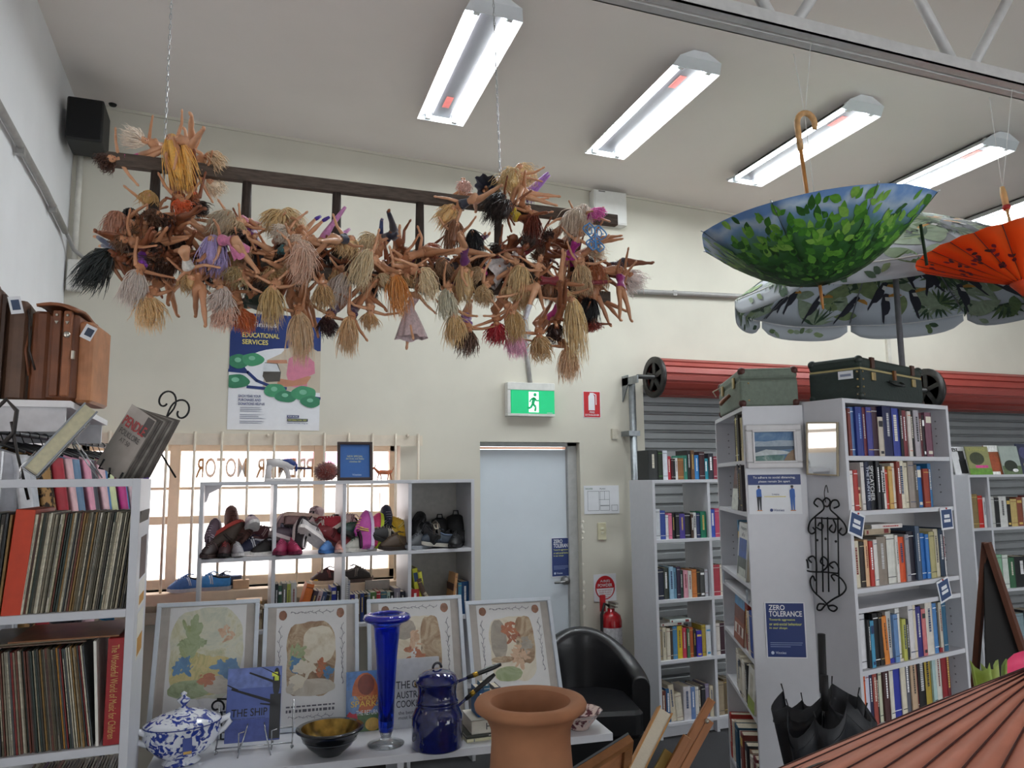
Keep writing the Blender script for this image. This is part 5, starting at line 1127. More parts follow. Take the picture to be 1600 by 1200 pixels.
tg = [mat('5a7048', .6, var=.2), mat('7d8f63', .6, var=.2), mat('39503a', .6, var=.2), mat('2e2f3a', .6, var=.1), mat('c08a3e', .6, var=.15), mat('d8d8d4', .6, var=.05), mat('8f9f86', .6, var=.2)]
rg = rng(31)
def both(lst, t_, a, poly, ang, k):
    for sgn in (1, -1): decal(lst, tfn, t_, a, poly, ang, sgn*(.004+.0002*(k % 6)), TR, out_normal, 1.07)
T_ = [MB() for _ in tg]; k = 0
for i in range(250):       # feathered palm and banana leaves
    t_ = rg.uniform(.3, 1.0); a = rg.uniform(0, 2*PI); an = rg.uniform(0, 6.28); L = rg.uniform(.16, .3); ci = rg.choice([0, 1, 6, 6])
    if rg.random() < .5: both(T_[ci], t_, a, leaf_poly(L, L*.2, 10), an, i)
    else:
        for q in range(9):
            w = an+(q-4)*.32; both(T_[rg.choice([ci, 2])], t_, a, leaf_poly(L*.55, L*.045, 5), w, i+q)
body = [(0, -.01), (.02, .022), (.06, .034), (.10, .03), (.135, .018), (.15, .022), (.172, .02), (.18, 0), (.17, -.02), (.14, -.022), (.10, -.026), (.05, -.02), (-.04, -.012), (-.06, 0)]
beak = [(.165, .018), (.178, .05), (.17, .085), (.155, .1), (.152, .06), (.15, .02)]
bib = [(.118, .026), (.15, .02), (.152, -.004), (.125, .0)]
for i in range(56):
    t_ = rg.uniform(.55, .98); a = rg.uniform(0, 2*PI); an = PI+rg.uniform(-.5, .5)
    for sgn in (1, -1):
        decal(T_[3], tfn, t_, a, body, an, sgn*.0055, TR, out_normal); decal(T_[4], tfn, t_, a, beak, an, sgn*.0058, TR, out_normal); decal(T_[5], tfn, t_, a, bib, an, sgn*.0062, TR, out_normal)
for i in range(70):        # leaf tips on the hanging valance
    a = rg.uniform(0, 2*PI); n8 = a/(2*PI/8) % 1
    if n8 < .14 or n8 > .86: continue
    p = rimz(a); q = Vector((p.x, p.y, 0)).normalized(); tn = Vector((-q.y, q.x, 0)); w = rg.uniform(0, 6.28); c0 = p-Vector((0, 0, rg.uniform(.02, .07))); ci = rg.choice([0, 1, 2, 6])
    for sgn in (1, -1):
        pts = [c0+q*(.004+sgn*.006)+tn*((x-.035)*math.cos(w)-y*math.sin(w))+Vector((0, 0, min(.018, max(-.025, (x-.035)*math.sin(w)+y*math.cos(w))))) for x, y in leaf_poly(.07, .016)]
        T_[ci]._add(pts, [tuple(range(len(pts)))])
for g, m, nm in zip(T_, tg, ('leaf_print', 'leaf_print', 'leaf_print', 'toucan_print', 'beak_print', 'bib_print', 'leaf_print')): part(g, nm, m, u2)['kind'] = 'stuff'
# ---- coral paper parasol standing open close by
# hub beyond the picture edge; ribs fan out over the near slope
CH = CAM_O+ray(1668, 1022)*1.15
u3 = thing('paper_parasol', 'large coral paper parasol with dark slatted ribs, open low beside the tall bookcase', 'parasol', CH)
CR_, CHH = .6, .36
cfn = lambda t, a: Vector((CR_*t*math.cos(a), CR_*t*math.sin(a), -CHH*t**1.05))
cm = mat('dc8c72', .5, var=.14, scale=14, bump=.15)
umbrella_canopy(u3, cfn, 32, cm, nv=6, nu=2)
rm = mat('4a1f18', .5, var=.3)
for k in range(32):
    a = 2*PI*k/32
    part(MB().tube([cfn(t_, a)+Vector((0, 0, .0012)) for t_ in (.05, .35, .7, 1)], .0017, 5), 'rib', rm, u3)
part(MB().tube([cfn(.997, 2*PI*i/64) for i in range(64)], .003, 5, closed=True), 'rim_cord', mat('7a2a22', .6), u3)
fl = [MB(), MB()]; rg = rng(3)
for q in range(60):
    decal(fl[q % 2], cfn, rg.uniform(.6, .8), PI*1.0+rg.uniform(-.9, .5), leaf_poly(rg.uniform(.02, .06), .006), rg.uniform(0, 6), .0016, CR_, out_normal)
part(fl[0], 'brush_print', mat('2a2320', .6), u3)['kind'] = 'stuff'; part(fl[1], 'brush_print', mat('a02a2a', .6), u3)['kind'] = 'stuff'
part(MB().tube([(0, 0, .05), (0, 0, .02), (0, 0, -.9)], [.006, .01, .008], 8), 'shaft', mat('b98a56', .5), u3)
part(MB().lathe([(.001, .045), (.02, .03), (.045, .0), (.05, -.02)], 20), 'crown_cap', mat('9a3a30', .5), u3)
# pot that holds the parasol handle upright
part(MB().lathe([(.10, 0), (.12, .3), (.125, .32), (.11, .32), (.1, .02), (.001, .02)], 28, c=(0, 0, -CH.z)), 'holder_pot', mat('4a4a4c', .6), u3)
part(MB().tube([(0, 0, -.85), (0, 0, -CH.z+.02)], .008, 8), 'shaft_foot', mat('b98a56', .5), u3)
# ---- pink umbrella and green paper behind it
pk = CAM_O+ray(1612, 1042)*1.9
t = thing('pink_umbrella', 'bright pink umbrella panel behind the coral parasol', 'umbrella', pk)
g = MB(); g.grid(lambda u, v: Vector((-.11+.3*u, .05*math.sin(u*3), -.03+.055*math.sin(PI*(u*.8+.1))-.3*v*(.3+.7*u))), 8, 6); part(g, 'panel', mat('e03a6a', .5, var=.08), t, thick=.001)
part(MB().tube([(.12, .02, .0), (.12, .02, -pk.z)], .006, 8), 'shaft', mat('c0c0c4', .3, .8), t)
gp = CAM_O+ray(1554, 1062)*1.75
t = thing('tissue_wrap', 'crumpled lime green tissue paper sleeve behind the coral parasol', 'wrapping paper', gp)
rg = rng(8)
for s in range(3):
    g = MB(); g.grid(lambda u, v, s=s: Vector((-.035+.03*s+.035*(u-.5)+(.012*s-.012)*v, .015*math.sin(u*5+s*2), -.05+.085*v+.012*math.sin(u*7+s*3)*v)), 6, 5); part(g, 'sheet', mat(['8fa84a', 'a6bb62', '7a9440'][s], .6, var=.15, scale=30), t, thick=.0012)
part(MB().tube([(0, .0, -.04), (0, 0, -gp.z)], [.02, .012], 8), 'stems', mat('5a7038', .6), t)
# ------------------------------------------------------------------ clothes rail, suitcases and easels on the side wall
RKX = -.76
rk = thing('clothes_rack', 'white topped clothes rack along the side wall behind the record shelf', 'clothes rack', (LX, 3.42, 0))
part(MB().box(.01, .42, 0, 1.02, 2.085, 2.112), 'top_board', mat('e0e0e2', .45, var=.02), rk, .002)
part(MB().tube([(RKX-LX-.13, -.02, 2.0), (RKX-LX+.16, 1.75, 2.0)], .0125, 10), 'rail', mat('8a8c90', .3, .8), rk)
for y in (.03, .98): part(MB().box(.01, .40, y-.012, y+.012, 1.99, 2.085), 'bracket', mat('c9c9cc', .5), rk)
for y in (0.0, 1.72): part(MB().tube([(RKX-LX-.13+.165*y, y, 0), (RKX-LX-.13+.165*y, y, 2.0)], .014, 10), 'upright', mat('9a9ca0', .3, .8), rk)
rg = rng(12)
cl = [('d8d8dc', 'white', 0), ('c9ccd2', 'pale grey', 0), ('8d6a40', 'leopard print', 1), ('7d5a34', 'tawny leopard print', 1), ('a01c2c', 'red', 0), ('d9aeb2', 'sheer pink', 0), ('5a7896', 'steel blue', 0), ('d890a8', 'rose', 0), ('3a3a44', 'charcoal', 0), ('d8b0b8', 'blush', 0), ('4a78a8', 'mid blue', 0), ('c8d0a0', 'pale lime', 0), ('b02878', 'magenta', 0), ('1e86c0', 'bright blue', 0), ('c0a8b0', 'dusty pink', 0), ('4a2a78', 'purple', 0), ('b8321e', 'rust red', 0)]
leop = vor_mat('2a1c12', 'a8804e', 26, .8, .46, 'leopard_cloth', '6a4826')
for i, (hx, cw, lp) in enumerate(cl):
    y = 3.46+i*.098; gx = RKX-.13+.165*(y-3.42)
    hg = thing('coat_hanger', 'black coat hanger, %s along the rack from the record shelf' % ordinal(i+1), 'hanger', (gx, y, 2.0), (0, 0, rg.uniform(-.15, .15)), group='hangers on the rack')
    k = MB(); k.tube(curl((0, -.002), .017, .017, -.4, 3.9, 9, lambda u, v: (u, 0, v))+[(0, 0, -.045)], .0024, 5); part(k, 'hook', mat('1a1a1c', .4), hg)
    part(MB().tube([(-.15, 0, -.09), (-.08, 0, -.062), (0, 0, -.042), (.08, 0, -.062), (.15, 0, -.09)], [.006, .007, .008, .007, .006], 7), 'shoulder_bar', mat('1a1a1c', .4), hg)
    part(MB().rbox(-.012, .012, -.006, .006, -.06, -.04, .004), 'size_cube', mat('3a9ab0', .5), hg)
    w = .10+.055*rg.random(); Lh = .62+.3*rg.random(); ph = rg.uniform(0, 6)
    def gar(u, v, w=w, Lh=Lh, ph=ph):
        x = (u*2-1); sh_ = -.06-.045*abs(x)
        ww = w*(1+.12*v); return Vector((x*ww, .018*math.sin(x*7+ph)*v+.008*math.sin(x*15+ph)*v, sh_-Lh*v+.0))
    g = MB(); g.grid(gar, 22, 12)
    ga = thing('hanging_garment', '%s garment, %s along the rack from the record shelf' % (cw, ordinal(i+1)), 'garment', (gx, y+.004, 2.0), (0, 0, rg.uniform(-.18, .18)), group='clothes on the rack')
    gm = leop if lp else mat('#'+hx, .8, var=.12, scale=30, sheen=.3)
    part(g, 'cloth', gm, ga, thick=.012)
    for s in (-1, 1):
        q = MB(); q.grid(lambda u, v, s=s: Vector((s*(w*.93+.05*v+.055*(u-.5)*(1-.2*v)), .03*math.cos(u*6.28), -.10-.27*v)), 10, 5); part(q, 'sleeve', gm, ga, thick=.004)
    part(MB().tube([(.035*math.cos(q), .012*math.sin(q), -.062+.012*math.cos(2*q)) for q in [2*PI*j/12 for j in range(12)]], .006, 5, closed=True), 'collar', gm, ga)
# clear coat bag at the near end
g = MB(); g.grid(lambda u, v: Vector((.15*(u*2-1), .012*math.sin(u*17), -.05-.06*abs(u*2-1)-.7*v)), 24, 4)
t = thing('garment_bag', 'clear plastic garment cover hanging nearest the record shelf', 'garment bag', (RKX-.13, 3.40, 2.0)); part(g, 'plastic_sheet', glass('eef0f4', .15, 'plastic_film', .82), t)
# handbag with ring handles at the far end of the rail
t = thing('ring_handle_bag', 'purple bag with orange ring handles at the window end of the rack', 'bag', (-.50, 5.02, 1.82))
g = MB(); g.lathe([(.001, -.12), (.06, -.115), (.085, -.07), (.08, 0), (.05, .05), (.045, .055)], 20, sy=.45); part(g, 'bag_body', mat('4a2a7a', .6, var=.15), t)
for dx, dz, hx in ((-.02, .07, 'c05028'), (.05, .08, 'c8803a')):
    part(MB().tube([(dx+.05*math.cos(a), .01*dx, dz+.05*math.sin(a)) for a in [2*PI*i/16 for i in range(16)]], .006, 6, closed=True), 'ring_handle', mat('#'+hx, .45), t)
part(MB().rbox(-.06, .05, -.03, .03, -.02, .06, .015), 'red_flap', mat('a02a2c', .6), t)
part(MB().tube([(0, 0, .12), (-.02, -.0, .18), (RKX+.50+.13, 0, .175)], .004, 6), 'hook', mat('2a2a2a', .4), t)
# ---- suitcases on the board
leather = lambda h, **k: mat(h, .5, var=.22, scale=12, bump=.25, **k)
BZ = 2.113
t = thing('leather_case', 'tan brown leather gladstone case with open flap and metal locks', 'suitcase', (-.635, 3.62, BZ), (0, 0, math.radians(-6)))
lt1, lt2, lt3 = leather('6a3c22'), leather('8a5434'), leather('a8714c')
part(MB().rbox(-.095, .075, -.14, .16, .005, .36, .035), 'body', lt1, t)
part(MB().rbox(-.1, -.028, -.155, .165, .0, .365, .03), 'side_shell', lt1, t)
part(MB().rbox(.055, .125, -.12, .17, .0, .335, .03), 'side_shell', lt3, t)
part(MB().box(-.02, .012, -.158, -.13, .02, .37), 'lock_strip', lt1, t, .006); part(MB().box(.02, .05, -.158, -.13, .02, .37), 'lock_strip', lt2, t, .006)
fl_ = MB(); fl_.grid(lambda u, v: Vector((-.078+.15*u, -.165+.30*v, .375+.018*math.sin(u*PI)+.012*math.sin(v*5)-.02*(1-v)*(u-.5))), 6, 6); part(fl_, 'top_flap', lt2, t, thick=.012)
met = mat('b8b4aa', .3, .9)
for x, z in ((-.004, .35), (.035, .35)): part(MB().ball((x, -.16, z), (.006, .004, .006), 8, 6), 'stud', met, t); part(MB().prism([(-.007, .325), (.007, .325), (0, .312)], -.162, -.158, lambda u, v, d, x=x: (x+u, d, v)), 'rivet_plate', met, t)
part(MB().lathe([(.013, 0), (.013, .006), (.008, .01), (.001, .01)], 14, m=Matrix.Translation((.036, -.158, .27)) @ Matrix.Rotation(PI/2, 4, 'X')), 'lock', met, t)
part(MB().rbox(.057, .069, -.17, -.15, .17, .205, .004), 'buckle', met, t)
part(MB().tube([(-.1, -.15, .30), (-.106, -.165, .2), (-.09, -.16, .1)], .005, 6), 'strap', lt1, t)
tg_ = MB(); tg_.box(-.022, .022, -.0015, 0, -.06, 0); tgo = part(tg_, 'price_tag', tick_w, t); tgo.matrix_local = Matrix.Translation((.118, -.125, .315)) @ Matrix.Rotation(math.radians(25), 4, 'Y') @ Matrix.Rotation(.5, 4, 'Z')
part(MB().box(-.012, .016, -.003, -.0015, -.045, -.012), 'tag_print', mat('2c3a52', .5), tgo)
t = thing('leather_case', 'dark brown leather suitcase at the wall, standing upright with a hanging strap', 'suitcase', (-.875, 3.58, BZ), (0, 0, math.radians(4)))
la, lb = leather('4a2e20'), leather('5a4030')
part(MB().rbox(-.135, .03, -.16, .3, 0, .435, .03), 'body', la, t); part(MB().rbox(.035, .115, -.13, .3, 0, .40, .03), 'lid', lb, t)
part(MB().box(.026, .038, -.15, .3, .02, .415), 'seam', leather('3a2418'), t)
part(MB().tube([(-.02, -.06, .43), (-.02, -.055, .455), (-.02, 0, .468), (-.02, .05, .455), (-.02, .06, .43)], .013, 8), 'handle', lb, t)
part(MB().tube([(.10, -.1, .39), (.118, -.14, .33), (.125, -.145, .2), (.15, -.15, .12)], .004, 6), 'strap', leather('241812'), t)
tgo = part(MB().box(-.022, .022, -.0015, 0, -.07, 0), 'price_tag', tick_w, t); tgo.matrix_local = Matrix.Translation((.06, -.14, .41)) @ Matrix.Rotation(-.25, 4, 'Y') @ Matrix.Rotation(.3, 4, 'Z')
part(MB().box(-.014, .014, -.003, -.0015, -.055, -.014), 'tag_print', mat('3a4a66', .5), tgo)
# ---- book leaning back on a wire easel, seen along its edge
wire = mat('b8babc', .25, .9); iron = mat('17181a', .5, .4)
eb = onY(52, 741, 2.95); EZ = VT+.001
bk = thing('hardback_book', 'grey hardback in clear plastic cover leaning back on a wire stand', 'book', (eb.x, 2.93, EZ+.02))
bm_ = Matrix.Translation((eb.x, 2.93, EZ+.024)) @ Matrix.Rotation(math.radians(13), 4, 'Z') @ Matrix.Rotation(math.radians(37), 4, 'Y')
bk.matrix_world = bm_
part(MB().box(-.032, -.026, 0, .2, 0, .275).box(.016, .022, 0, .2, 0, .275).prism([(-.032, 0), (.022, 0), (.016, -.006), (-.026, -.006)], 0, .275, lambda u, v, d: (u, .2-v, d)), 'cover', mat('7c8084', .25, var=.2, scale=10), bk)
part(MB().box(-.026, .016, .004, .196, .004, .271), 'pages', mat('c9c2a2', .8, var=.1, scale=60), bk)
est = thing('wire_easel', 'silver wire book easel under the grey hardback', 'easel', (eb.x, 2.93, EZ))
for y in (0, .14):
    pts = [bm_ @ Vector((-.036, y, .06)), bm_ @ Vector((-.036, y, -.004)), bm_ @ Vector((.026, y, -.004)), bm_ @ Vector((.026, y, .23))]
    foot = bm_ @ Vector((.026, y, .16)); foot2 = Vector((foot.x+.09, foot.y, EZ+.003))
    o_ = Vector((eb.x, 2.93, EZ))
    part(MB().tube([p-o_ for p in pts], .0025, 6), 'wire_arm', wire, est); part(MB().tube([foot-o_, foot2-o_], .0025, 6), 'prop', wire, est)
    part(MB().tube([pts[1]-o_, Vector((pts[1].x, pts[1].y, EZ+.003))-o_], .0025, 6), 'foot', wire, est)
# ---- thick magazine on a scrolled iron stand
pb = onY(172, 742, 3.0)
pm = Matrix.Translation((pb.x, 3.0, EZ+.018)) @ Matrix.Rotation(math.radians(-40), 4, 'Z') @ Matrix.Rotation(math.radians(29), 4, 'Y') @ Matrix.Rotation(math.radians(-8), 4, 'X')
t = thing('thick_magazine', 'thick grey magazine with red title fanned on a scrolled iron stand', 'magazine', (pb.x, 3.0, EZ+.018)); t.matrix_world = pm
part(MB().box(-.075, .055, -.002, 0, 0, .24), 'cover', mat('8a837c', .4, var=.25, scale=9), t)
lettering('PENDLE', t, mat('9c1f22', .5), (-.068, -.0035, .165), (1, 0, 0), (0, 0, 1), w=.11, h=.036, weight=.02)
lettering('FOLKLORE', t, mat('3a3836', .5), (-.06, -.0035, .135), (1, 0, 0), (0, 0, 1), w=.1, h=.02)
lettering('AT 50', t, mat('3a3836', .5), (-.04, -.0035, .11), (1, 0, 0), (0, 0, 1), w=.05, h=.016)
part(MB().box(.018, .052, -.003, -.002, .17, .235), 'portrait_print', mat('2c2624', .5, var=.3), t)
for k in range(9):
    g = MB(); g.grid(lambda u, v, k=k: Vector((-.075+.13*u+.002*k, .004+.0065*k+.03*u*u*(k/9)+.02*(1-v)*k/9, .004+.232*v+.004*k*u)), 6, 5); part(g, 'page', mat('5f5852' if k % 3 else '8a847c', .55, var=.3, scale=30), t, thick=.0045)
st = thing('iron_book_stand', 'black wrought iron book stand with paired scrolls behind the thick magazine', 'book stand', (pb.x, 3.0, EZ))
o_ = Vector((pb.x, 3.0, EZ)); base = lambda a, b, c: (pm @ Vector((a, .085+b, c)))-o_
for sgn in (-1, 1):
    f2 = lambda u, v: base(.01+sgn*(.002+u), 0, .26+v)
    part(MB().tube([f2(0, -.08), f2(.0, -.02)]+curl((.04, .035), .052, .012, PI*1.12, -PI*.9, 22, f2), .0035, 6), 'scroll', iron, st)
part(MB().tube([base(0, 0, .24), base(0, 0, .02), base(0, -.09, .0), base(0, -.1, .02)], .004, 6), 'back_bar', iron, st)
for sgn in (-1, 1): part(MB().tube([base(sgn*.05, -.09, .03), base(sgn*.05, -.09, -.006), base(sgn*.04, 0, .0), base(0, 0, .05)], .0035, 6), 'cradle', iron, st)
p3 = base(0, .0, .16); part(MB().tube([p3, Vector((p3.x+.08, p3.y+.1, .004))], .0035, 6), 'prop', iron, st); 
p4 = base(0, -.09, 0); part(MB().tube([p4, Vector((p4.x, p4.y, .003))], .0035, 6), 'foot', iron, st)
# black cane frame and shoulder strap beside the wall
t = thing('cane_chair_back', 'dark curved cane armature standing by the side wall under the suitcases', 'rack', (-.82, 3.2, 1.8))
g = onY(8, 650, 3.2)-Vector((-.82, 3.2, 1.8))
part(MB().tube([g+Vector((-.08, 0, -.2)), g+Vector((-.05, 0, 0)), g+Vector((0, 0, .06)), g+Vector((.035, 0, .02)), g+Vector((.03, 0, -.06)), g+Vector((0, 0, -.1))], .008, 8), 'loop', mat('1c1614', .6), t)
part(MB().tube([g+Vector((.02, 0, -.02)), g+Vector((.05, 0, -.15)), g+Vector((.09, 0, -.3))], .005, 6), 'strap', mat('1c1614', .6), t)
part(MB().tube([g+Vector((-.05, 0, -.02)), g+Vector((-.05, 0, -1.4))], .009, 8), 'post', mat('1c1614', .6), t)
# ------------------------------------------------------------------ display table and what stands on it
TA = math.radians(-5.6); TZ = .75
TP = Vector((-.245, 3.095)); TM_ = frame_at(TP, TA); TW = 1.775; TD = .46
tb_ = thing('display_table', 'long low white display shelf holding the framed prints and crockery', 'table', (TP.x, TP.y, 0), (0, 0, TA))
part(MB().box(0, TW, 0, TD, TZ-.03, TZ), 'table_top', mat('d6d7dc', .35, var=.02), tb_, .002)
for x in (0, .88, TW-.3): part(MB().box(x+.02, x+.045, .02, TD-.01, 0, TZ-.03), 'upright', white_board, tb_)
part(MB().box(.045, TW-.26, .02, TD-.01, .32, .345), 'lower_shelf', white_board, tb_)
def on_table(px, py, z=TZ): return onZ(px, py, z)
tl = lambda p: TM_.inverted() @ Vector((p.x, p.y, 0))
# ---- framed prints, leaning
frm = mat('cfd6de', .4, var=.04); matb = mat('b5aea6', .8); paper = mat('e3e2e0', .6, var=.02)
gl = glass('ffffff', .0, 'picture_glass', .93)
def wc_mat(cols, scale, warp=1.2):
    m = bpy.data.materials.new('watercolour_wash'); m.use_nodes = True; nt = m.node_tree; b = nt.nodes['Principled BSDF']; b.inputs['Roughness'].default_value = .7
    tc = nt.nodes.new('ShaderNodeTexCoord'); n = nt.nodes.new('ShaderNodeTexNoise'); n.inputs['Scale'].default_value = scale; n.inputs['Detail'].default_value = 8; n.inputs['Distortion'].default_value = warp; n.inputs['Roughness'].default_value = .65
    nt.links.new(tc.outputs['Object'], n.inputs['Vector']); r = nt.nodes.new('ShaderNodeValToRGB'); nt.links.new(n.outputs[0], r.inputs[0])
    e = r.color_ramp.elements; e[0].position = .3; e[0].color = (*lin(hexrgb(cols[0])), 1); e[1].position = .7; e[1].color = (*lin(hexrgb(cols[-1])), 1)
    for i, c in enumerate(cols[1:-1]): q = e.new(.3+.4*(i+1)/(len(cols)-1)); q.color = (*lin(hexrgb(c)), 1)
    nt.links.new(r.outputs[0], b.inputs['Base Color']); return m
def frame(label, p0, p1, zt, ztop_y, blobs, style, roll=0.0):
    """p0,p1: pixel top corners at depth ztop_y; bottom on the table"""
    a = onY(p0[0], p0[1], ztop_y); b = onY(p1[0], p1[1], ztop_y-(onY(p1[0], p1[1], ztop_y).x-a.x)*.098)
    W = (b-a).length; H = zt
    la = tl(a); lean = math.asin(min(.9, (la.y-.395)/H)) if la.y > .395 else .1
    t = thing('framed_print', label, 'picture frame', group='framed prints on the display table')
    t.matrix_world = TM_ @ Matrix.Translation((la.x, .395, TZ+.001)) @ Matrix.Rotation(-lean, 4, 'X')
    f = .017
    for (x0, x1, z0, z1) in ((0, W, 0, f), (0, W, H-f, H), (0, f, f, H-f), (W-f, W, f, H-f)): part(MB().box(x0, x1, -.012, .012, z0, z1), 'frame_side', frm, t, .002)
    part(MB().box(f, W-f, .004, .008, f, H-f), 'mount_board', matb, t)
    mx = .036; part(MB().box(f+mx, W-f-mx, .002, .004, f, H-f-.004), 'paper', paper, t)
    X0, X1 = f+mx, W-f-mx; PW, PH = X1-X0, H-2*f
    def patch(u0, v0, u1, v1, m, k, rnd=.5, nm='watercolour'):
        n = 40; cx, cy = X0+PW*(u0+u1)/2, f+PH*(v0+v1)/2; rx, ry = PW*(u1-u0)/2, PH*(v1-v0)/2; pts = []
        for i in range(n):
            w = 2*PI*i/n; cc_, ss = math.cos(w), math.sin(w); q = (abs(cc_)**(2/rnd)+abs(ss)**(2/rnd))**(-rnd/2) if rnd else 1
            wb = 1+.02*math.sin(5*w+k)+.015*math.sin(11*w+2*k)
            pts.append((cx+rx*cc_*q*wb, .0018-.0002*k, cy+ry*ss*q*wb))
        g = MB(); g._add(pts, [tuple(range(n))]); part(g, nm, m, t)
    rd = rng(int(W*1e5))
    for k, bl in enumerate(blobs):
        if len(bl) > 5: patch(*bl[:4], bl[4], k+1, bl[5]); continue
        g = MB(); u0, v0, u1, v1 = bl[:4]; nb = 26       # loose brush dabs
        for q in range(nb):
            w = rd.uniform(0, 6.28); rr = math.sqrt(rd.random())*.9; cx = X0+PW*((u0+u1)/2+(u1-u0)/2*rr*math.cos(w)); cy = f+PH*((v0+v1)/2+(v1-v0)/2*rr*math.sin(w))
            a_ = rd.uniform(.3, 1.2)*PW*(u1-u0)*.3; b_ = a_*rd.uniform(.25, .6); tl_ = rd.uniform(0, 3.14)
            g._add([(cx+a_*math.cos(j*PI/4)*math.cos(tl_)-b_*math.sin(j*PI/4)*math.sin(tl_), .0018-.0002*k-.000006*q, cy+a_*math.cos(j*PI/4)*math.sin(tl_)+b_*math.sin(j*PI/4)*math.cos(tl_)) for j in range(8)], [tuple(range(8))])
        part(g, 'brush_dabs', bl[4], t)['kind'] = 'stuff'
    ink = mat('6d6a78', .7)
    if style == 'vine':
        rg = rng(int(W*1e4)); g = MB(); y = .0004
        for sgn in (0, 1):
            x = X0+PW*(.06 if sgn == 0 else .94); pts = [(x+.004*math.sin(i*1.3), y, f+PH*(.32+.5*i/24)) for i in range(25)]; g.tube(pts, .0009, 4)
            for i in range(0, 25, 2): p = pts[i]; g.tube([p, (p[0]+.007*(-1)**(i//2), y, p[2]+.006), (p[0]+.004*(-1)**(i//2), y, p[2]+.010)], .0008, 4)
        for v in (.945, .075):
            pts = [(X0+PW*(.2+.6*i/24), y, f+PH*v+.004*math.sin(i*1.3)) for i in range(25)]; g.tube(pts, .0009, 4)
            for i in range(0, 25, 2): p = pts[i]; g.tube([p, (p[0]+.005, y, p[2]+.007*(-1)**(i//2))], .0008, 4)
        part(g, 'vine_border', ink, t)['kind'] = 'stuff'
        cb_ = [mat('8a5a3e', .7, var=.3, scale=60), mat('9a6a52', .7, var=.3, scale=60)]
        for k, (u, v) in enumerate(((.09, .93), (.91, .93))): patch(u-.055, v-.045, u+.055, v+.04, cb_[k % 2], 2+k, 1.0, 'corner_motif')
    # caption strokes, too small to read
    g = MB(); rg = rng(int(W*1e4)+1); y = .0008
    for v, hh in ((.155, .006), (.115, .011)):
        x = X0+PW*.17
        while x < X0+PW*.84:
            w = .006+.014*rg.random(); g.quad((x, y, f+PH*v), (x+w, y, f+PH*v), (x+w, y, f+PH*v+hh), (x, y, f+PH*v+hh)); x += w+.005
    part(g, 'caption_lettering', mat('55535c', .7), t)['kind'] = 'stuff'
    part(MB().quad((f, -.006, f), (W-f, -.006, f), (W-f, -.006, H-f), (f, -.006, H-f)), 'glass', gl, t)
    part(MB().box(f, W-f, .008, .012, f, H-f), 'backing', mat('7a6a58', .9), t)
    return t
garden = wc_mat(['a8b4a0', 'c4c8b4', 'd8d6c0', 'c8c49c', 'b0b890'], 9); gy = wc_mat(['c8b06a', 'd8c888', 'b8b070', 'd8d4b8'], 16); blue_w = wc_mat(['3f6f9a', '5a8ab4', '7aa4c4'], 14); skin_w = wc_mat(['c89a78', 'd8b898', 'b88a68'], 16); stone = wc_mat(['b8ac98', 'ccc4b4', 'a89c88'], 12)
red_w = wc_mat(['a85a40', 'c07850', '8a4a38'], 18); brown_w = wc_mat(['7a5a40', 'a08060', 'c8b494', '5f4a38'], 10); pale_w = wc_mat(['d8cdb4', 'e4dcc8', 'c8b898'], 8); grey_w = wc_mat(['8a8478', 'a89e90', 'c0b6a4'], 12); green_w = wc_mat(['8a9a6a', 'a8b488', '6f8056'], 14)
frame('white framed watercolour print with blue and yellow garden wash beside the record shelf', (246, 949), (406, 941), .545, 3.63,
      [(.03, .27, .97, .98, garden, .6), (.05, .3, .95, .6, gy, .9), (.04, .28, .6, .42, green_w, .9), (.5, .3, .96, .44, stone, .8), (.1, .46, .36, .6, blue_w), (.62, .42, .92, .56, blue_w), (.3, .5, .5, .62, gy), (.12, .62, .5, .9, green_w), (.5, .6, .92, .92, garden), (.66, .7, .84, .84, skin_w), (.4, .38, .6, .46, red_w)], 'plain')
frame('white framed watercolour print with rounded brown and blue woodland scene behind the black bowl', (413, 946), (560, 942), .525, 3.61,
      [(.16, .24, .84, .86, brown_w, .45), (.38, .5, .84, .82, pale_w, .8), (.16, .24, .84, .38, stone, .9), (.2, .46, .42, .7, green_w), (.2, .42, .36, .58, blue_w), (.3, .42, .56, .52, pale_w), (.56, .38, .7, .54, red_w), (.68, .36, .82, .48, blue_w), (.2, .3, .4, .42, pale_w)], 'vine')
frame('white framed watercolour print with brown tree trunk behind the blue vase', (573, 936), (720, 929), .525, 3.585,
      [(.16, .24, .84, .86, pale_w, .45), (.56, .24, .84, .86, brown_w, .6), (.18, .66, .5, .84, grey_w, .9), (.36, .34, .6, .62, red_w), (.4, .56, .58, .74, skin_w), (.2, .34, .34, .5, blue_w), (.42, .4, .5, .58, paper)], 'vine')
frame('white framed watercolour print with grey and tan woodland scene beside the armchair', (726, 944), (859, 938), .50, 3.56,
      [(.16, .24, .84, .86, pale_w, .45), (.56, .4, .84, .86, brown_w, .6), (.18, .44, .42, .84, grey_w, .9), (.38, .6, .6, .82, red_w), (.48, .36, .72, .58, skin_w), (.16, .42, .5, .48, brown_w, .9), (.2, .24, .6, .38, green_w, .9), (.62, .5, .8, .66, grey_w)], 'vine')
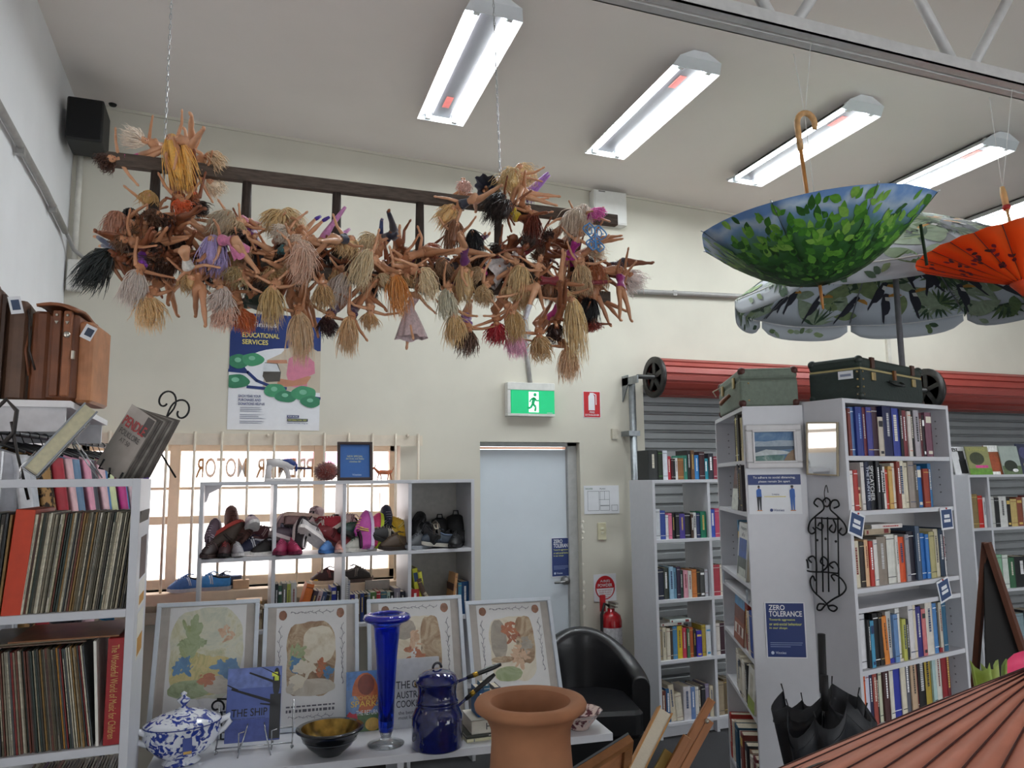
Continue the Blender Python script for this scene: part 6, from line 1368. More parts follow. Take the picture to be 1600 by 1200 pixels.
# ---- blue and white tureen
def at_px(px, py): p = onZ(px, py, TZ); return Vector((p.x, p.y, TZ+.0008))
p = at_px(283, 1192); p.y -= .0
willow = vor_mat('2a3f96', 'e6e9f0', 34, .12, .44, 'willow_pattern', None, 1.0)
tu = thing('soup_tureen', 'blue and white willow pattern lidded tureen at the record shelf end of the table', 'tureen', p, (0, 0, .2))
wht = mat('e4e6ec', .12, var=.02, coat=.3)
part(MB().lathe([(.001, 0), (.058, 0), (.062, .008), (.048, .022), (.075, .035), (.108, .07), (.122, .105), (.118, .135), (.122, .142), (.114, .142), (.105, .1), (.06, .04), (.001, .04)], 40, sx=1.12, sy=.86), 'bowl', willow, tu)
lid = part(MB().lathe([(.12, .142), (.122, .148), (.108, .158), (.07, .178), (.03, .19), (.016, .194), (.012, .2), (.001, .2)], 40, sx=1.12, sy=.86), 'lid', willow, tu)
part(MB().lathe([(.011, .196), (.009, .206), (.02, .218), (.024, .226), (.012, .234), (.006, .24), (.012, .248), (.001, .256)], 20), 'finial', willow, lid)
part(MB().tube([(.137*math.cos(a), .105*math.sin(a), .1425) for a in [2*PI*i/40 for i in range(40)]], .0018, 5, closed=True), 'blue_rim_line', mat('25398a', .2), tu)
for s in (-1, 1):
    part(MB().tube([(s*.118, 0, .118), (s*.142, 0, .132), (s*.166, 0, .14), (s*.17, 0, .122), (s*.15, 0, .098), (s*.122, 0, .085)], [.012, .011, .013, .012, .01, .012], 9, ell=1.3), 'handle', wht, tu)
pt = part(MB().box(-.016, .016, -.001, 0, -.055, 0), 'price_tag', mat('1d3a8c', .4), tu); pt.matrix_local = Matrix.Translation((.0, -.107, .115)) @ Matrix.Rotation(-.25, 4, 'X')
part(MB().box(-.014, .014, -.0018, -.001, -.053, -.044), 'tag_print', mat('c8a04a', .5), pt)
# ---- picture book on a wire stand
ps = at_px(392, 1172)
fm = Matrix.Translation((ps.x, ps.y, TZ)) @ Matrix.Rotation(TA-.03, 4, 'Z')
t = face_book(fm @ Matrix.Translation((-.1, 0, .03)), 0, 0, 0, .205, .272, .022, '4f62a8', 'blue picture book with black rigging silhouette on a wire stand', None, .22, 0,
    [(0, .72, 1, 1, '6a7cba'), (0, 0, 1, .3, '3c4d96'), (.8, .02, 1, .62, '12131a'), (.84, .58, .98, .98, '16181f', 1), (.82, .86, .93, .92, 'd8e048'), (.87, .8, .95, .86, 'c8d840')],
    [('THE SHIP', .1, .34, .66, .105, '14151c'), ('surviving the southern storms', .1, .30, .62, .02, '23263a')])
g = MB(); 
for (x0, z0, x1, z1, w) in ((.08, .72, .9, .5, .006), (.4, .93, .95, .76, .005), (.62, 1.0, .98, .86, .002), (.62, .5, .95, .46, .004), (.0, .78, .2, .70, .003)):
    a = Vector((x0*.205, -.0022, z0*.272)); b = Vector((x1*.205, -.0022, z1*.272)); d = (b-a).normalized(); nn = Vector((-d.z, 0, d.x))*w
    g.quad(a-nn*.6, b-nn, b+nn, a+nn*.6)
part(g, 'rigging_print', mat('12131a', .5), t)
ws = thing('wire_book_stand', 'silver wire plate stand holding the blue picture book', 'book stand', (ps.x, ps.y, TZ), (0, 0, TA-.03))
for x in (-.125, .155):
    part(MB().tube([(x, .03, .17), (x, .0, .04), (x, -.055, .012), (x, -.06, .03)], .0028, 6), 'side_wire', wire, ws); part(MB().ball((x, -.02, .0075), .007, 8, 6), 'ball_foot', wire, ws)
part(MB().tube([(-.125, -.035, .026), (.155, -.035, .026)], .0028, 6), 'cross_wire', wire, ws); part(MB().tube([(-.125, .012, .07), (.155, .012, .07)], .0028, 6), 'cross_wire', wire, ws)
for x in (-.04, .08): part(MB().tube([(x, .02, .02), (x, -.06, .014), (x, -.065, .085), (x+.02, -.066, .09)], .0028, 6), 'front_prong', wire, ws)
for s in (-1, 1): part(MB().tube([(.02+s*.06, -.085, .001), (.02+s*.035, -.06, .09), (.02+s*.03, -.04, .11)], .0025, 6), 'front_leg', wire, ws)
# scrolled black stand behind it
p = at_px(345, 1150); t = thing('iron_scroll_stand', 'black iron scroll stand between the tureen and the picture book', 'stand', (p.x, p.y-.05, TZ), (0, 0, TA))
f2 = lambda u, v: Vector((u, 0, v))
part(MB().tube(curl((-.02, .13), .03, .01, -.5, 5.2, 16, f2)+[], .004, 6), 'scroll', iron, t); part(MB().tube([(-.02, 0, .16), (.03, 0, .155), (.07, 0, .12), (.09, 0, .08)], .004, 6), 'arm', iron, t); part(MB().tube([(.0, 0, .11), (.0, 0, .003), (.08, -.03, .003)], .004, 6), 'leg', iron, t)
p = at_px(240, 1165); t = thing('iron_hook_foot', 'small black iron curl beside the tureen at the table edge', 'hook', (p.x, p.y, TZ)); part(MB().tube(curl((0, .035), .03, .02, -1.2, 3.4, 12, f2), .004, 6), 'curl', iron, t); part(MB().tube([(.02, 0, .01), (.0, 0, .004), (-.02, 0, .004)], .004, 6), 'foot', iron, t)
# ---- black bowl with gold inside
p = at_px(515, 1178); t = thing('black_bowl', 'black glazed bowl with gold lined inside in front of the woodland print', 'bowl', p)
blk = mat('15181c', .22, var=.1, coat=.4); goldin = mat('9a7a3a', .22, .85, var=.45, scale=28)
part(MB().lathe([(.001, 0), (.045, 0), (.05, .006), (.085, .035), (.108, .07), (.113, .085), (.128, .092), (.128, .097), (.108, .097)], 44, open=True), 'outer_bowl', blk, t)
part(MB().lathe([(.108, .0972), (.1, .075), (.08, .045), (.04, .018), (.001, .014)], 44, open=True), 'gold_lining', goldin, t)
part(MB().tube([(.101*math.cos(a), .101*math.sin(a), .055) for a in [2*PI*i/40 for i in range(40)]], .0012, 4, closed=True), 'glaze_line', mat('5a6068', .3), t)
p2 = at_px(520, 1128); t = thing('wire_plate_stand', 'thin dark wire plate stand hooking up behind the black bowl', 'stand', (p2.x, p2.y, TZ)); part(MB().tube([(0, 0, .003), (0, .0, .11), (.004, 0, .135), (.02, 0, .15), (.036, 0, .145), (.038, 0, .13)], .0025, 6), 'hook_wire', iron, t); part(MB().tube([(-.06, 0, .003), (.06, 0, .003)], .0025, 6), 'base_wire', iron, t)
# ---- cobalt glass vase
p = at_px(603, 1163); t = thing('glass_vase', 'tall cobalt blue glass trumpet vase with rolled rim and clear foot', 'vase', p)
def colglass(h, name, rough=.02, ior=1.45):
    m = bpy.data.materials.new(name); m.use_nodes = True; b = m.node_tree.nodes['Principled BSDF']
    b.inputs['Base Color'].default_value = (*lin(hexrgb(h)), 1); b.inputs['Transmission Weight'].default_value = .88; b.inputs['Roughness'].default_value = rough; b.inputs['IOR'].default_value = ior; return m
vb = colglass('2b4fe0', 'cobalt_glass'); vc_ = colglass('e8ecf0', 'clear_foot_glass')
vh = .505
part(MB().lathe([(.0, .05), (.028, .05), (.03, .07), (.034, .2), (.042, .34), (.05, .42), (.053, .455), (.07, .468), (.088, .474), (.094, .484), (.086, .496), (.066, .5), (.052, .494), (.046, .46), (.042, .42), (.034, .34), (.026, .2), (.02, .09), (.0, .085)], 44), 'body', vb, t)
part(MB().lathe([(.086, .478), (.096, .484), (.09, .497), (.07, .503), (.056, .496), (.06, .488), (.086, .478)], 44, open=True), 'rolled_rim', mat('1c1f9c', .06, var=.1, coat=.6), t)
part(MB().lathe([(.001, 0), (.07, 0), (.072, .004), (.03, .014), (.02, .028), (.026, .05), (.001, .05)], 40), 'foot', vc_, t)
# ---- upright books behind the vase
pb2 = at_px(571, 1142); fmb = Matrix.Translation((pb2.x-.08, pb2.y, TZ)) @ Matrix.Rotation(TA, 4, 'Z')
face_book(fmb, 0, 0, 0, .155, .235, .03, '6a8ab8', 'paperback with couple at sunset and gold lettering behind the blue vase', None, .14, 0,
    [(0, .7, 1, 1, '5a8ac8'), (.15, .3, .85, .98, 'c86a3a', 1), (.3, .6, .75, .95, '8a3a24', 1), (0, 0, 1, .3, '4a6a3a'), (0, .08, .3, .35, 'c03a4a', 1), (.5, .0, .9, .22, 'c8a040', 1), (.05, .3, .35, .6, '7a9ac8', 1)],
    [('NICHOLAS', .2, .52, .62, .07, 'e8c060'), ('SPARKS', .12, .41, .8, .1, 'f0c85a'), ('THE RETURN', .26, .27, .6, .08, 'f0f0f0')])
pb3 = at_px(648, 1136); fmb = Matrix.Translation((pb3.x-.09, pb3.y, TZ)) @ Matrix.Rotation(TA+.03, 4, 'Z')
face_book(fmb, 0, 0, 0, .2, .275, .03, 'd2d4d8', 'white cookbook with hand lettered cover behind the coffee pot', None, .14, 0,
    [(.45, .56, .56, .68, 'b08a3a', 1), (.55, .3, .7, .42, '9a7a3a', 1)],
    [('THE', .06, .57, .3, .11, '3a3c44'), ('GREAT', .4, .57, .5, .11, '3a3c44'), ('AUSTRALIAN', .06, .43, .86, .1, '3a3c44'), ('COOKBOOK', .06, .3, .8, .1, '3a3c44'), ('the best of our', .1, .2, .6, .05, '5a5c64'), ('most loved cooks', .1, .13, .7, .05, '5a5c64')])
# ---- blue enamel coffee pot
p = at_px(683, 1166); t = thing('enamel_coffee_pot', 'dark blue enamel double coffee pot with two long handles', 'coffee pot', p, (0, 0, .12))
en = mat('121a5c', .08, var=.25, scale=60, coat=1.0)
part(MB().lathe([(.001, 0), (.097, 0), (.1, .006), (.1, .1), (.098, .12), (.085, .148), (.079, .156), (.083, .162), (.079, .168)], 44), 'lower_pot', en, t)
part(MB().lathe([(.079, .168), (.084, .172), (.077, .18), (.075, .205), (.079, .232), (.083, .24), (.083, .244)], 44), 'upper_pot', en, t)
ld_ = part(MB().lathe([(.085, .242), (.086, .248), (.078, .256), (.074, .268), (.05, .282), (.02, .29), (.001, .291)], 44), 'lid', en, t)
part(MB().tube([(.018*math.cos(a), 0, .294+.02*math.sin(a)) for a in [PI*i/10 for i in range(11)]], .005, 8), 'lid_loop', mat('0e1020', .3, coat=.5), ld_)
bkh = mat('111214', .35, coat=.3)
for (z0, dz, L) in ((.232, .045, .17), (.135, .115, .17)):
    a = Vector((.075, -.01, z0)); d = Vector((1, -.1, dz/.17)).normalized()
    part(MB().tube([a, a+d*.06], .006, 8), 'handle_socket', en, t)
    part(MB().tube([a+d*.05, a+d*.085, a+d*(L), a+d*(L+.03)], [.008, .0095, .0105, .007], 10), 'handle', bkh, t)
    part(MB().tube([a+d*.075, a+d*.095], .0102, 10), 'ferrule', mat('b8923a', .3, .9), t)
# ---- pile of books beside the pot
p = at_px(752, 1158); q = Matrix.Translation((p.x-.06, p.y, 0)) @ Matrix.Rotation(TA+.05, 4, 'Z')
flat_book(q, 0, .0, TZ, .24, .2, .012, 'd8d4b0', 'thin cream book at the foot of the pile beside the coffee pot', 'books piled beside the coffee pot', .06, 5)
flat_book(q, .0, .0, TZ+.013, .235, .2, .014, '3a3c34', 'thin dark book second up in the pile beside the coffee pot', 'books piled beside the coffee pot', .02, 6)
hb = thing('thick_book', 'thick cream biography lying on the pile beside the coffee pot', 'book', group='books piled beside the coffee pot'); hb.matrix_world = q @ Matrix.Translation((.02, .0, TZ+.0285))
part(MB().box(0, .235, 0, .004, 0, .052).box(0, .235, 0, .16, 0, .003).box(0, .235, 0, .16, .049, .052), 'cover', mat('cfcabc', .5), hb); part(MB().box(.003, .232, .004, .157, .003, .049), 'pages', pages_m, hb)
lettering('HAWKE', hb, mat('26262c', .5), (.06, -.0006, .014), (1, 0, 0), (0, 0, 1), w=.13, h=.026)
row(q, .055, .155, .03, TZ+.081, .12, '30 .9 2c5a8a;30 1 4a7a98;24 .8 8a7a6a;30 .9 5a5a64', 'standing on the pile beside the coffee pot', 'books piled beside the coffee pot', 61, depth=.1)
# ---- small decorated bowl near the table end
p = at_px(905, 1138); t = thing('decorated_bowl', 'scalloped china bowl with dark floral pattern at the armchair end of the table', 'bowl', p)
chin = vor_mat('5a2a34', 'd0b8b0', 22, .15, .42, 'floral_china', '8a9aa8', 1.0)
part(MB().lathe([(.001, 0), (.04, 0), (.042, .008), (.07, .04), (.094, .07), (.098, .074), (.09, .072), (.062, .04), (.03, .012), (.001, .012)], 40, wob=lambda a: 1+.025*math.cos(a*14)), 'china_body', chin, t)
part(MB().lathe([(.001, .0135), (.02, .0145), (.045, .03), (.05, .034)], 24, open=True), 'painted_medallion', mat('3a1f28', .2, var=.4, scale=70), t)
# ---- blue book lying on the shelf below
p = onZ(610, 1198, .70)
face_book(TM_, .40, .012, .346, .32, .33, .02, '1f4a98', 'blue hardback standing on the lower shelf of the display table', None, .05, 0, [(0, 0, 1, .6, '163a80')], [('WITNESS', .1, .84, .8, .1, '9ab4d8')])
# ------------------------------------------------------------------ black tub armchair
AC = Vector((2.15, 4.42, -.0)); t = thing('tub_armchair', 'black leather tub armchair between the display table and the cube bookcase', 'armchair', AC, (0, 0, math.radians(-14)))
lth = mat('17171a', .34, var=.12, scale=14, bump=.12, coat=.1)
def shell(u, v, rin, rout):
    a = PI*(-.08+1.16*u); return a
nU = 28; outer = MB(); V = []; 
def prof_h(u): s = math.sin(PI*u); return .56+.25*max(0, s)**1.7
pts = []
def ringpt(u, r, z): a = PI*(1.16*u-.08); return Vector((-(r)*math.cos(a)*1.0, r*.92*math.sin(a), z))
def wrap(u, v):
    # around the section of the wall: outside bottom -> outside top -> inside top -> inside bottom
    h = prof_h(u); k = v*4
    if k < 1: return ringpt(u, .355+.01*k, .09+(h-.13)*k)
    if k < 3:
        w = (k-1)/2*PI; return ringpt(u, .315+.05*math.cos(w), h-.04+.045*math.sin(w))
    return ringpt(u, .265-.005*(k-3), h-.04-(h-.38)*(k-3))
wr_ = MB(); wr_.grid(wrap, nU, 16); part(wr_, 'wrapped_back', lth, t, thick=.01)
for u in (0, 1):
    g = MB(); n = 16; g._add([wrap(u, j/n) for j in range(n+1)], [tuple(range(n+1)) if u else tuple(reversed(range(n+1)))]); part(g, 'arm_front', lth, t)
part(MB().rbox(-.255, .255, -.33, .24, .30, .45, .06), 'seat_cushion', lth, t); part(MB().rbox(-.29, .29, -.27, .27, .09, .30, .05), 'seat_base', lth, t)
for x in (-.26, .26):
    for y in (-.22, .22): part(MB().tube([(x, y, .1), (x, y, 0)], [.026, .02], 10), 'leg', mat('7a5230', .5), t)
# ------------------------------------------------------------------ terracotta pot on a plinth
PC = Vector((.695, 1.75, 0)); zr_ = 1.262
pl_ = thing('plinth', 'plain pale plinth under the terracotta pot', 'plinth', (PC.x, PC.y, 0)); part(MB().box(-.16, .16, -.16, .16, 0, .5), 'plinth_body', white_board, pl_, .004); part(MB().box(-.17, .17, -.17, .17, .5, .515), 'plinth_top', white_board, pl_, .003)
t = thing('terracotta_pot', 'tall terracotta urn with flared rolled rim', 'pot', (PC.x, PC.y, .516))
terra = mat('a97452', .8, var=.2, scale=7, bump=.18); h0 = zr_-.516
part(MB().lathe([(.001, 0), (.075, 0), (.082, .01), (.092, .2), (.098, .42), (.098, h0-.16), (.093, h0-.09), (.094, h0-.06), (.105, h0-.035), (.122, h0-.022)], 56, open=True), 'body', terra, t)
part(MB().lathe([(.122, h0-.022), (.131, h0-.016), (.133, h0-.006), (.128, h0+.003), (.112, h0+.006), (.095, h0+.0)], 56, open=True), 'rim', terra, t)
part(MB().lathe([(.095, h0), (.084, h0-.02), (.078, h0-.08), (.08, h0-.3), (.07, .05), (.001, .045)], 56, open=True), 'inner_wall', terra, t)
# ------------------------------------------------------------------ crate with leaning pictures and easel
CRX, CRY = 1.13, 2.02
t = thing('wooden_crate', 'wooden browsing crate on the floor holding the leaning pictures', 'crate', (CRX, CRY, 0))
wd = mat('a8763f', .6, var=.25, scale=10, stretch=(1, 1, 6))
for z in (.06, .22, .38):
    part(MB().box(-.3, .3, -.2, -.185, z, z+.12), 'slat', wd, t); part(MB().box(-.3, .3, .185, .2, z, z+.12), 'slat', wd, t); part(MB().box(-.3, -.285, -.185, .185, z, z+.12), 'slat', wd, t); part(MB().box(.285, .3, -.185, .185, z, z+.12), 'slat', wd, t)
part(MB().box(-.3, .3, -.2, .2, .04, .055), 'base_board', wd, t)
def lean_board(name, label, cat, p_top, p_bot_dir, W, H, T, rz, m_edge, m_face, m_back, extra=None):
    pass
# book with orange boards, seen along its top edge
top = onY(1046, 1111, 2.0); bot = onY(1002, 1200, 2.0); d = (top-bot); ang = math.atan2(d.x, d.z)
t = thing('leaning_book', 'tall book with tan board edges and green painted cover leaning in the crate', 'book'); HB = .42
t.matrix_world = Matrix.Translation(top) @ Matrix.Rotation(ang, 4, 'Y') @ Matrix.Rotation(math.radians(-32), 4, 'Z') @ Matrix.Translation((0, 0, -HB))
tanb = mat('c08a4e', .5, var=.12); part(MB().box(-.03, -.026, 0, .17, 0, HB).box(.008, .012, 0, .17, 0, HB).box(-.03, .012, .166, .17, 0, HB), 'boards', tanb, t)
part(MB().box(-.026, .008, .003, .166, .003, HB-.006), 'pages', pages_m, t)
part(MB().box(.012, .0128, .004, .16, .01, HB-.02), 'cover_print', wc_mat(['3a4a24', '6a7a3a', '9a8a4a', '4a3a24'], 14), t); part(MB().box(-.03, .012, -.0012, 0, 0, HB), 'fore_edge_board', mat('d8c8a8', .7), t) if False else None
# folded wooden easel
t = thing('wooden_easel', 'folded wooden table easel with pale cut ends leaning in the crate', 'easel'); eo = onY(1118, 1098, 2.0); eb_ = onY(1062, 1200, 2.0); d = eo-eb_; ang = math.atan2(d.x, d.z)
t.matrix_world = Matrix.Translation(eo) @ Matrix.Rotation(ang, 4, 'Y') @ Matrix.Rotation(math.radians(-20), 4, 'Z')
ew = mat('9c6232', .5, var=.2, scale=12, stretch=(4, 4, .6)); ee = mat('d0a878', .6)
for (x, y, z, L) in ((-.014, 0, 0, .42), (.016, .02, -.05, .4), (-.03, -.02, -.13, .3), (.02, .05, -.09, .34)):
    b_ = part(MB().box(x-.011, x+.011, y-.009, y+.009, z-L, z), 'bar', ew, t, .0015); part(MB().box(x-.0105, x+.0105, y-.0085, y+.0085, z, z+.0008), 'cut_end', ee, b_)
part(MB().box(-.055, -.02, .02, .03, -.40, -.19), 'panel', mat('c8a860', .6, var=.1), t)
part(MB().ball((.0, -.012, -.06), .007, 8, 6), 'wing_nut', mat('b8b4a8', .3, .9), t)
# framed picture with grey edge
t = thing('leaning_picture', 'wooden picture frame with grey edge leaning low in the crate beside the urn', 'picture frame'); fo = onY(983, 1147, 1.95); fb_ = onY(905, 1196, 1.95); d = fo-fb_
ang = math.atan2(d.x, d.z); t.matrix_world = Matrix.Translation(fo) @ Matrix.Rotation(ang, 4, 'Y') @ Matrix.Rotation(math.radians(-50), 4, 'Z')
for (y0, y1, z0, z1) in ((0, .03, -.46, 0), (.27, .3, -.46, 0), (.03, .27, -.03, 0), (.03, .27, -.46, -.43)): part(MB().box(0, .022, y0, y1, z0, z1), 'frame_side', mat('8a5a30', .5, var=.2), t, .002)
part(MB().box(-.006, .0, 0, .3, -.46, 0), 'edge_strip', mat('55595c', .5), t); part(MB().box(.006, .012, .03, .27, -.43, -.03), 'picture_panel', mat('b07850', .7, var=.15), t)
# ------------------------------------------------------------------ shoes: one pattern, many pairs
def shoe_half_w(s):      # half width of the sole along its length, s 0 heel .. 1 toe
    return .030+.010*math.sin(PI*min(1, s*1.05))*(s > .05)+.008*math.sin(PI*max(0, (s-.35)/.65))-.012*max(0, (s-.9)/.1)**2-.008*max(0, (.08-s)/.08)
LSH = .26
def sole_mesh():
    g = MB(); n = 14; L = []
    for sgn in (1, -1):
        rng_ = range(n+1) if sgn > 0 else range(n, -1, -1)
        for i in rng_:
            s = i/n; e = 1 if 0 < i < n else .45; L.append(((s-.5)*LSH, sgn*shoe_half_w(s)*e))
    zf = lambda x: .012*max(0, (x/LSH+.5-.7)/.3)**2
    V = [(x, y, zf(x)) for x, y in L]+[(x*1.01, y*1.06, zf(x)+.024-.004*(x/LSH)) for x, y in L]; m = len(L)
    g._add(V, [tuple(reversed(range(m))), tuple(range(m, 2*m))]+[(i, (i+1) % m, m+(i+1) % m, m+i) for i in range(m)]); return g
def up_h(s): return .024+(.066 if s < .3 else .066+.012*math.sin((s-.3)/.15*PI/2) if s < .45 else .078*math.cos((s-.45)/.55*PI/2)**.75+.02*(1-s))
def up_pt(s, v, k=1.0):
    w = shoe_half_w(s)*(1 if .02 < s < .98 else .6); h = up_h(s); a = PI*v
    c = math.cos(a); x = (s-.5)*LSH*.985
    nar = 1-.35*max(0, math.sin(a))*(1 if s < .5 else .6)
    return Vector((x, w*k*c*nar, .02+(h-.02)*math.sin(a)**.7*k+.012*max(0, (s-.7)/.3)**2))
def upper_mesh():
    g = MB(); g.grid(lambda u, v: up_pt(min(.995, max(.005, u)), .0+v if u > .42 else (v*.66 if v < .5 else .34+.66*v)*1.0 if True else v), 18, 12); return g
SH = {'sole': sole_mesh().mesh('sole', wht), 'upper': upper_mesh().mesh('upper', wht)}
g = MB(); 
for i in range(5):
    s = .5+.07*i; a, b = up_pt(s, .34, 1.02), up_pt(s, .66, 1.02); m_ = up_pt(s, .5, 1.04); g.tube([a, m_+Vector((0, 0, .003)), b], .0028, 5)
SH['laces'] = g.mesh('laces', wht)
g = MB(); g.grid(lambda u, v: up_pt(.36+.3*u, .38+.24*v, 1.0)+Vector((-.012*(1-u), 0, .022*(1-u)+.001)), 6, 4); SH['tongue'] = g.mesh('tongue', wht)
g = MB(); pts = [up_pt(.03+.4*i/8, .33) for i in range(9)]+[up_pt(.43-.4*i/8, .67) for i in range(9)]; g.tube(pts, .0055, 6, closed=True); SH['collar'] = g.mesh('collar', wht)
g = MB()
for sd in (0, 1):
    for q in range(2):
        s0 = .42+.1*q; pts = []
        for i in range(4):
            v = .05+.25*i/3; pts.append(up_pt(s0+.06*i/3-.05*q, v if sd == 0 else 1-v, 1.015))
        g.tube(pts, .0045, 4, ell=.35)
SH['side_stripe'] = g.mesh('side_stripe', wht)
def shoe(px, py, Y, rx, ry, rz, sc, up, so, ac, where, name='shoe'):
    lab = '%s shoe with %s sole, %s' % (colour_word(up), colour_word(so), where)
    t = thing(name, lab, 'shoe', group='second hand shoes')
    c = onY(px, py, Y)
    if Y > WY-.15: c.z = WZ0+.045*sc+.001
    t.matrix_world = Matrix.Translation(c) @ Matrix.Rotation(math.radians(rz), 4, 'Z') @ Matrix.Rotation(math.radians(ry), 4, 'Y') @ Matrix.Rotation(math.radians(rx), 4, 'X') @ Matrix.Scale(sc, 4) @ Matrix.Translation((0, 0, -.045))
    mz = min((t.matrix_world @ Vector((a, b, c2))).z for a in (-.13, .13) for b in (-.035, .035) for c2 in (0, .075)); fl_z = (WZ0 if Y > WY-.15 else cz1)+.001
    if mz < fl_z: t.matrix_world = Matrix.Translation((0, 0, fl_z-mz)) @ t.matrix_world
    for nm, hx, rough in (('sole', so, .6), ('upper', up, .55), ('laces', ac, .7), ('tongue', up, .7), ('collar', ac if nm_dark(up) else '2c2628', .8), ('side_stripe', ac, .6)):
        o = obj(nm, SH[nm], t); o.material_slots[0].link = 'OBJECT'; o.material_slots[0].material = mat('#'+hx, rough, var=.1, scale=50)
        if nm in ('upper', 'tongue'):
            md = o.modifiers.new('thickness', 'SOLIDIFY'); md.thickness = .003; md.offset = 1
    return t
def nm_dark(h): r, g_, b = hexrgb(h); return r+g_+b < 1.2
A, B_, C_ = 'first shoe column', 'second shoe column', 'third shoe column'
SHOES = [
 (331, 838, 5.02, 0, -80, 60, .85, '5a4652', 'c8c0c4', '9a8a94', 'standing toe up, '+A), (363, 817, 5.10, 0, -70, 100, .9, '5a3026', 'c8bcb4', '3a201a', 'toe up behind the pile, '+A),
 (355, 836, 5.02, 150, -30, 10, .95, '3a2a20', 'a83a30', '2a1a14', 'sole out on the pile, '+A), (392, 820, 5.04, 0, -25, -80, .9, 'c2b2ba', 'e0dcd8', '7a6a84', 'topmost on the pile, '+A),
 (378, 842, 5.03, 90, -50, 20, .95, '4a2a24', 'd8ccc0', '2c1a16', 'on edge in mid pile, '+A), (410, 837, 5.06, 20, -35, 150, .9, '4a2028', '6a4a4c', 'b89a9c', 'at the divider, '+A),
 (395, 855, 5.0, 0, 5, 175, .92, '1c1c3a', 'e4e0dc', 'c8c8d0', 'front row, navy pair end, '+A), (417, 857, 4.98, 0, 4, 200, .8, '1c1618', 'e8e4e0', '3a3234', 'front row by the divider, '+A),
 (331, 862, 4.98, 0, 0, 240, .85, '2a1a1a', '3a2a28', '5a4040', 'front row by the side panel, '+A), (352, 860, 4.99, 0, 0, 260, .8, '3a1c1e', '1c1818', 'a03838', 'front row with red tongue, '+A),
 (370, 860, 4.99, 0, 0, 280, .75, 'a8a4a8', 'd8d4d4', 'e0e0e0', 'front row middle, '+A),
 (474, 815, 5.06, 160, 8, 15, .98, '8a6a68', 'd8bcae', 'b89a98', 'upturned across the top, '+B_), (491, 806, 5.10, 0, -30, 60, .85, 'c6aeb0', 'dccfca', '8a6a70', 'topmost on the pile, '+B_),
 (511, 822, 5.03, 10, -30, -20, .95, 'b02638', 'e0d4c8', 'e8e0d8', 'red and white on the pile, '+B_), (517, 842, 5.0, 0, -30, 170, 1.0, '741820', '4a1418', '5a1a20', 'large, by the divider, '+B_),
 (527, 818, 5.08, 0, -20, 40, .85, '1c1618', 'd8c0b8', '5a4a4c', 'behind the red and white one, '+B_), (491, 838, 4.98, -30, 38, 25, .95, 'c4bebe', 'e0d8d4', '6a6468', 'strapped, toe down in front, '+B_),
 (449, 838, 5.04, 20, -20, 200, .95, '4a3844', 'b8a8a8', '8a7a88', 'grey laced, window side of the pile, '+B_), (472, 853, 4.99, 60, -60, 70, .95, '2a2226', 'd8c8c4', 'e0d8d8', 'with white stripes, standing, '+B_),
 (440, 860, 4.98, 0, 0, 250, .85, '8a1f48', '6a1838', 'b04a70', 'front row by the divider, '+B_), (456, 863, 4.98, 0, 0, 290, .8, 'a02850', '7a1c40', 'c86a8a', 'front row second along, '+B_),
 (513, 857, 4.97, 0, 0, 230, .7, '4a7ab8', '3a6aa8', '8aaad0', 'small clog in front, '+B_), (531, 858, 4.98, 0, 0, 260, .7, 'd89a90', 'e0c0b8', 'c87a70', 'small, front row end, '+B_),
 (440, 828, 5.1, 90, -60, 40, .9, 'b49698', 'd8c4c0', '8a6a70', 'leaning on the divider, '+B_), (500, 832, 5.08, 0, -10, 100, .9, '5a2c34', 'c8b0a8', 'a86a70', 'in mid pile, '+B_), (462, 830, 5.1, 0, 10, 30, .9, '8a8498', 'b8b0c0', 'd0c8d8', 'lilac strapped, mid pile, '+B_),
 (552, 832, 5.03, 10, -20, 210, .95, '1c3a34', '2a2c2c', '2a7a58', 'laced, by the divider, '+C_), (563, 855, 4.99, 0, 0, 200, .9, 'b8b6ac', 'd8d4cc', '5a8a70', 'front row, '+C_), (547, 816, 5.1, 0, -30, 160, .8, 'c8b0ac', 'd8d0cc', '8a6a6c', 'on top at the divider, '+C_),
 (570, 832, 4.98, -70, -72, 95, .98, 'b4489a', 'd4c4dc', 'e0c060', 'standing toe up showing its laces, '+C_), (586, 832, 5.03, -60, -60, 70, .95, 'd63a76', 'c8d838', 'e8d070', 'standing behind the purple one, '+C_),
 (605, 816, 5.08, 0, -82, 95, .9, '1c1f38', 'c8c4c0', '8a8a9a', 'standing tall, toe up, '+C_), (623, 824, 5.04, 30, -50, 130, .8, 'c49c1c', 'd8b840', 'e0d080', 'mustard slipper on the pile, '+C_),
 (602, 845, 5.0, 0, -20, 190, 1.0, '1e1b1b', '14120f', 'b8b0a4', 'boot with white lace, '+C_), (620, 853, 4.97, 0, 0, 190, .95, '4a3a2c', '2c2018', '6a5840', 'brown brogue in front, '+C_),
]
for s in SHOES: shoe(*s)
D_ = 'fourth shoe column'
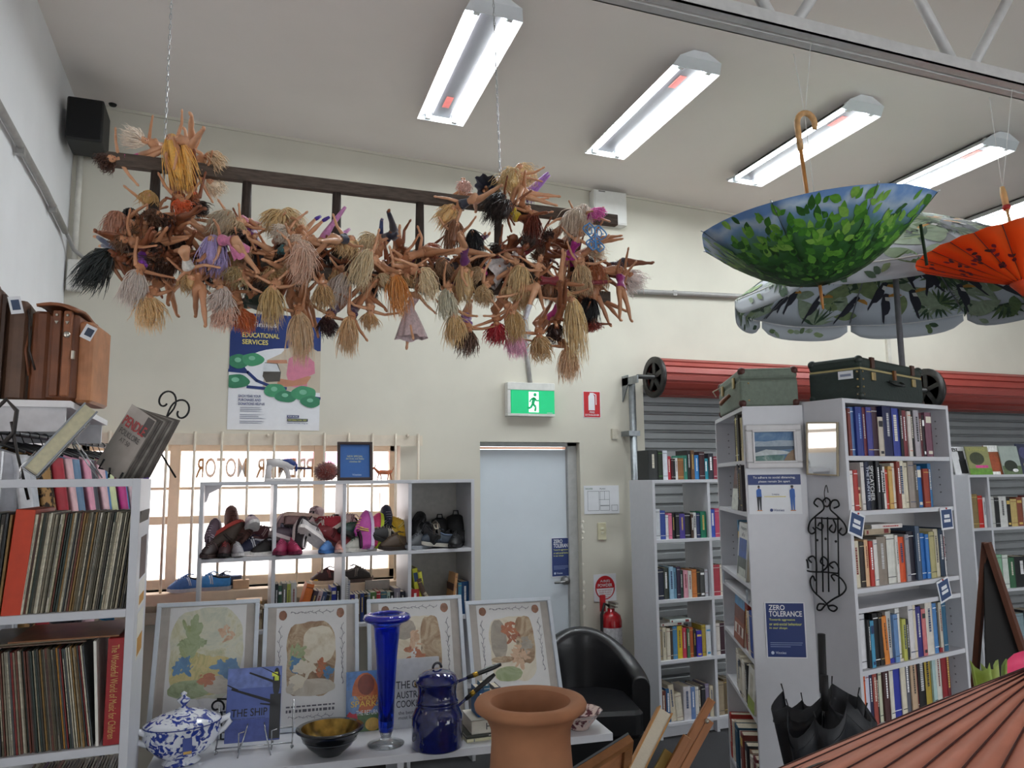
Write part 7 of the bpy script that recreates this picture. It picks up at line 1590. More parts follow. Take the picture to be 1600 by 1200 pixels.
for s in ((655, 848, 4.99, 0, 0, 215, .95, '3a3c40', '8a8e94', '5a5c60', 'low in front, '+D_), (681, 846, 4.98, 0, -6, 185, .95, '25303e', 'c4c0b4', '6a7a94', 'pale soled trainer in front, '+D_), (664, 830, 5.02, 0, -25, 120, .95, '16161a', '1c1c1e', '2c2c30', 'school shoe on the heap, '+D_), (655, 818, 5.08, 40, -40, 60, .95, '121214', '1a1a1c', '2a2a2c', 'highest at the divider, '+D_), (680, 828, 5.02, 0, -10, 80, .85, '4a4440', '1c1a18', 'a8a090', 'with pale buckle, '+D_), (712, 848, 4.98, 0, 0, 240, .85, '141416', '1c1c1e', '3a3a3c', 'at the door end, '+D_), (700, 846, 5.04, 0, 0, 220, .9, '101012', '18181a', '2c2c2e', 'beside the bag, '+D_)): shoe(*s)
# black bags in the last column
bagm = mat('121315', .7, var=.2, scale=40)
for px, py, w, h, lab in ((712, 832, .085, .21, 'black school bag with grab loop at the door end of the shoe shelf'), (687, 828, .075, .19, 'black drawstring bag slumped in the fourth column of the shoe shelf')):
    c = onY(px, py, 5.12); t = thing('school_bag', lab, 'bag', (c.x, 5.12, cz1+.001))
    part(MB().lathe([(.001, 0), (w*.9, .004), (w, .03), (w*.98, h*.6), (w*.7, h*.92), (w*.3, h), (.001, h)], 20, sy=.75, wob=lambda a: 1+.07*math.sin(3*a)+.04*math.cos(5*a)), 'bag_body', bagm, t)
    part(MB().tube([(-.02, 0, h*.97), (-.015, 0, h*1.12), (.015, 0, h*1.12), (.02, 0, h*.97)], .005, 6), 'grab_loop', bagm, t)
    part(MB().rbox(-w*.6, w*.6, -w*.85, -w*.6, .02, h*.5, .015), 'front_pocket', bagm, t)
# shoes on the window sill
for s in ((292, 895, WY-.07, 0, 0, 200, .9, '4a7ac0', 'd8dce4', 'c8d8f0', 'on the window sill beside the record shelf'), (330, 893, WY-.06, 0, 0, 170, .95, '3a8ad0', 'a8acb8', 'd0d8e8', 'on the window sill, seen through the first column'), (350, 893, WY-.02, 0, 0, 190, .9, '24304e', 'c0c4d0', '7a8ab0', 'on the window sill behind the bright blue one'),
          (512, 889, WY-.05, 0, 0, 180, .9, '3a2024', 'd8c8b8', '8a4a4c', 'on the window sill, seen through the second column'), (556, 888, WY-.06, 0, 0, 10, .95, '2c2828', '5a4f4c', '8a8480', 'on the window sill, seen through the third column')): shoe(*s)
c = onY(377, 892, WY-.05); solo(MB().box(-.05, .05, -.03, .03, 0, .055), 'tan_carton', mat('d4b494', .7), 'small tan carton on the window sill seen through the shoe shelf', 'box', (c.x, WY-.05, WZ0+.001), bevel=.003)
c = onY(503, 893, WY-.06); t = thing('toy_bird', 'small yellow wooden duck on the window sill behind the shoe shelf', 'ornament', (c.x-.03, WY-.07, WZ0)); part(MB().ball((0, 0, .022), (.034, .018, .022), 12, 8), 'duck_body', mat('d8a828', .5), t); part(MB().ball((.03, 0, .048), .014, 10, 7), 'duck_head', mat('d8a828', .5), t); part(MB().lathe([(.006, 0), (.001, .016)], 8, m=Matrix.Translation((.042, 0, .047)) @ Matrix.Rotation(PI/2, 4, 'Y')), 'beak', mat('c86a20', .5), t)
# ------------------------------------------------------------------ ornaments on top of the shoe shelf
c = onY(447, 757, CY+.12); t = thing('ornamental_sewing_machine', 'small white and blue china sewing machine on top of the shoe shelf', 'ornament', (c.x, CY+.12, CT)); wm_ = mat('d4d0d0', .3); bm2 = mat('2a3f7a', .3)
part(MB().rbox(-.13, .09, -.04, .04, 0, .018, .008), 'base', wm_, t)
part(MB().tube([(-.11, 0, .015), (-.108, 0, .07), (-.1, 0, .105)], [.02, .018, .022], 12), 'head_post', wm_, t); part(MB().tube([(.012, 0, .015), (.008, 0, .06), (-.005, 0, .09)], [.016, .013, .02], 12), 'arm_post', wm_, t)
part(MB().tube([(-.12, 0, .112), (-.06, 0, .116), (.0, 0, .105), (.045, 0, .085)], [.024, .026, .026, .02], 12), 'arm', wm_, t); part(MB().tube([(-.03, 0, .12), (.02, 0, .118), (.05, 0, .1)], [.018, .024, .02], 12), 'blue_cover', bm2, t)
part(MB().tube([(.05, 0, .082), (.15, 0, .078)], [.008, .006], 8), 'crank', mat('3a2f48', .5), t); part(MB().lathe([(.024, -.006), (.026, 0), (.024, .006)], 18, m=Matrix.Translation((.06, 0, .085)) @ Matrix.Rotation(PI/2, 4, 'Y')), 'hand_wheel', bm2, t)
c = onY(510, 756, CY+.12); t = thing('fluffy_ball', 'round rust brown fluffy cushion ball on top of the shoe shelf', 'ornament', (c.x, CY+.12, CT)); fm_ = mat('6a2418', .9, var=.3, scale=40, sheen=.6)
part(MB().ball((0, 0, .058), (.07, .06, .057), 20, 14), 'core', fm_, t); g = MB(); rg = rng(2)
for k in range(420):
    z = rg.uniform(-.9, 1); a = rg.uniform(0, 6.28); r = math.sqrt(1-z*z); n_ = Vector((r*math.cos(a), r*math.sin(a), z)); p0 = Vector((n_.x*.068, n_.y*.058, .058+n_.z*.055)); p1 = p0+n_*.012+Vector((rg.uniform(-.008, .008), rg.uniform(-.008, .008), rg.uniform(-.008, .004)))
    p1.z = max(.001, p1.z); g.tube([p0, p1], [.003, .0008], 3, caps=False)
part(g, 'pile', fm_, t)['kind'] = 'stuff'
# notice in a dark frame
n0, n1 = onY(528, 690, CY+.1), onY(582, 753, CY+.1); t = thing('framed_notice', 'blue notice in a dark wooden frame standing on the shoe shelf', 'notice', (n0.x, CY+.1, CT+.001), (math.radians(-6), 0, 0)); W = n1.x-n0.x; H = n0.z-CT
dkf = mat('2c1a18', .4)
for (x0, x1, z0, z1) in ((0, W, 0, .018), (0, W, H-.018, H), (0, .018, .018, H-.018), (W-.018, W, .018, H-.018)): part(MB().box(x0, x1, -.01, .012, z0, z1), 'frame_side', dkf, t, .002)
part(MB().box(.018, W-.018, .0, .004, .018, H-.018), 'blue_sheet', mat('2f5fa0', .5, var=.05), t); part(MB().tube([(W/2, .01, H*.6), (W/2, .09, .012)], .004, 6), 'strut', dkf, t)
ylw = mat('d8d89a', .6)
lettering('NEW SPECIAL', t, ylw, (W*.28, -.001, H*.60), (1, 0, 0), (0, 0, 1), w=W*.44, h=.012); lettering('All Kids and Baby', t, ylw, (W*.24, -.001, H*.53), (1, 0, 0), (0, 0, 1), w=W*.52, h=.012); lettering('clothes $1', t, ylw, (W*.34, -.001, H*.46), (1, 0, 0), (0, 0, 1), w=W*.32, h=.012); lettering('Vinnies', t, mat('c8d4e4', .6), (W*.42, -.001, H*.12), (1, 0, 0), (0, 0, 1), w=W*.26, h=.012)
# reindeer
c = onY(600, 753, CY+.14); t = thing('reindeer_figure', 'small orange brown reindeer figure on the shoe shelf beside the notice', 'ornament', (c.x, CY+.14, CT)); dm = mat('a85a34', .6, var=.15)
b = MB(); b.tube([(-.045, 0, .05), (-.02, 0, .053), (.02, 0, .05), (.045, 0, .055), (.055, 0, .06)], [.008, .014, .014, .012, .004], 10, ell=.7); b.tube([(-.04, 0, .055), (-.058, 0, .072), (-.066, 0, .08), (-.082, 0, .074)], [.01, .007, .009, .004], 8)
for x, dx in ((-.032, -.012), (-.024, .008), (.03, -.006), (.04, .012)): b.tube([(x, .005*(1 if dx > 0 else -1), .048), (x+dx*.5, .006, .025), (x+dx, .006, .001)], [.006, .0035, .003], 6)
part(b, 'deer_body', dm, t)
for s in (-1, 1): part(MB().tube([(-.062, s*.004, .086), (-.056, s*.012, .1), (-.062, s*.016, .112)], [.002, .0018, .001], 5), 'antler', mat('7a4a30', .6), t)
part(MB().tube([(.052, 0, .06), (.062, 0, .075), (.058, 0, .09)], [.003, .002, .001], 5), 'tail', dm, t)
# ------------------------------------------------------------------ signs and fittings on the back wall
navy = mat('16306e', .45, var=.03); whp = mat('e4e6ea', .5, var=.02); lime = mat('d8dc7a', .5)
def wall_sign(name, label, tlp, brp, cat='sign', Y=WY, th=.004, m=None):
    a, b = onY(*tlp, Y), onY(*brp, Y); W, H = b.x-a.x, a.z-b.z
    t = thing(name, label, cat, (a.x, Y-th, b.z)); part(MB().box(0, W, 0, th, 0, H), 'sheet', m or whp, t); return t, W, H
def flatp(t, pts, m, k, W=1, H=1, name='print'):
    t['layers'] = t.get('layers', 0)+1; g = MB(); y = -.0004-.00016*t['layers']; g._add([(min(1, max(0, u))*W, y, min(1, max(0, v))*H) for u, v in pts], [tuple(range(len(pts)))]); return part(g, name, m, t)
def blob(cx, cy, rx, ry, n=24, w=0.0, ph=0): return [(cx+rx*math.cos(2*PI*i/n)*(1+w*math.sin(3*2*PI*i/n+ph)), cy+ry*math.sin(2*PI*i/n)*(1+w*math.cos(4*2*PI*i/n+ph))) for i in range(n)]
def stroke(t, pts, w, m, k, W, H, name='print'):
    t['layers'] = t.get('layers', 0)+1; g = MB(); y = -.0004-.00016*t['layers']
    for (a, b) in zip(pts, pts[1:]):
        a_, b_ = Vector((a[0]*W, 0, a[1]*H)), Vector((b[0]*W, 0, b[1]*H)); d = (b_-a_).normalized(); n = Vector((-d.z, 0, d.x))*w; o = Vector((0, y, 0)); e = d*w*.5
        g.quad(a_-n-e+o, b_-n+e+o, b_+n+e+o, a_+n-e+o)
    return part(g, name, m, t)
XA, ZA = (1, 0, 0), (0, 0, 1)
def text(t, s, m, u, v, W, H, w, h, k=6, align='L', weight=.01): return lettering(s, t, m, (u*W, -.0006-.00016*(t.get('layers', 0)+1), v*H), XA, ZA, w=w*W, h=h*H, weight=weight)
t, W, H = wall_sign('wall_poster', 'large blue and white poster of a helper with green leaves above the window', (361, 488), (498.5, 673), 'poster')
flatp(t, [(0, .44), (1, .44), (1, 1), (0, 1)], navy, 0, W, H)
flatp(t, blob(.62, .56, .46, .15, 30), whp, 1, W, H); flatp(t, [(0, .36), (1, .36), (1, .52), (0, .5)], whp, 1, W, H)
flatp(t, [(.36, .35), (1, .33), (1, .70), (.62, .68), (.55, .66), (.4, .6)], mat('c3b7a4', .6, var=.1, scale=4), 2, W, H, 'photo_print'); flatp(t, blob(.78, .62, .24, .12), mat('c3b7a4', .6), 2, W, H, 'photo_print')
shirt = mat('c87a90', .6, var=.1); skn = mat('b98064', .6)
flatp(t, [(.66, .38), (.62, .48), (.64, .62), (.72, .66), (.84, .66), (.93, .6), (.94, .5), (.86, .47), (.85, .36)], shirt, 3, W, H, 'shirt_print')
flatp(t, [(.52, .40), (.54, .445), (.7, .43), (.86, .475), (.9, .47), (.84, .40), (.62, .375)], skn, 4, W, H, 'arm_print'); flatp(t, [(.4, .57), (.41, .60), (.62, .61), (.63, .58)], skn, 4, W, H, 'arm_print'); flatp(t, blob(.80, .73, .09, .075), skn, 4, W, H, 'face_print'); flatp(t, blob(.80, .78, .095, .045), mat('6a4630', .6), 5, W, H, 'hair_print')
flatp(t, [(.36, .46), (.38, .58), (.52, .575), (.56, .50), (.55, .42), (.4, .41)], mat('4a4640', .6), 4, W, H, 'box_print'); flatp(t, [(.36, .5), (.37, .575), (.51, .57), (.55, .505)], mat('d4d8dc', .6), 5, W, H, 'box_print')
stroke(t, [(.0, .50), (.2, .49), (.3, .42), (.45, .375), (.62, .36)], .01, navy, 5, W, H, 'branch_print'); stroke(t, [(.2, .365), (.5, .35), (.8, .30), (1.0, .28)], .01, navy, 5, W, H, 'branch_print')
gn = [mat('2f7a58', .55, var=.1), mat('3f9066', .55, var=.1), mat('7ab89a', .55)]
for i, (cx, cy, rx, ry) in enumerate(((.1, .58, .12, .06), (.25, .6, .12, .055), (.08, .41, .14, .06), (.5, .34, .12, .06), (.62, .29, .12, .05), (.82, .32, .14, .065), (.9, .25, .12, .05))):
    u0 = max(0, cx-rx); flatp(t, [(min(1, max(0, u)), v) for u, v in blob(cx, cy, rx, ry, 24, .06, i)], gn[i % 2], 6+i % 2, W, H, 'leaf_print'); flatp(t, [(min(1, max(0, u)), v) for u, v in blob(cx-.01, cy+.012, rx*.3, ry*.35, 12)], gn[2], 9, W, H, 'leaf_print')
text(t, 'Vinnies', whp, .22, .885, W, H, .28, .045); text(t, 'EDUCATIONAL', mat('e0d27a', .5), .13, .79, W, H, .40, .042, weight=.02); text(t, 'SERVICES', mat('e0d27a', .5), .13, .73, W, H, .28, .042, weight=.02)
for i, s in enumerate(('EACH YEAR YOUR', 'PURCHASES AND', 'DONATIONS HELP US')): text(t, s, navy, .11, .275-.033*i, W, H, (.24, .24, .28)[i], .022, weight=.02)
g = MB(); rg = rng(3)
for v in (.185, .17, .155, .125, .11, .095, .07, .055): g.quad((.13*W, -.002, v*H), ((.3+.12*rg.random())*W, -.002, v*H), ((.3+.12*rg.random())*W, -.002, (v+.006)*H), (.13*W, -.002, (v+.006)*H))
part(g, 'small_lettering', mat('8a8ea0', .6), t)['kind'] = 'stuff'
flatp(t, [(.64, .108), (.77, .108), (.77, .13), (.64, .13)], navy, 3, W, H); flatp(t, [(.64, .076), (.87, .076), (.87, .1), (.64, .1)], mat('23324a', .5), 3, W, H); text(t, 'FOR MORE', whp, .65, .112, W, H, .11, .014); text(t, 'INFORMATION VISIT', lime, .65, .081, W, H, .21, .013); text(t, 'www.vinnies.org.au', navy, .64, .053, W, H, .23, .014)
# ---- exit sign
a, b = onY(799, 608, WY-.07), onY(867, 647, WY-.07); W, H = b.x-a.x, a.z-b.z
t = thing('exit_sign', 'lit green running figure exit sign above the door', 'exit sign', (a.x, WY, b.z))
cse = mat('d6d6d0', .5); part(MB().box(-.03, W+.004, -.07, 0, H*.98, H+.055), 'top_housing', cse, t, .004); part(MB().box(-.03, W+.004, -.066, -.0, -.02, 0), 'bottom_rail', cse, t, .003); part(MB().box(-.03, -.004, -.066, 0, 0, H), 'side_rail', cse, t, .003)
part(MB().box(0, W, -.066, -.02, 0, H), 'lit_panel', mat('10b070', .35, emit=.55, var=0), t)
ww = mat('f0fff6', .4, emit=.8, var=0); gg = mat('0a9a60', .4, emit=.45, var=0)
for pts, m, k in (([(.40, .06), (.63, .06), (.63, .92), (.40, .92)], ww, 1),):
    g = MB(); g._add([(u*W, -.0665, v*H) for u, v in pts], [(0, 1, 2, 3)]); part(g, 'door_pictogram', m, t)
g = MB()
def seg(a, b, w):
    a_, b_ = Vector((a[0]*W, -.0672, a[1]*H)), Vector((b[0]*W, -.0672, b[1]*H)); d = (b_-a_).normalized(); n = Vector((-d.z, 0, d.x))*w; g.quad(a_-n, b_-n, b_+n, a_+n)
for a_, b_, w in (((.53, .68), (.49, .42), .013), ((.49, .42), (.56, .28), .009), ((.56, .28), (.54, .10), .008), ((.49, .42), (.44, .24), .009), ((.44, .24), (.36, .24), .008), ((.53, .66), (.45, .60), .007), ((.45, .6), (.42, .48), .006), ((.53, .66), (.58, .54), .007), ((.58, .54), (.63, .56), .006)): seg(a_, b_, w)
g._add([(W*.545+.014*math.cos(2*PI*i/14), -.0672, H*.8+.014*math.sin(2*PI*i/14)) for i in range(14)], [tuple(range(14))]); part(g, 'running_figure', gg, t)
part(MB().box(W*.82, W*.95, -.067, -.066, .005, .009), 'maker_mark', whp, t)
# ---- fire extinguisher location sign
redm = mat('b8141e', .5, var=.03)
t, W, H = wall_sign('extinguisher_sign', 'red sign with white extinguisher symbol beside the exit sign', (910.5, 611), (938.5, 653)); flatp(t, [(.03, .02), (.97, .02), (.97, .98), (.03, .98)], redm, 1, W, H); flatp(t, [(.3, .28), (.66, .28), (.66, .8), (.6, .88), (.36, .88), (.3, .8)], whp, 2, W, H); flatp(t, [(.38, .88), (.58, .88), (.58, .94), (.38, .94)], whp, 2, W, H); stroke(t, [(.58, .92), (.74, .86), (.74, .5)], .004, whp, 2, W, H)
text(t, 'FIRE', whp, .36, .17, W, H, .28, .07); text(t, 'EXTINGUISHER', whp, .1, .07, W, H, .8, .065)
# ---- evacuation plan
t, W, H = wall_sign('evacuation_plan', 'white laminated floor plan sheet beside the door', (912, 759), (967.5, 802)); ink = mat('5a6068', .6)
for ps in ([(.1, .12), (.1, .8), (.42, .8), (.42, .12), (.1, .12)], [(.45, .3), (.72, .3), (.72, .8), (.45, .8), (.45, .3)], [(.45, .12), (.72, .12), (.72, .28), (.45, .28), (.45, .12)], [(.42, .5), (.72, .5)], [(.58, .5), (.58, .8)], [(.78, .1), (.95, .1), (.95, .3), (.78, .3), (.78, .1)]): stroke(t, ps, .0012, ink, 1, W, H, 'plan_lines')
text(t, 'EVACUATION', mat('2a6a4a', .5), .04, .86, W, H, .2, .06); text(t, 'PLAN', ink, .45, .86, W, H, .15, .05)
# ---- light switch
a, b = onY(933, 817, WY), onY(947, 843, WY); t = thing('light_switch', 'cream double light switch beside the door', 'switch', (a.x, WY, b.z)); W, H = b.x-a.x, a.z-b.z; crm = mat('d9d3b4', .4)
part(MB().rbox(0, W, -.01, 0, 0, H, .004), 'plate', crm, t)
for z in (.35, .6): part(MB().rbox(W*.35, W*.65, -.016, -.009, H*z, H*(z+.13), .003), 'rocker', mat('e6e2cc', .4), t)
# ---- powder extinguisher disc sign
t, W, H = wall_sign('powder_sign', 'white square sign with red disc above the extinguisher', (927, 898), (963, 938)); flatp(t, blob(.5, .5, .44, .44, 36), redm, 1, W, H); flatp(t, [(.08, .48)]+[(.5+.38*math.cos(PI+PI*i/16), .47+.37*math.sin(PI+PI*i/16)) for i in range(17)]+[(.92, .48)], whp, 2, W, H)
text(t, 'A:B(E)', whp, .28, .68, W, H, .44, .11); text(t, 'POWDER', whp, .18, .53, W, H, .64, .12, weight=.02)
for i in range(4): text(t, ('FOR USE ON WOOD', 'PAPER PLASTIC', 'FLAMMABLE LIQUID', 'ELECTRICAL')[i], redm, .2+.03*i, .38-.08*i, W, H, .6-.06*i, .04, 4)
# ---- fire extinguisher
c = onY(956, 1000, WY-.1); t = thing('fire_extinguisher', 'red fire extinguisher with white band hanging beside the armchair', 'fire extinguisher', (c.x, WY-.1, .38)); rd = mat('a5101a', .25, coat=.4)
part(MB().lathe([(.001, 0), (.07, 0), (.08, .012), (.08, .33), (.07, .37), (.04, .395), (.028, .4), (.028, .42), (.001, .42)], 32), 'cylinder', rd, t); part(MB().lathe([(.0805, .16), (.0805, .285)], 32, open=True), 'label_band', mat('d2d0d4', .5, var=.25, scale=60), t)
part(MB().rbox(-.018, .018, -.018, .018, .42, .46, .006), 'valve', mat('8f8c80', .35, .8), t); part(MB().box(-.012, .012, -.1, .02, .46, .472), 'lever', mat('9a968a', .35, .8), t); part(MB().box(-.011, .011, -.09, .02, .435, .445), 'carry_handle', mat('9a968a', .35, .8), t)
part(MB().lathe([(.014, 0), (.014, .012), (.001, .013)], 14, m=Matrix.Translation((.02, 0, .44)) @ Matrix.Rotation(PI/2, 4, 'Y')), 'gauge', mat('b0a890', .3, .6), t)
part(MB().tube([(-.018, 0, .44), (-.06, -.01, .46), (-.092, -.02, .38), (-.095, -.02, .2), (-.09, -.02, .12)], .011, 8), 'hose', mat('151515', .5), t); part(MB().box(-.085, -.045, .0, .02, .40, .52), 'red_bracket_tag', redm, t); part(MB().box(-.03, .03, .07, .1, .2, .36), 'wall_bracket', mat('3a3a3a', .5), t)
# ---- zero tolerance notice, used on the door and on the bookcase end
def zero_notice(t, W, H):
    part(MB().box(0, W, 0, .003, 0, H), 'sheet', whp, t); flatp(t, [(.03, .02), (.97, .02), (.97, .985), (.03, .985)], navy, 1, W, H)
    text(t, 'ZERO', whp, .1, .86, W, H, .4, .095, weight=.02); text(t, 'TOLERANCE', whp, .1, .745, W, H, .82, .1, weight=.02)
    for i, (s, w) in enumerate((('Towards aggressive', .64), ('or anti-social behaviour', .8), ('in our shops', .44))): text(t, s, lime, .1, .66-.075*i, W, H, w, .05)
    for i, w in enumerate((.8, .78, .5)): flatp(t, [(.1, .27-.035*i), (.1+w, .27-.035*i), (.1+w, .28-.035*i), (.1, .28-.035*i)], mat('8a9cc0', .5), 3, W, H, 'small_lettering')
    text(t, 'Vinnies', mat('c8d4e8', .5), .22, .075, W, H, .26, .045); flatp(t, blob(.15, .095, .04, .03, 14), mat('c8d4e8', .5), 3, W, H, 'logo_print')
DY_ = WY+.085
a, b = onY(860.5, 840.5, DY_), onY(897, 900, DY_); t = thing('zero_tolerance_notice', 'navy zero tolerance notice on the grey door above the handle', 'notice', (a.x, DY_-.004, b.z)); zero_notice(t, b.x-a.x, a.z-b.z)
# ------------------------------------------------------------------ things on the bookcase end panels
def plane_frame(M, x_local, flip): pass
def on_plane(px, py, P0, n):
    d = ray(px, py); return CAM_O+d*((P0-CAM_O).dot(n)/d.dot(n))
# end panel of the bookcase facing the door (plane through LB and LS)
def panel_frame(Pa, Pb):
    ex = (Vector((Pb[0], Pb[1], 0))-Vector((Pa[0], Pa[1], 0))).normalized(); n = Vector((ex.y, -ex.x, 0))     # towards the viewer
    return Vector((Pa[0], Pa[1], 0)), ex, n
lm0 = LM @ Vector((LW, 0, 0)); lm1 = LM @ Vector((LW, LD, 0)); P1, E1, N1 = panel_frame(lm0, lm1)
rm0 = RM @ Vector((0, RD, 0)); rm1 = RM @ Vector((0, 0, 0)); P2, E2, N2 = panel_frame(rm0, rm1)
def panel_thing(name, label, cat, tlp, brp, P, E, Nn, off=.003):
    a, b = on_plane(*tlp, P+Nn*off, Nn), on_plane(*brp, P+Nn*off, Nn); W, H = (b-a).dot(E), a.z-b.z
    t = thing(name, label, cat); o = Vector((a.x, a.y, b.z)); t.matrix_world = Matrix.Translation(o) @ Matrix((E, -Nn, Vector((0, 0, 1)))).transposed().to_4x4(); return t, W, H
t, W, H = panel_thing('zero_tolerance_notice', 'navy zero tolerance notice on the bookcase end panel below the iron scrollwork', 'notice', (1194, 941), (1262, 1029), P1, E1, N1); zero_notice(t, W, H)
t, W, H = panel_thing('distancing_notice', 'white and blue distancing notice with two standing figures on the bookcase end', 'notice', (1168, 742), (1254, 803), P1, E1, N1)
part(MB().box(0, W, 0, .003, 0, H), 'sheet', whp, t); flatp(t, [(0, .74), (1, .74), (1, 1), (0, 1)], navy, 1, W, H); text(t, 'To adhere to social distancing,', whp, .1, .885, W, H, .8, .07); text(t, 'please remain 2m apart', whp, .2, .785, W, H, .6, .07)
blu = mat('2f62b0', .5); drk_ = mat('1c2028', .5); skn2 = mat('8a5a44', .5)
for cx, hx in ((.2, 0), (.83, 1)):
    flatp(t, [(cx-.05, .42), (cx+.05, .42), (cx+.045, .62), (cx, .66), (cx-.05, .6)], blu, 2, W, H, 'figure_print')
    flatp(t, [(cx-.035, .1), (cx-.01, .1), (cx, .38), (cx+.012, .1), (cx+.035, .1), (cx+.045, .44), (cx-.045, .44)], drk_ if hx == 0 else blu, 3, W, H, 'figure_print'); flatp(t, blob(cx, .68, .022, .035, 12), skn2, 3, W, H, 'figure_print'); flatp(t, blob(cx, .70, .026 if hx else .02, .03, 12), drk_, 4, W, H, 'figure_print')
    flatp(t, [(cx-.05, .08), (cx+.05, .08), (cx+.05, .1), (cx-.05, .1)], mat('c87a3a', .5), 3, W, H, 'figure_print')
stroke(t, [(.3, .44), (.7, .44)], .0015, mat('d8c86a', .5), 2, W, H); text(t, '2 metres', navy, .44, .48, W, H, .14, .04); text(t, 'Vinnies', navy, .46, .07, W, H, .2, .06); flatp(t, blob(.42, .1, .03, .04, 14), navy, 2, W, H, 'logo_print')
# framed seascape
t, W, H = panel_thing('framed_seascape', 'white moulded frame with stormy sea photograph on the bookcase end', 'picture', (1165, 664), (1256, 731), P1, E1, N1, .022); fw = mat('cfcdce', .45, var=.04)
for (x0, x1, z0, z1) in ((0, W, 0, .024), (0, W, H-.024, H), (0, .026, .024, H-.024), (W-.026, W, .024, H-.024)): part(MB().box(x0, x1, 0, .02, z0, z1), 'frame_side', fw, t, .005)
for (x0, x1, z0, z1) in ((.024, W-.024, .022, .03), (.024, W-.024, H-.03, H-.022), (.024, .032, .03, H-.03), (W-.032, W-.024, .03, H-.03)): part(MB().box(x0, x1, -.004, .006, z0, z1), 'inner_bead', fw, t, .002)
part(MB().box(.026, W-.026, .01, .014, .024, H-.024), 'photo_sheet', mat('4a6f94', .4, var=.12), t)
in_ = lambda u, v: (.028+(W-.056)*u, .0095, .026+(H-.052)*v)
def sea(pts, m, k): g = MB(); g._add([Vector(in_(u, v))-Vector((0, .0003*k, 0)) for u, v in pts], [tuple(range(len(pts)))]); part(g, 'sea_print', m, t)
sea([(0, .5), (1, .5), (1, 1), (0, 1)], wc_mat(['4a6c96', '6a88a8', '8fa4b4'], 14), 1); sea([(0, .5), (1, .5), (1, .68), (.6, .7), (.3, .66), (0, .68)], wc_mat(['8a9cac', 'a8b4be', '6a8098'], 20), 2); sea([(0, .3), (1, .42), (1, .5), (0, .5)], mat('2f4a62', .4), 3); sea([(0, .28), (.3, .4), (.7, .36), (.9, .3), (.8, .24), (.4, .22), (0, .18)], mat('b8c0c2', .5, var=.2, scale=60), 4); sea([(0, 0), (.7, 0), (.75, .2), (.4, .24), (0, .2)], wc_mat(['3a5a58', '6a8a84', 'a8b4b0'], 22), 3); sea([(.7, 0), (1, 0), (1, .42), (.85, .3)], mat('8a7258', .5, var=.2), 4)
# small mirror
t, W, H = panel_thing('small_mirror', 'slim gilt edged mirror hung crooked on the bookcase end reflecting a window', 'mirror', (1259, 660), (1309, 741), P2, E2, N2, .016)
t.matrix_world = t.matrix_world @ Matrix.Rotation(.06, 4, 'Y') @ Matrix.Translation((W, 0, 0)) @ Matrix.Rotation(math.radians(8), 4, 'Z') @ Matrix.Translation((-W, 0, 0)); gfm = mat('a89c84', .4, .3)
for (x0, x1, z0, z1) in ((0, W, 0, .006), (0, W, H-.006, H), (0, .006, .006, H-.006), (W-.006, W, .006, H-.006)): part(MB().box(x0, x1, 0, .012, z0, z1), 'frame_side', gfm, t, .001)
part(MB().box(.006, W-.006, .004, .01, .006, H-.006), 'mirror_glass', mat('e8eaea', .03, 1.0, var=0), t)
# wrought iron scrollwork hung on the seam
PA, NA = P2+N2*.02, N2; cc0 = on_plane(1290, 850, PA, NA)
t = thing('iron_scrollwork', 'black wrought iron wall scrollwork hanging on the bookcase end beside the notice', 'wall ornament'); t.matrix_world = Matrix.Translation(cc0) @ Matrix((E2, -N2, Vector((0, 0, 1)))).transposed().to_4x4()
ui = t.matrix_world.inverted()
def wp(x, y): return ui @ on_plane(x, y, PA, NA)
def wtube(pl, r=.0034, nm='scroll'): part(MB().tube([wp(*p_) for p_ in pl], r, 6), nm, iron, t)
def spl(pl, n=5):
    out = []
    for i in range(len(pl)-1):
        p0, p1, p2, p3 = pl[max(0, i-1)], pl[i], pl[i+1], pl[min(len(pl)-1, i+2)]
        for k in range(n):
            u = k/n; out.append(tuple(.5*((2*p1[j])+(-p0[j]+p2[j])*u+(2*p0[j]-5*p1[j]+4*p2[j]-p3[j])*u*u+(-p0[j]+3*p1[j]-3*p2[j]+p3[j])*u**3) for j in (0, 1)))
    return out+[pl[-1]]
for x in (1274, 1284, 1293, 1309): wtube([(x, 808), (x+2, 925 if x in (1284, 1293) else 930)], .003, 'upright_bar')
wtube([(1272, 809), (1311, 811)], .003, 'cross_bar'); wtube(spl([(1253, 880), (1262, 892), (1290, 894), (1310, 896)]), .003, 'cross_bar')
wtube(spl([(1278, 792), (1272, 786), (1277, 779), (1285, 784), (1287, 795), (1276, 805), (1266, 815), (1263, 828), (1268, 834), (1274, 830), (1270, 824)])); wtube(spl([(1303, 794), (1311, 790), (1308, 782), (1300, 783), (1297, 795), (1308, 806), (1319, 818), (1323, 830), (1317, 836), (1311, 831), (1315, 825)]))
wtube(spl([(1285, 784), (1291, 778), (1297, 783), (1294, 791), (1288, 790), (1286, 784)])); wtube(spl([(1276, 824), (1283, 828), (1286, 821), (1281, 817), (1278, 822)])); wtube(spl([(1300, 820), (1296, 827), (1303, 832), (1306, 822), (1302, 812)]))
wtube(spl([(1258, 884), (1252, 880), (1254, 874), (1261, 876), (1263, 888)])); wtube(spl([(1268, 879), (1263, 873), (1270, 869), (1275, 876), (1276, 892)])); wtube(spl([(1288, 884), (1282, 878), (1286, 870), (1293, 876), (1292, 886), (1284, 893)])); wtube(spl([(1302, 888), (1296, 882), (1304, 878), (1310, 886), (1310, 895)]))
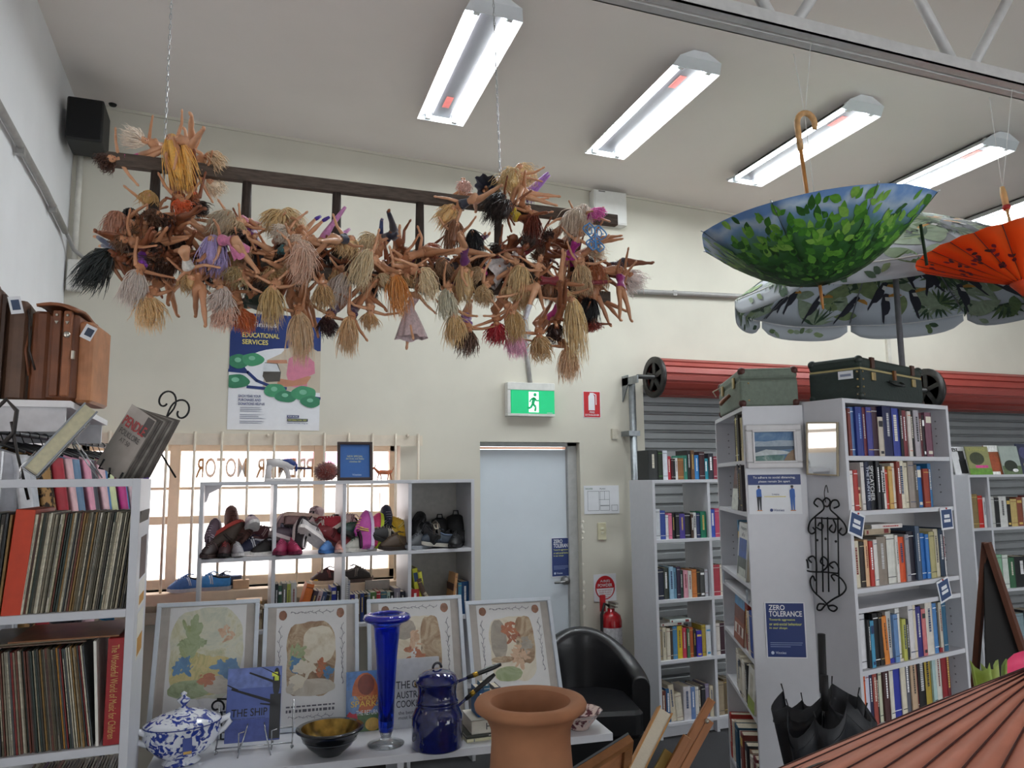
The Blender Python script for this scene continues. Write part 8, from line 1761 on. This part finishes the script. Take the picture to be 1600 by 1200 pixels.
wtube(spl([(1274, 908), (1270, 900), (1266, 908), (1270, 922), (1282, 934), (1292, 944), (1296, 952), (1303, 955), (1308, 950), (1302, 946), (1294, 947)])); wtube(spl([(1304, 908), (1299, 900), (1305, 898), (1316, 906), (1322, 918), (1316, 928), (1302, 936), (1290, 945), (1283, 953), (1277, 952), (1279, 944), (1288, 944)]))
wtube(spl([(1290, 785), (1288, 770), (1291, 758), (1294, 770)]), .0018, 'hook_wire')
for x, y in ((1277, 844), (1290, 842), (1306, 846)): part(MB().ball(wp(x, y), .005, 8, 6), 'rivet', iron, t)
# ------------------------------------------------------------------ suitcases on the bookcases
def vintage_case(name, label, M, L, D, H, body, lid, trim, corner, lidh=.3, handle_side='front', studs=False):
    t = thing(name, label, 'suitcase'); t.matrix_world = M
    bm_ = mat(body, .65, var=.12, scale=60, bump=.15); part(MB().box(0, L, 0, D, 0, H*(1-lidh)-.002), 'case_body', bm_, t, .008); part(MB().box(0, L, 0, D, H*(1-lidh)+.002, H), 'case_lid', mat(lid, .65, var=.12, scale=60, bump=.15), t, .012)
    part(MB().box(.003, L-.003, .003, D-.003, H*(1-lidh)-.004, H*(1-lidh)+.004), 'lid_seam', mat(trim, .5), t)
    cm_ = mat(corner, .5, var=.15)
    for x in (0, L):
        for y in (0, D):
            for z in (0, H):
                part(MB().ball((x+(.012 if x == 0 else -.012), y+(.012 if y == 0 else -.012), z+(.012 if z == 0 else -.012)), (.0175, .0175, .0175), 10, 8), 'corner_cap', cm_, t)
    return t
sa = LM @ Matrix.Translation((LW-.56, -.006, LH+.001)); t = vintage_case('canvas_suitcase', 'light green canvas suitcase with brown corners on the bookcase facing the door', sa, .56, .23, .155, '6c776a', '6c776a', '4a5446', '4a2018')
bra = mat('b09a6a', .35, .7)
for x in (.14, .44): part(MB().rbox(x-.018, x+.018, -.008, .0, .085, .13, .003), 'latch', bra, t)
part(MB().tube([(.25, -.004, .07), (.245, -.03, .045), (.29, -.036, .035), (.335, -.03, .045), (.33, -.004, .07)], .008, 8), 'handle', mat('7a4a30', .5), t); part(MB().tube([(.1, -.004, .13), (.02, -.03, .12), (-.02, -.01, .1)], .003, 6), 'loose_strap', mat('c8c0a8', .5), t)
for z in (.02, .09): 
    for x in (.0005,): part(MB().ball((.587, .03, z), .004, 6, 4), 'rivet', bra, t)
dM = RM @ Matrix.Translation((.085, -.03, RH+.001)) @ Matrix.Rotation(math.radians(9), 4, 'Z'); t = vintage_case('leather_suitcase', 'dark green suitcase with brass locks on the tall corner bookcase', dM, .585, .215, .165, '1f2c28', '22302a', 'a89a6a', '26302c', .28)
for x in (.1, .48):
    part(MB().rbox(x-.016, x+.016, -.008, 0, .075, .108, .003), 'lock_plate', bra, t); part(MB().box(x-.014, x+.014, -.006, .004, .125, .168), 'strap_tab', mat('4a2a1c', .5), t)
part(MB().box(.285, .305, -.008, 0, .09, .13), 'centre_clasp', mat('8a5a34', .4, .4), t); part(MB().tube([(.235, -.004, .082), (.245, -.022, .07), (.29, -.028, .066), (.335, -.022, .07), (.345, -.004, .082)], .007, 8), 'handle', mat('1a1f1c', .5), t)
lb_ = part(MB().box(-.0015, 0, .03, .09, .08, .112), 'paper_label', whp, t); part(MB().box(-.0022, -.0015, .038, .082, .09, .1), 'label_print', mat('8a92a8', .6), lb_)
for z in (.015, .045, .075, .105): part(MB().ball((-.001, .014, z), .0045, 6, 4), 'stud', bra, t); part(MB().ball((.014, -.001, z), .0045, 6, 4), 'stud', bra, t)
# ------------------------------------------------------------------ black umbrella standing against the bookcase end
ux = onY(1283, 1100, 2.12); t = thing('black_umbrella', 'loosely furled black umbrella standing handle up against the bookcase end', 'umbrella', (ux.x-.01, 2.12, .30), (math.radians(3), math.radians(-1), 0)); bkc = mat('15181e', .55, var=.2, scale=20)
zt2 = onY(1276, 1088, 2.12).z-.30; tipz = onY(1282, 984, 2.12).z-.30
def fold(u, v):
    a = 2*PI*u; k = 8; ridge = abs(math.sin(a*k/2)); r = (.02+.165*v**.85)*(1-.22*(1-ridge)*v); zz = .03+(zt2-.03)*v-.05*ridge*v*v+.03*math.sin(a*3)*v
    return Vector((r*math.cos(a), r*.7*math.sin(a), zz))
g = MB(); g.grid(fold, 64, 10); part(g, 'canopy', bkc, t, thick=.0015)
g = MB(); g.grid(lambda u, v: (lambda p: Vector((p.x*(1-.93*v), p.y*(1-.93*v), p.z-.02-.03*math.sin(PI*v)+.03*v)))(fold(u, .97)), 64, 4); part(g, 'inner_folds', bkc, t)
for i in range(8): p = fold(i/8, 1); q = fold(i/8, .2); part(MB().tube([q, p, p+Vector((p.x*.05, p.y*.05, .022))], [.002, .002, .0025], 5), 'rib', mat('2a2a2c', .4, .5), t)
part(MB().tube([(0, 0, 0), (0, 0, tipz-.1)], .005, 8), 'shaft', mat('6a6c70', .3, .8), t); part(MB().tube([(0.0, 0, tipz-.19), (0, 0, tipz-.18), (0.0, 0, tipz)], [.011, .0125, .0125], 12), 'handle', mat('0e0f11', .6), t); part(MB().tube([(-.022, -.03, zt2-.02), (-.022, -.03, zt2+.09)], .0125, 12), 'runner_grip', mat('101113', .6), t)
t = thing('umbrella_bin', 'grey metal bin on the floor holding up the black umbrella', 'bin', (ux.x-.01, 2.12, 0)); part(MB().lathe([(.09, 0), (.11, .29), (.113, .3), (.107, .3), (.088, .01), (.001, .01)], 28), 'bin_wall', mat('4a4c50', .4, .5), t); part(MB().lathe([(.001, .29), (.1, .29), (.1, .299), (.001, .299)], 24), 'bin_insert', mat('2a2a2c', .6), t)
# ------------------------------------------------------------------ wooden A-frame board and packing panel beyond the tall bookcase
c = onY(1548, 850, 3.55); t = thing('a_frame_board', 'dark wooden A-frame board folded between the two bookcases', 'board', (c.x, 3.55, 0), (0, 0, math.radians(-25))); wdk = mat('5f3420', .5, var=.2, scale=8, stretch=(4, 4, .5))
zt3 = onY(1548, 848, 3.55).z; lean = .32
for s in (0, 1):
    part(MB().tube([(-.02+s*.0, .02*s, zt3), (.30 if s == 0 else -.12, .25*s, 0)], .026, 4, ell=.5, smooth=False), 'leg_rail', wdk, t)
part(MB().prism([(-.03, zt3-.06), (.0, zt3-.1), (.24, .25), (-.1, .25)], .0, .012, lambda u, v, d: (u, d+.03, v)), 'blackboard', mat('1a1614', .7), t); part(MB().box(-.1, .2, .02, .035, .42, .46), 'cross_rail', wdk, t)
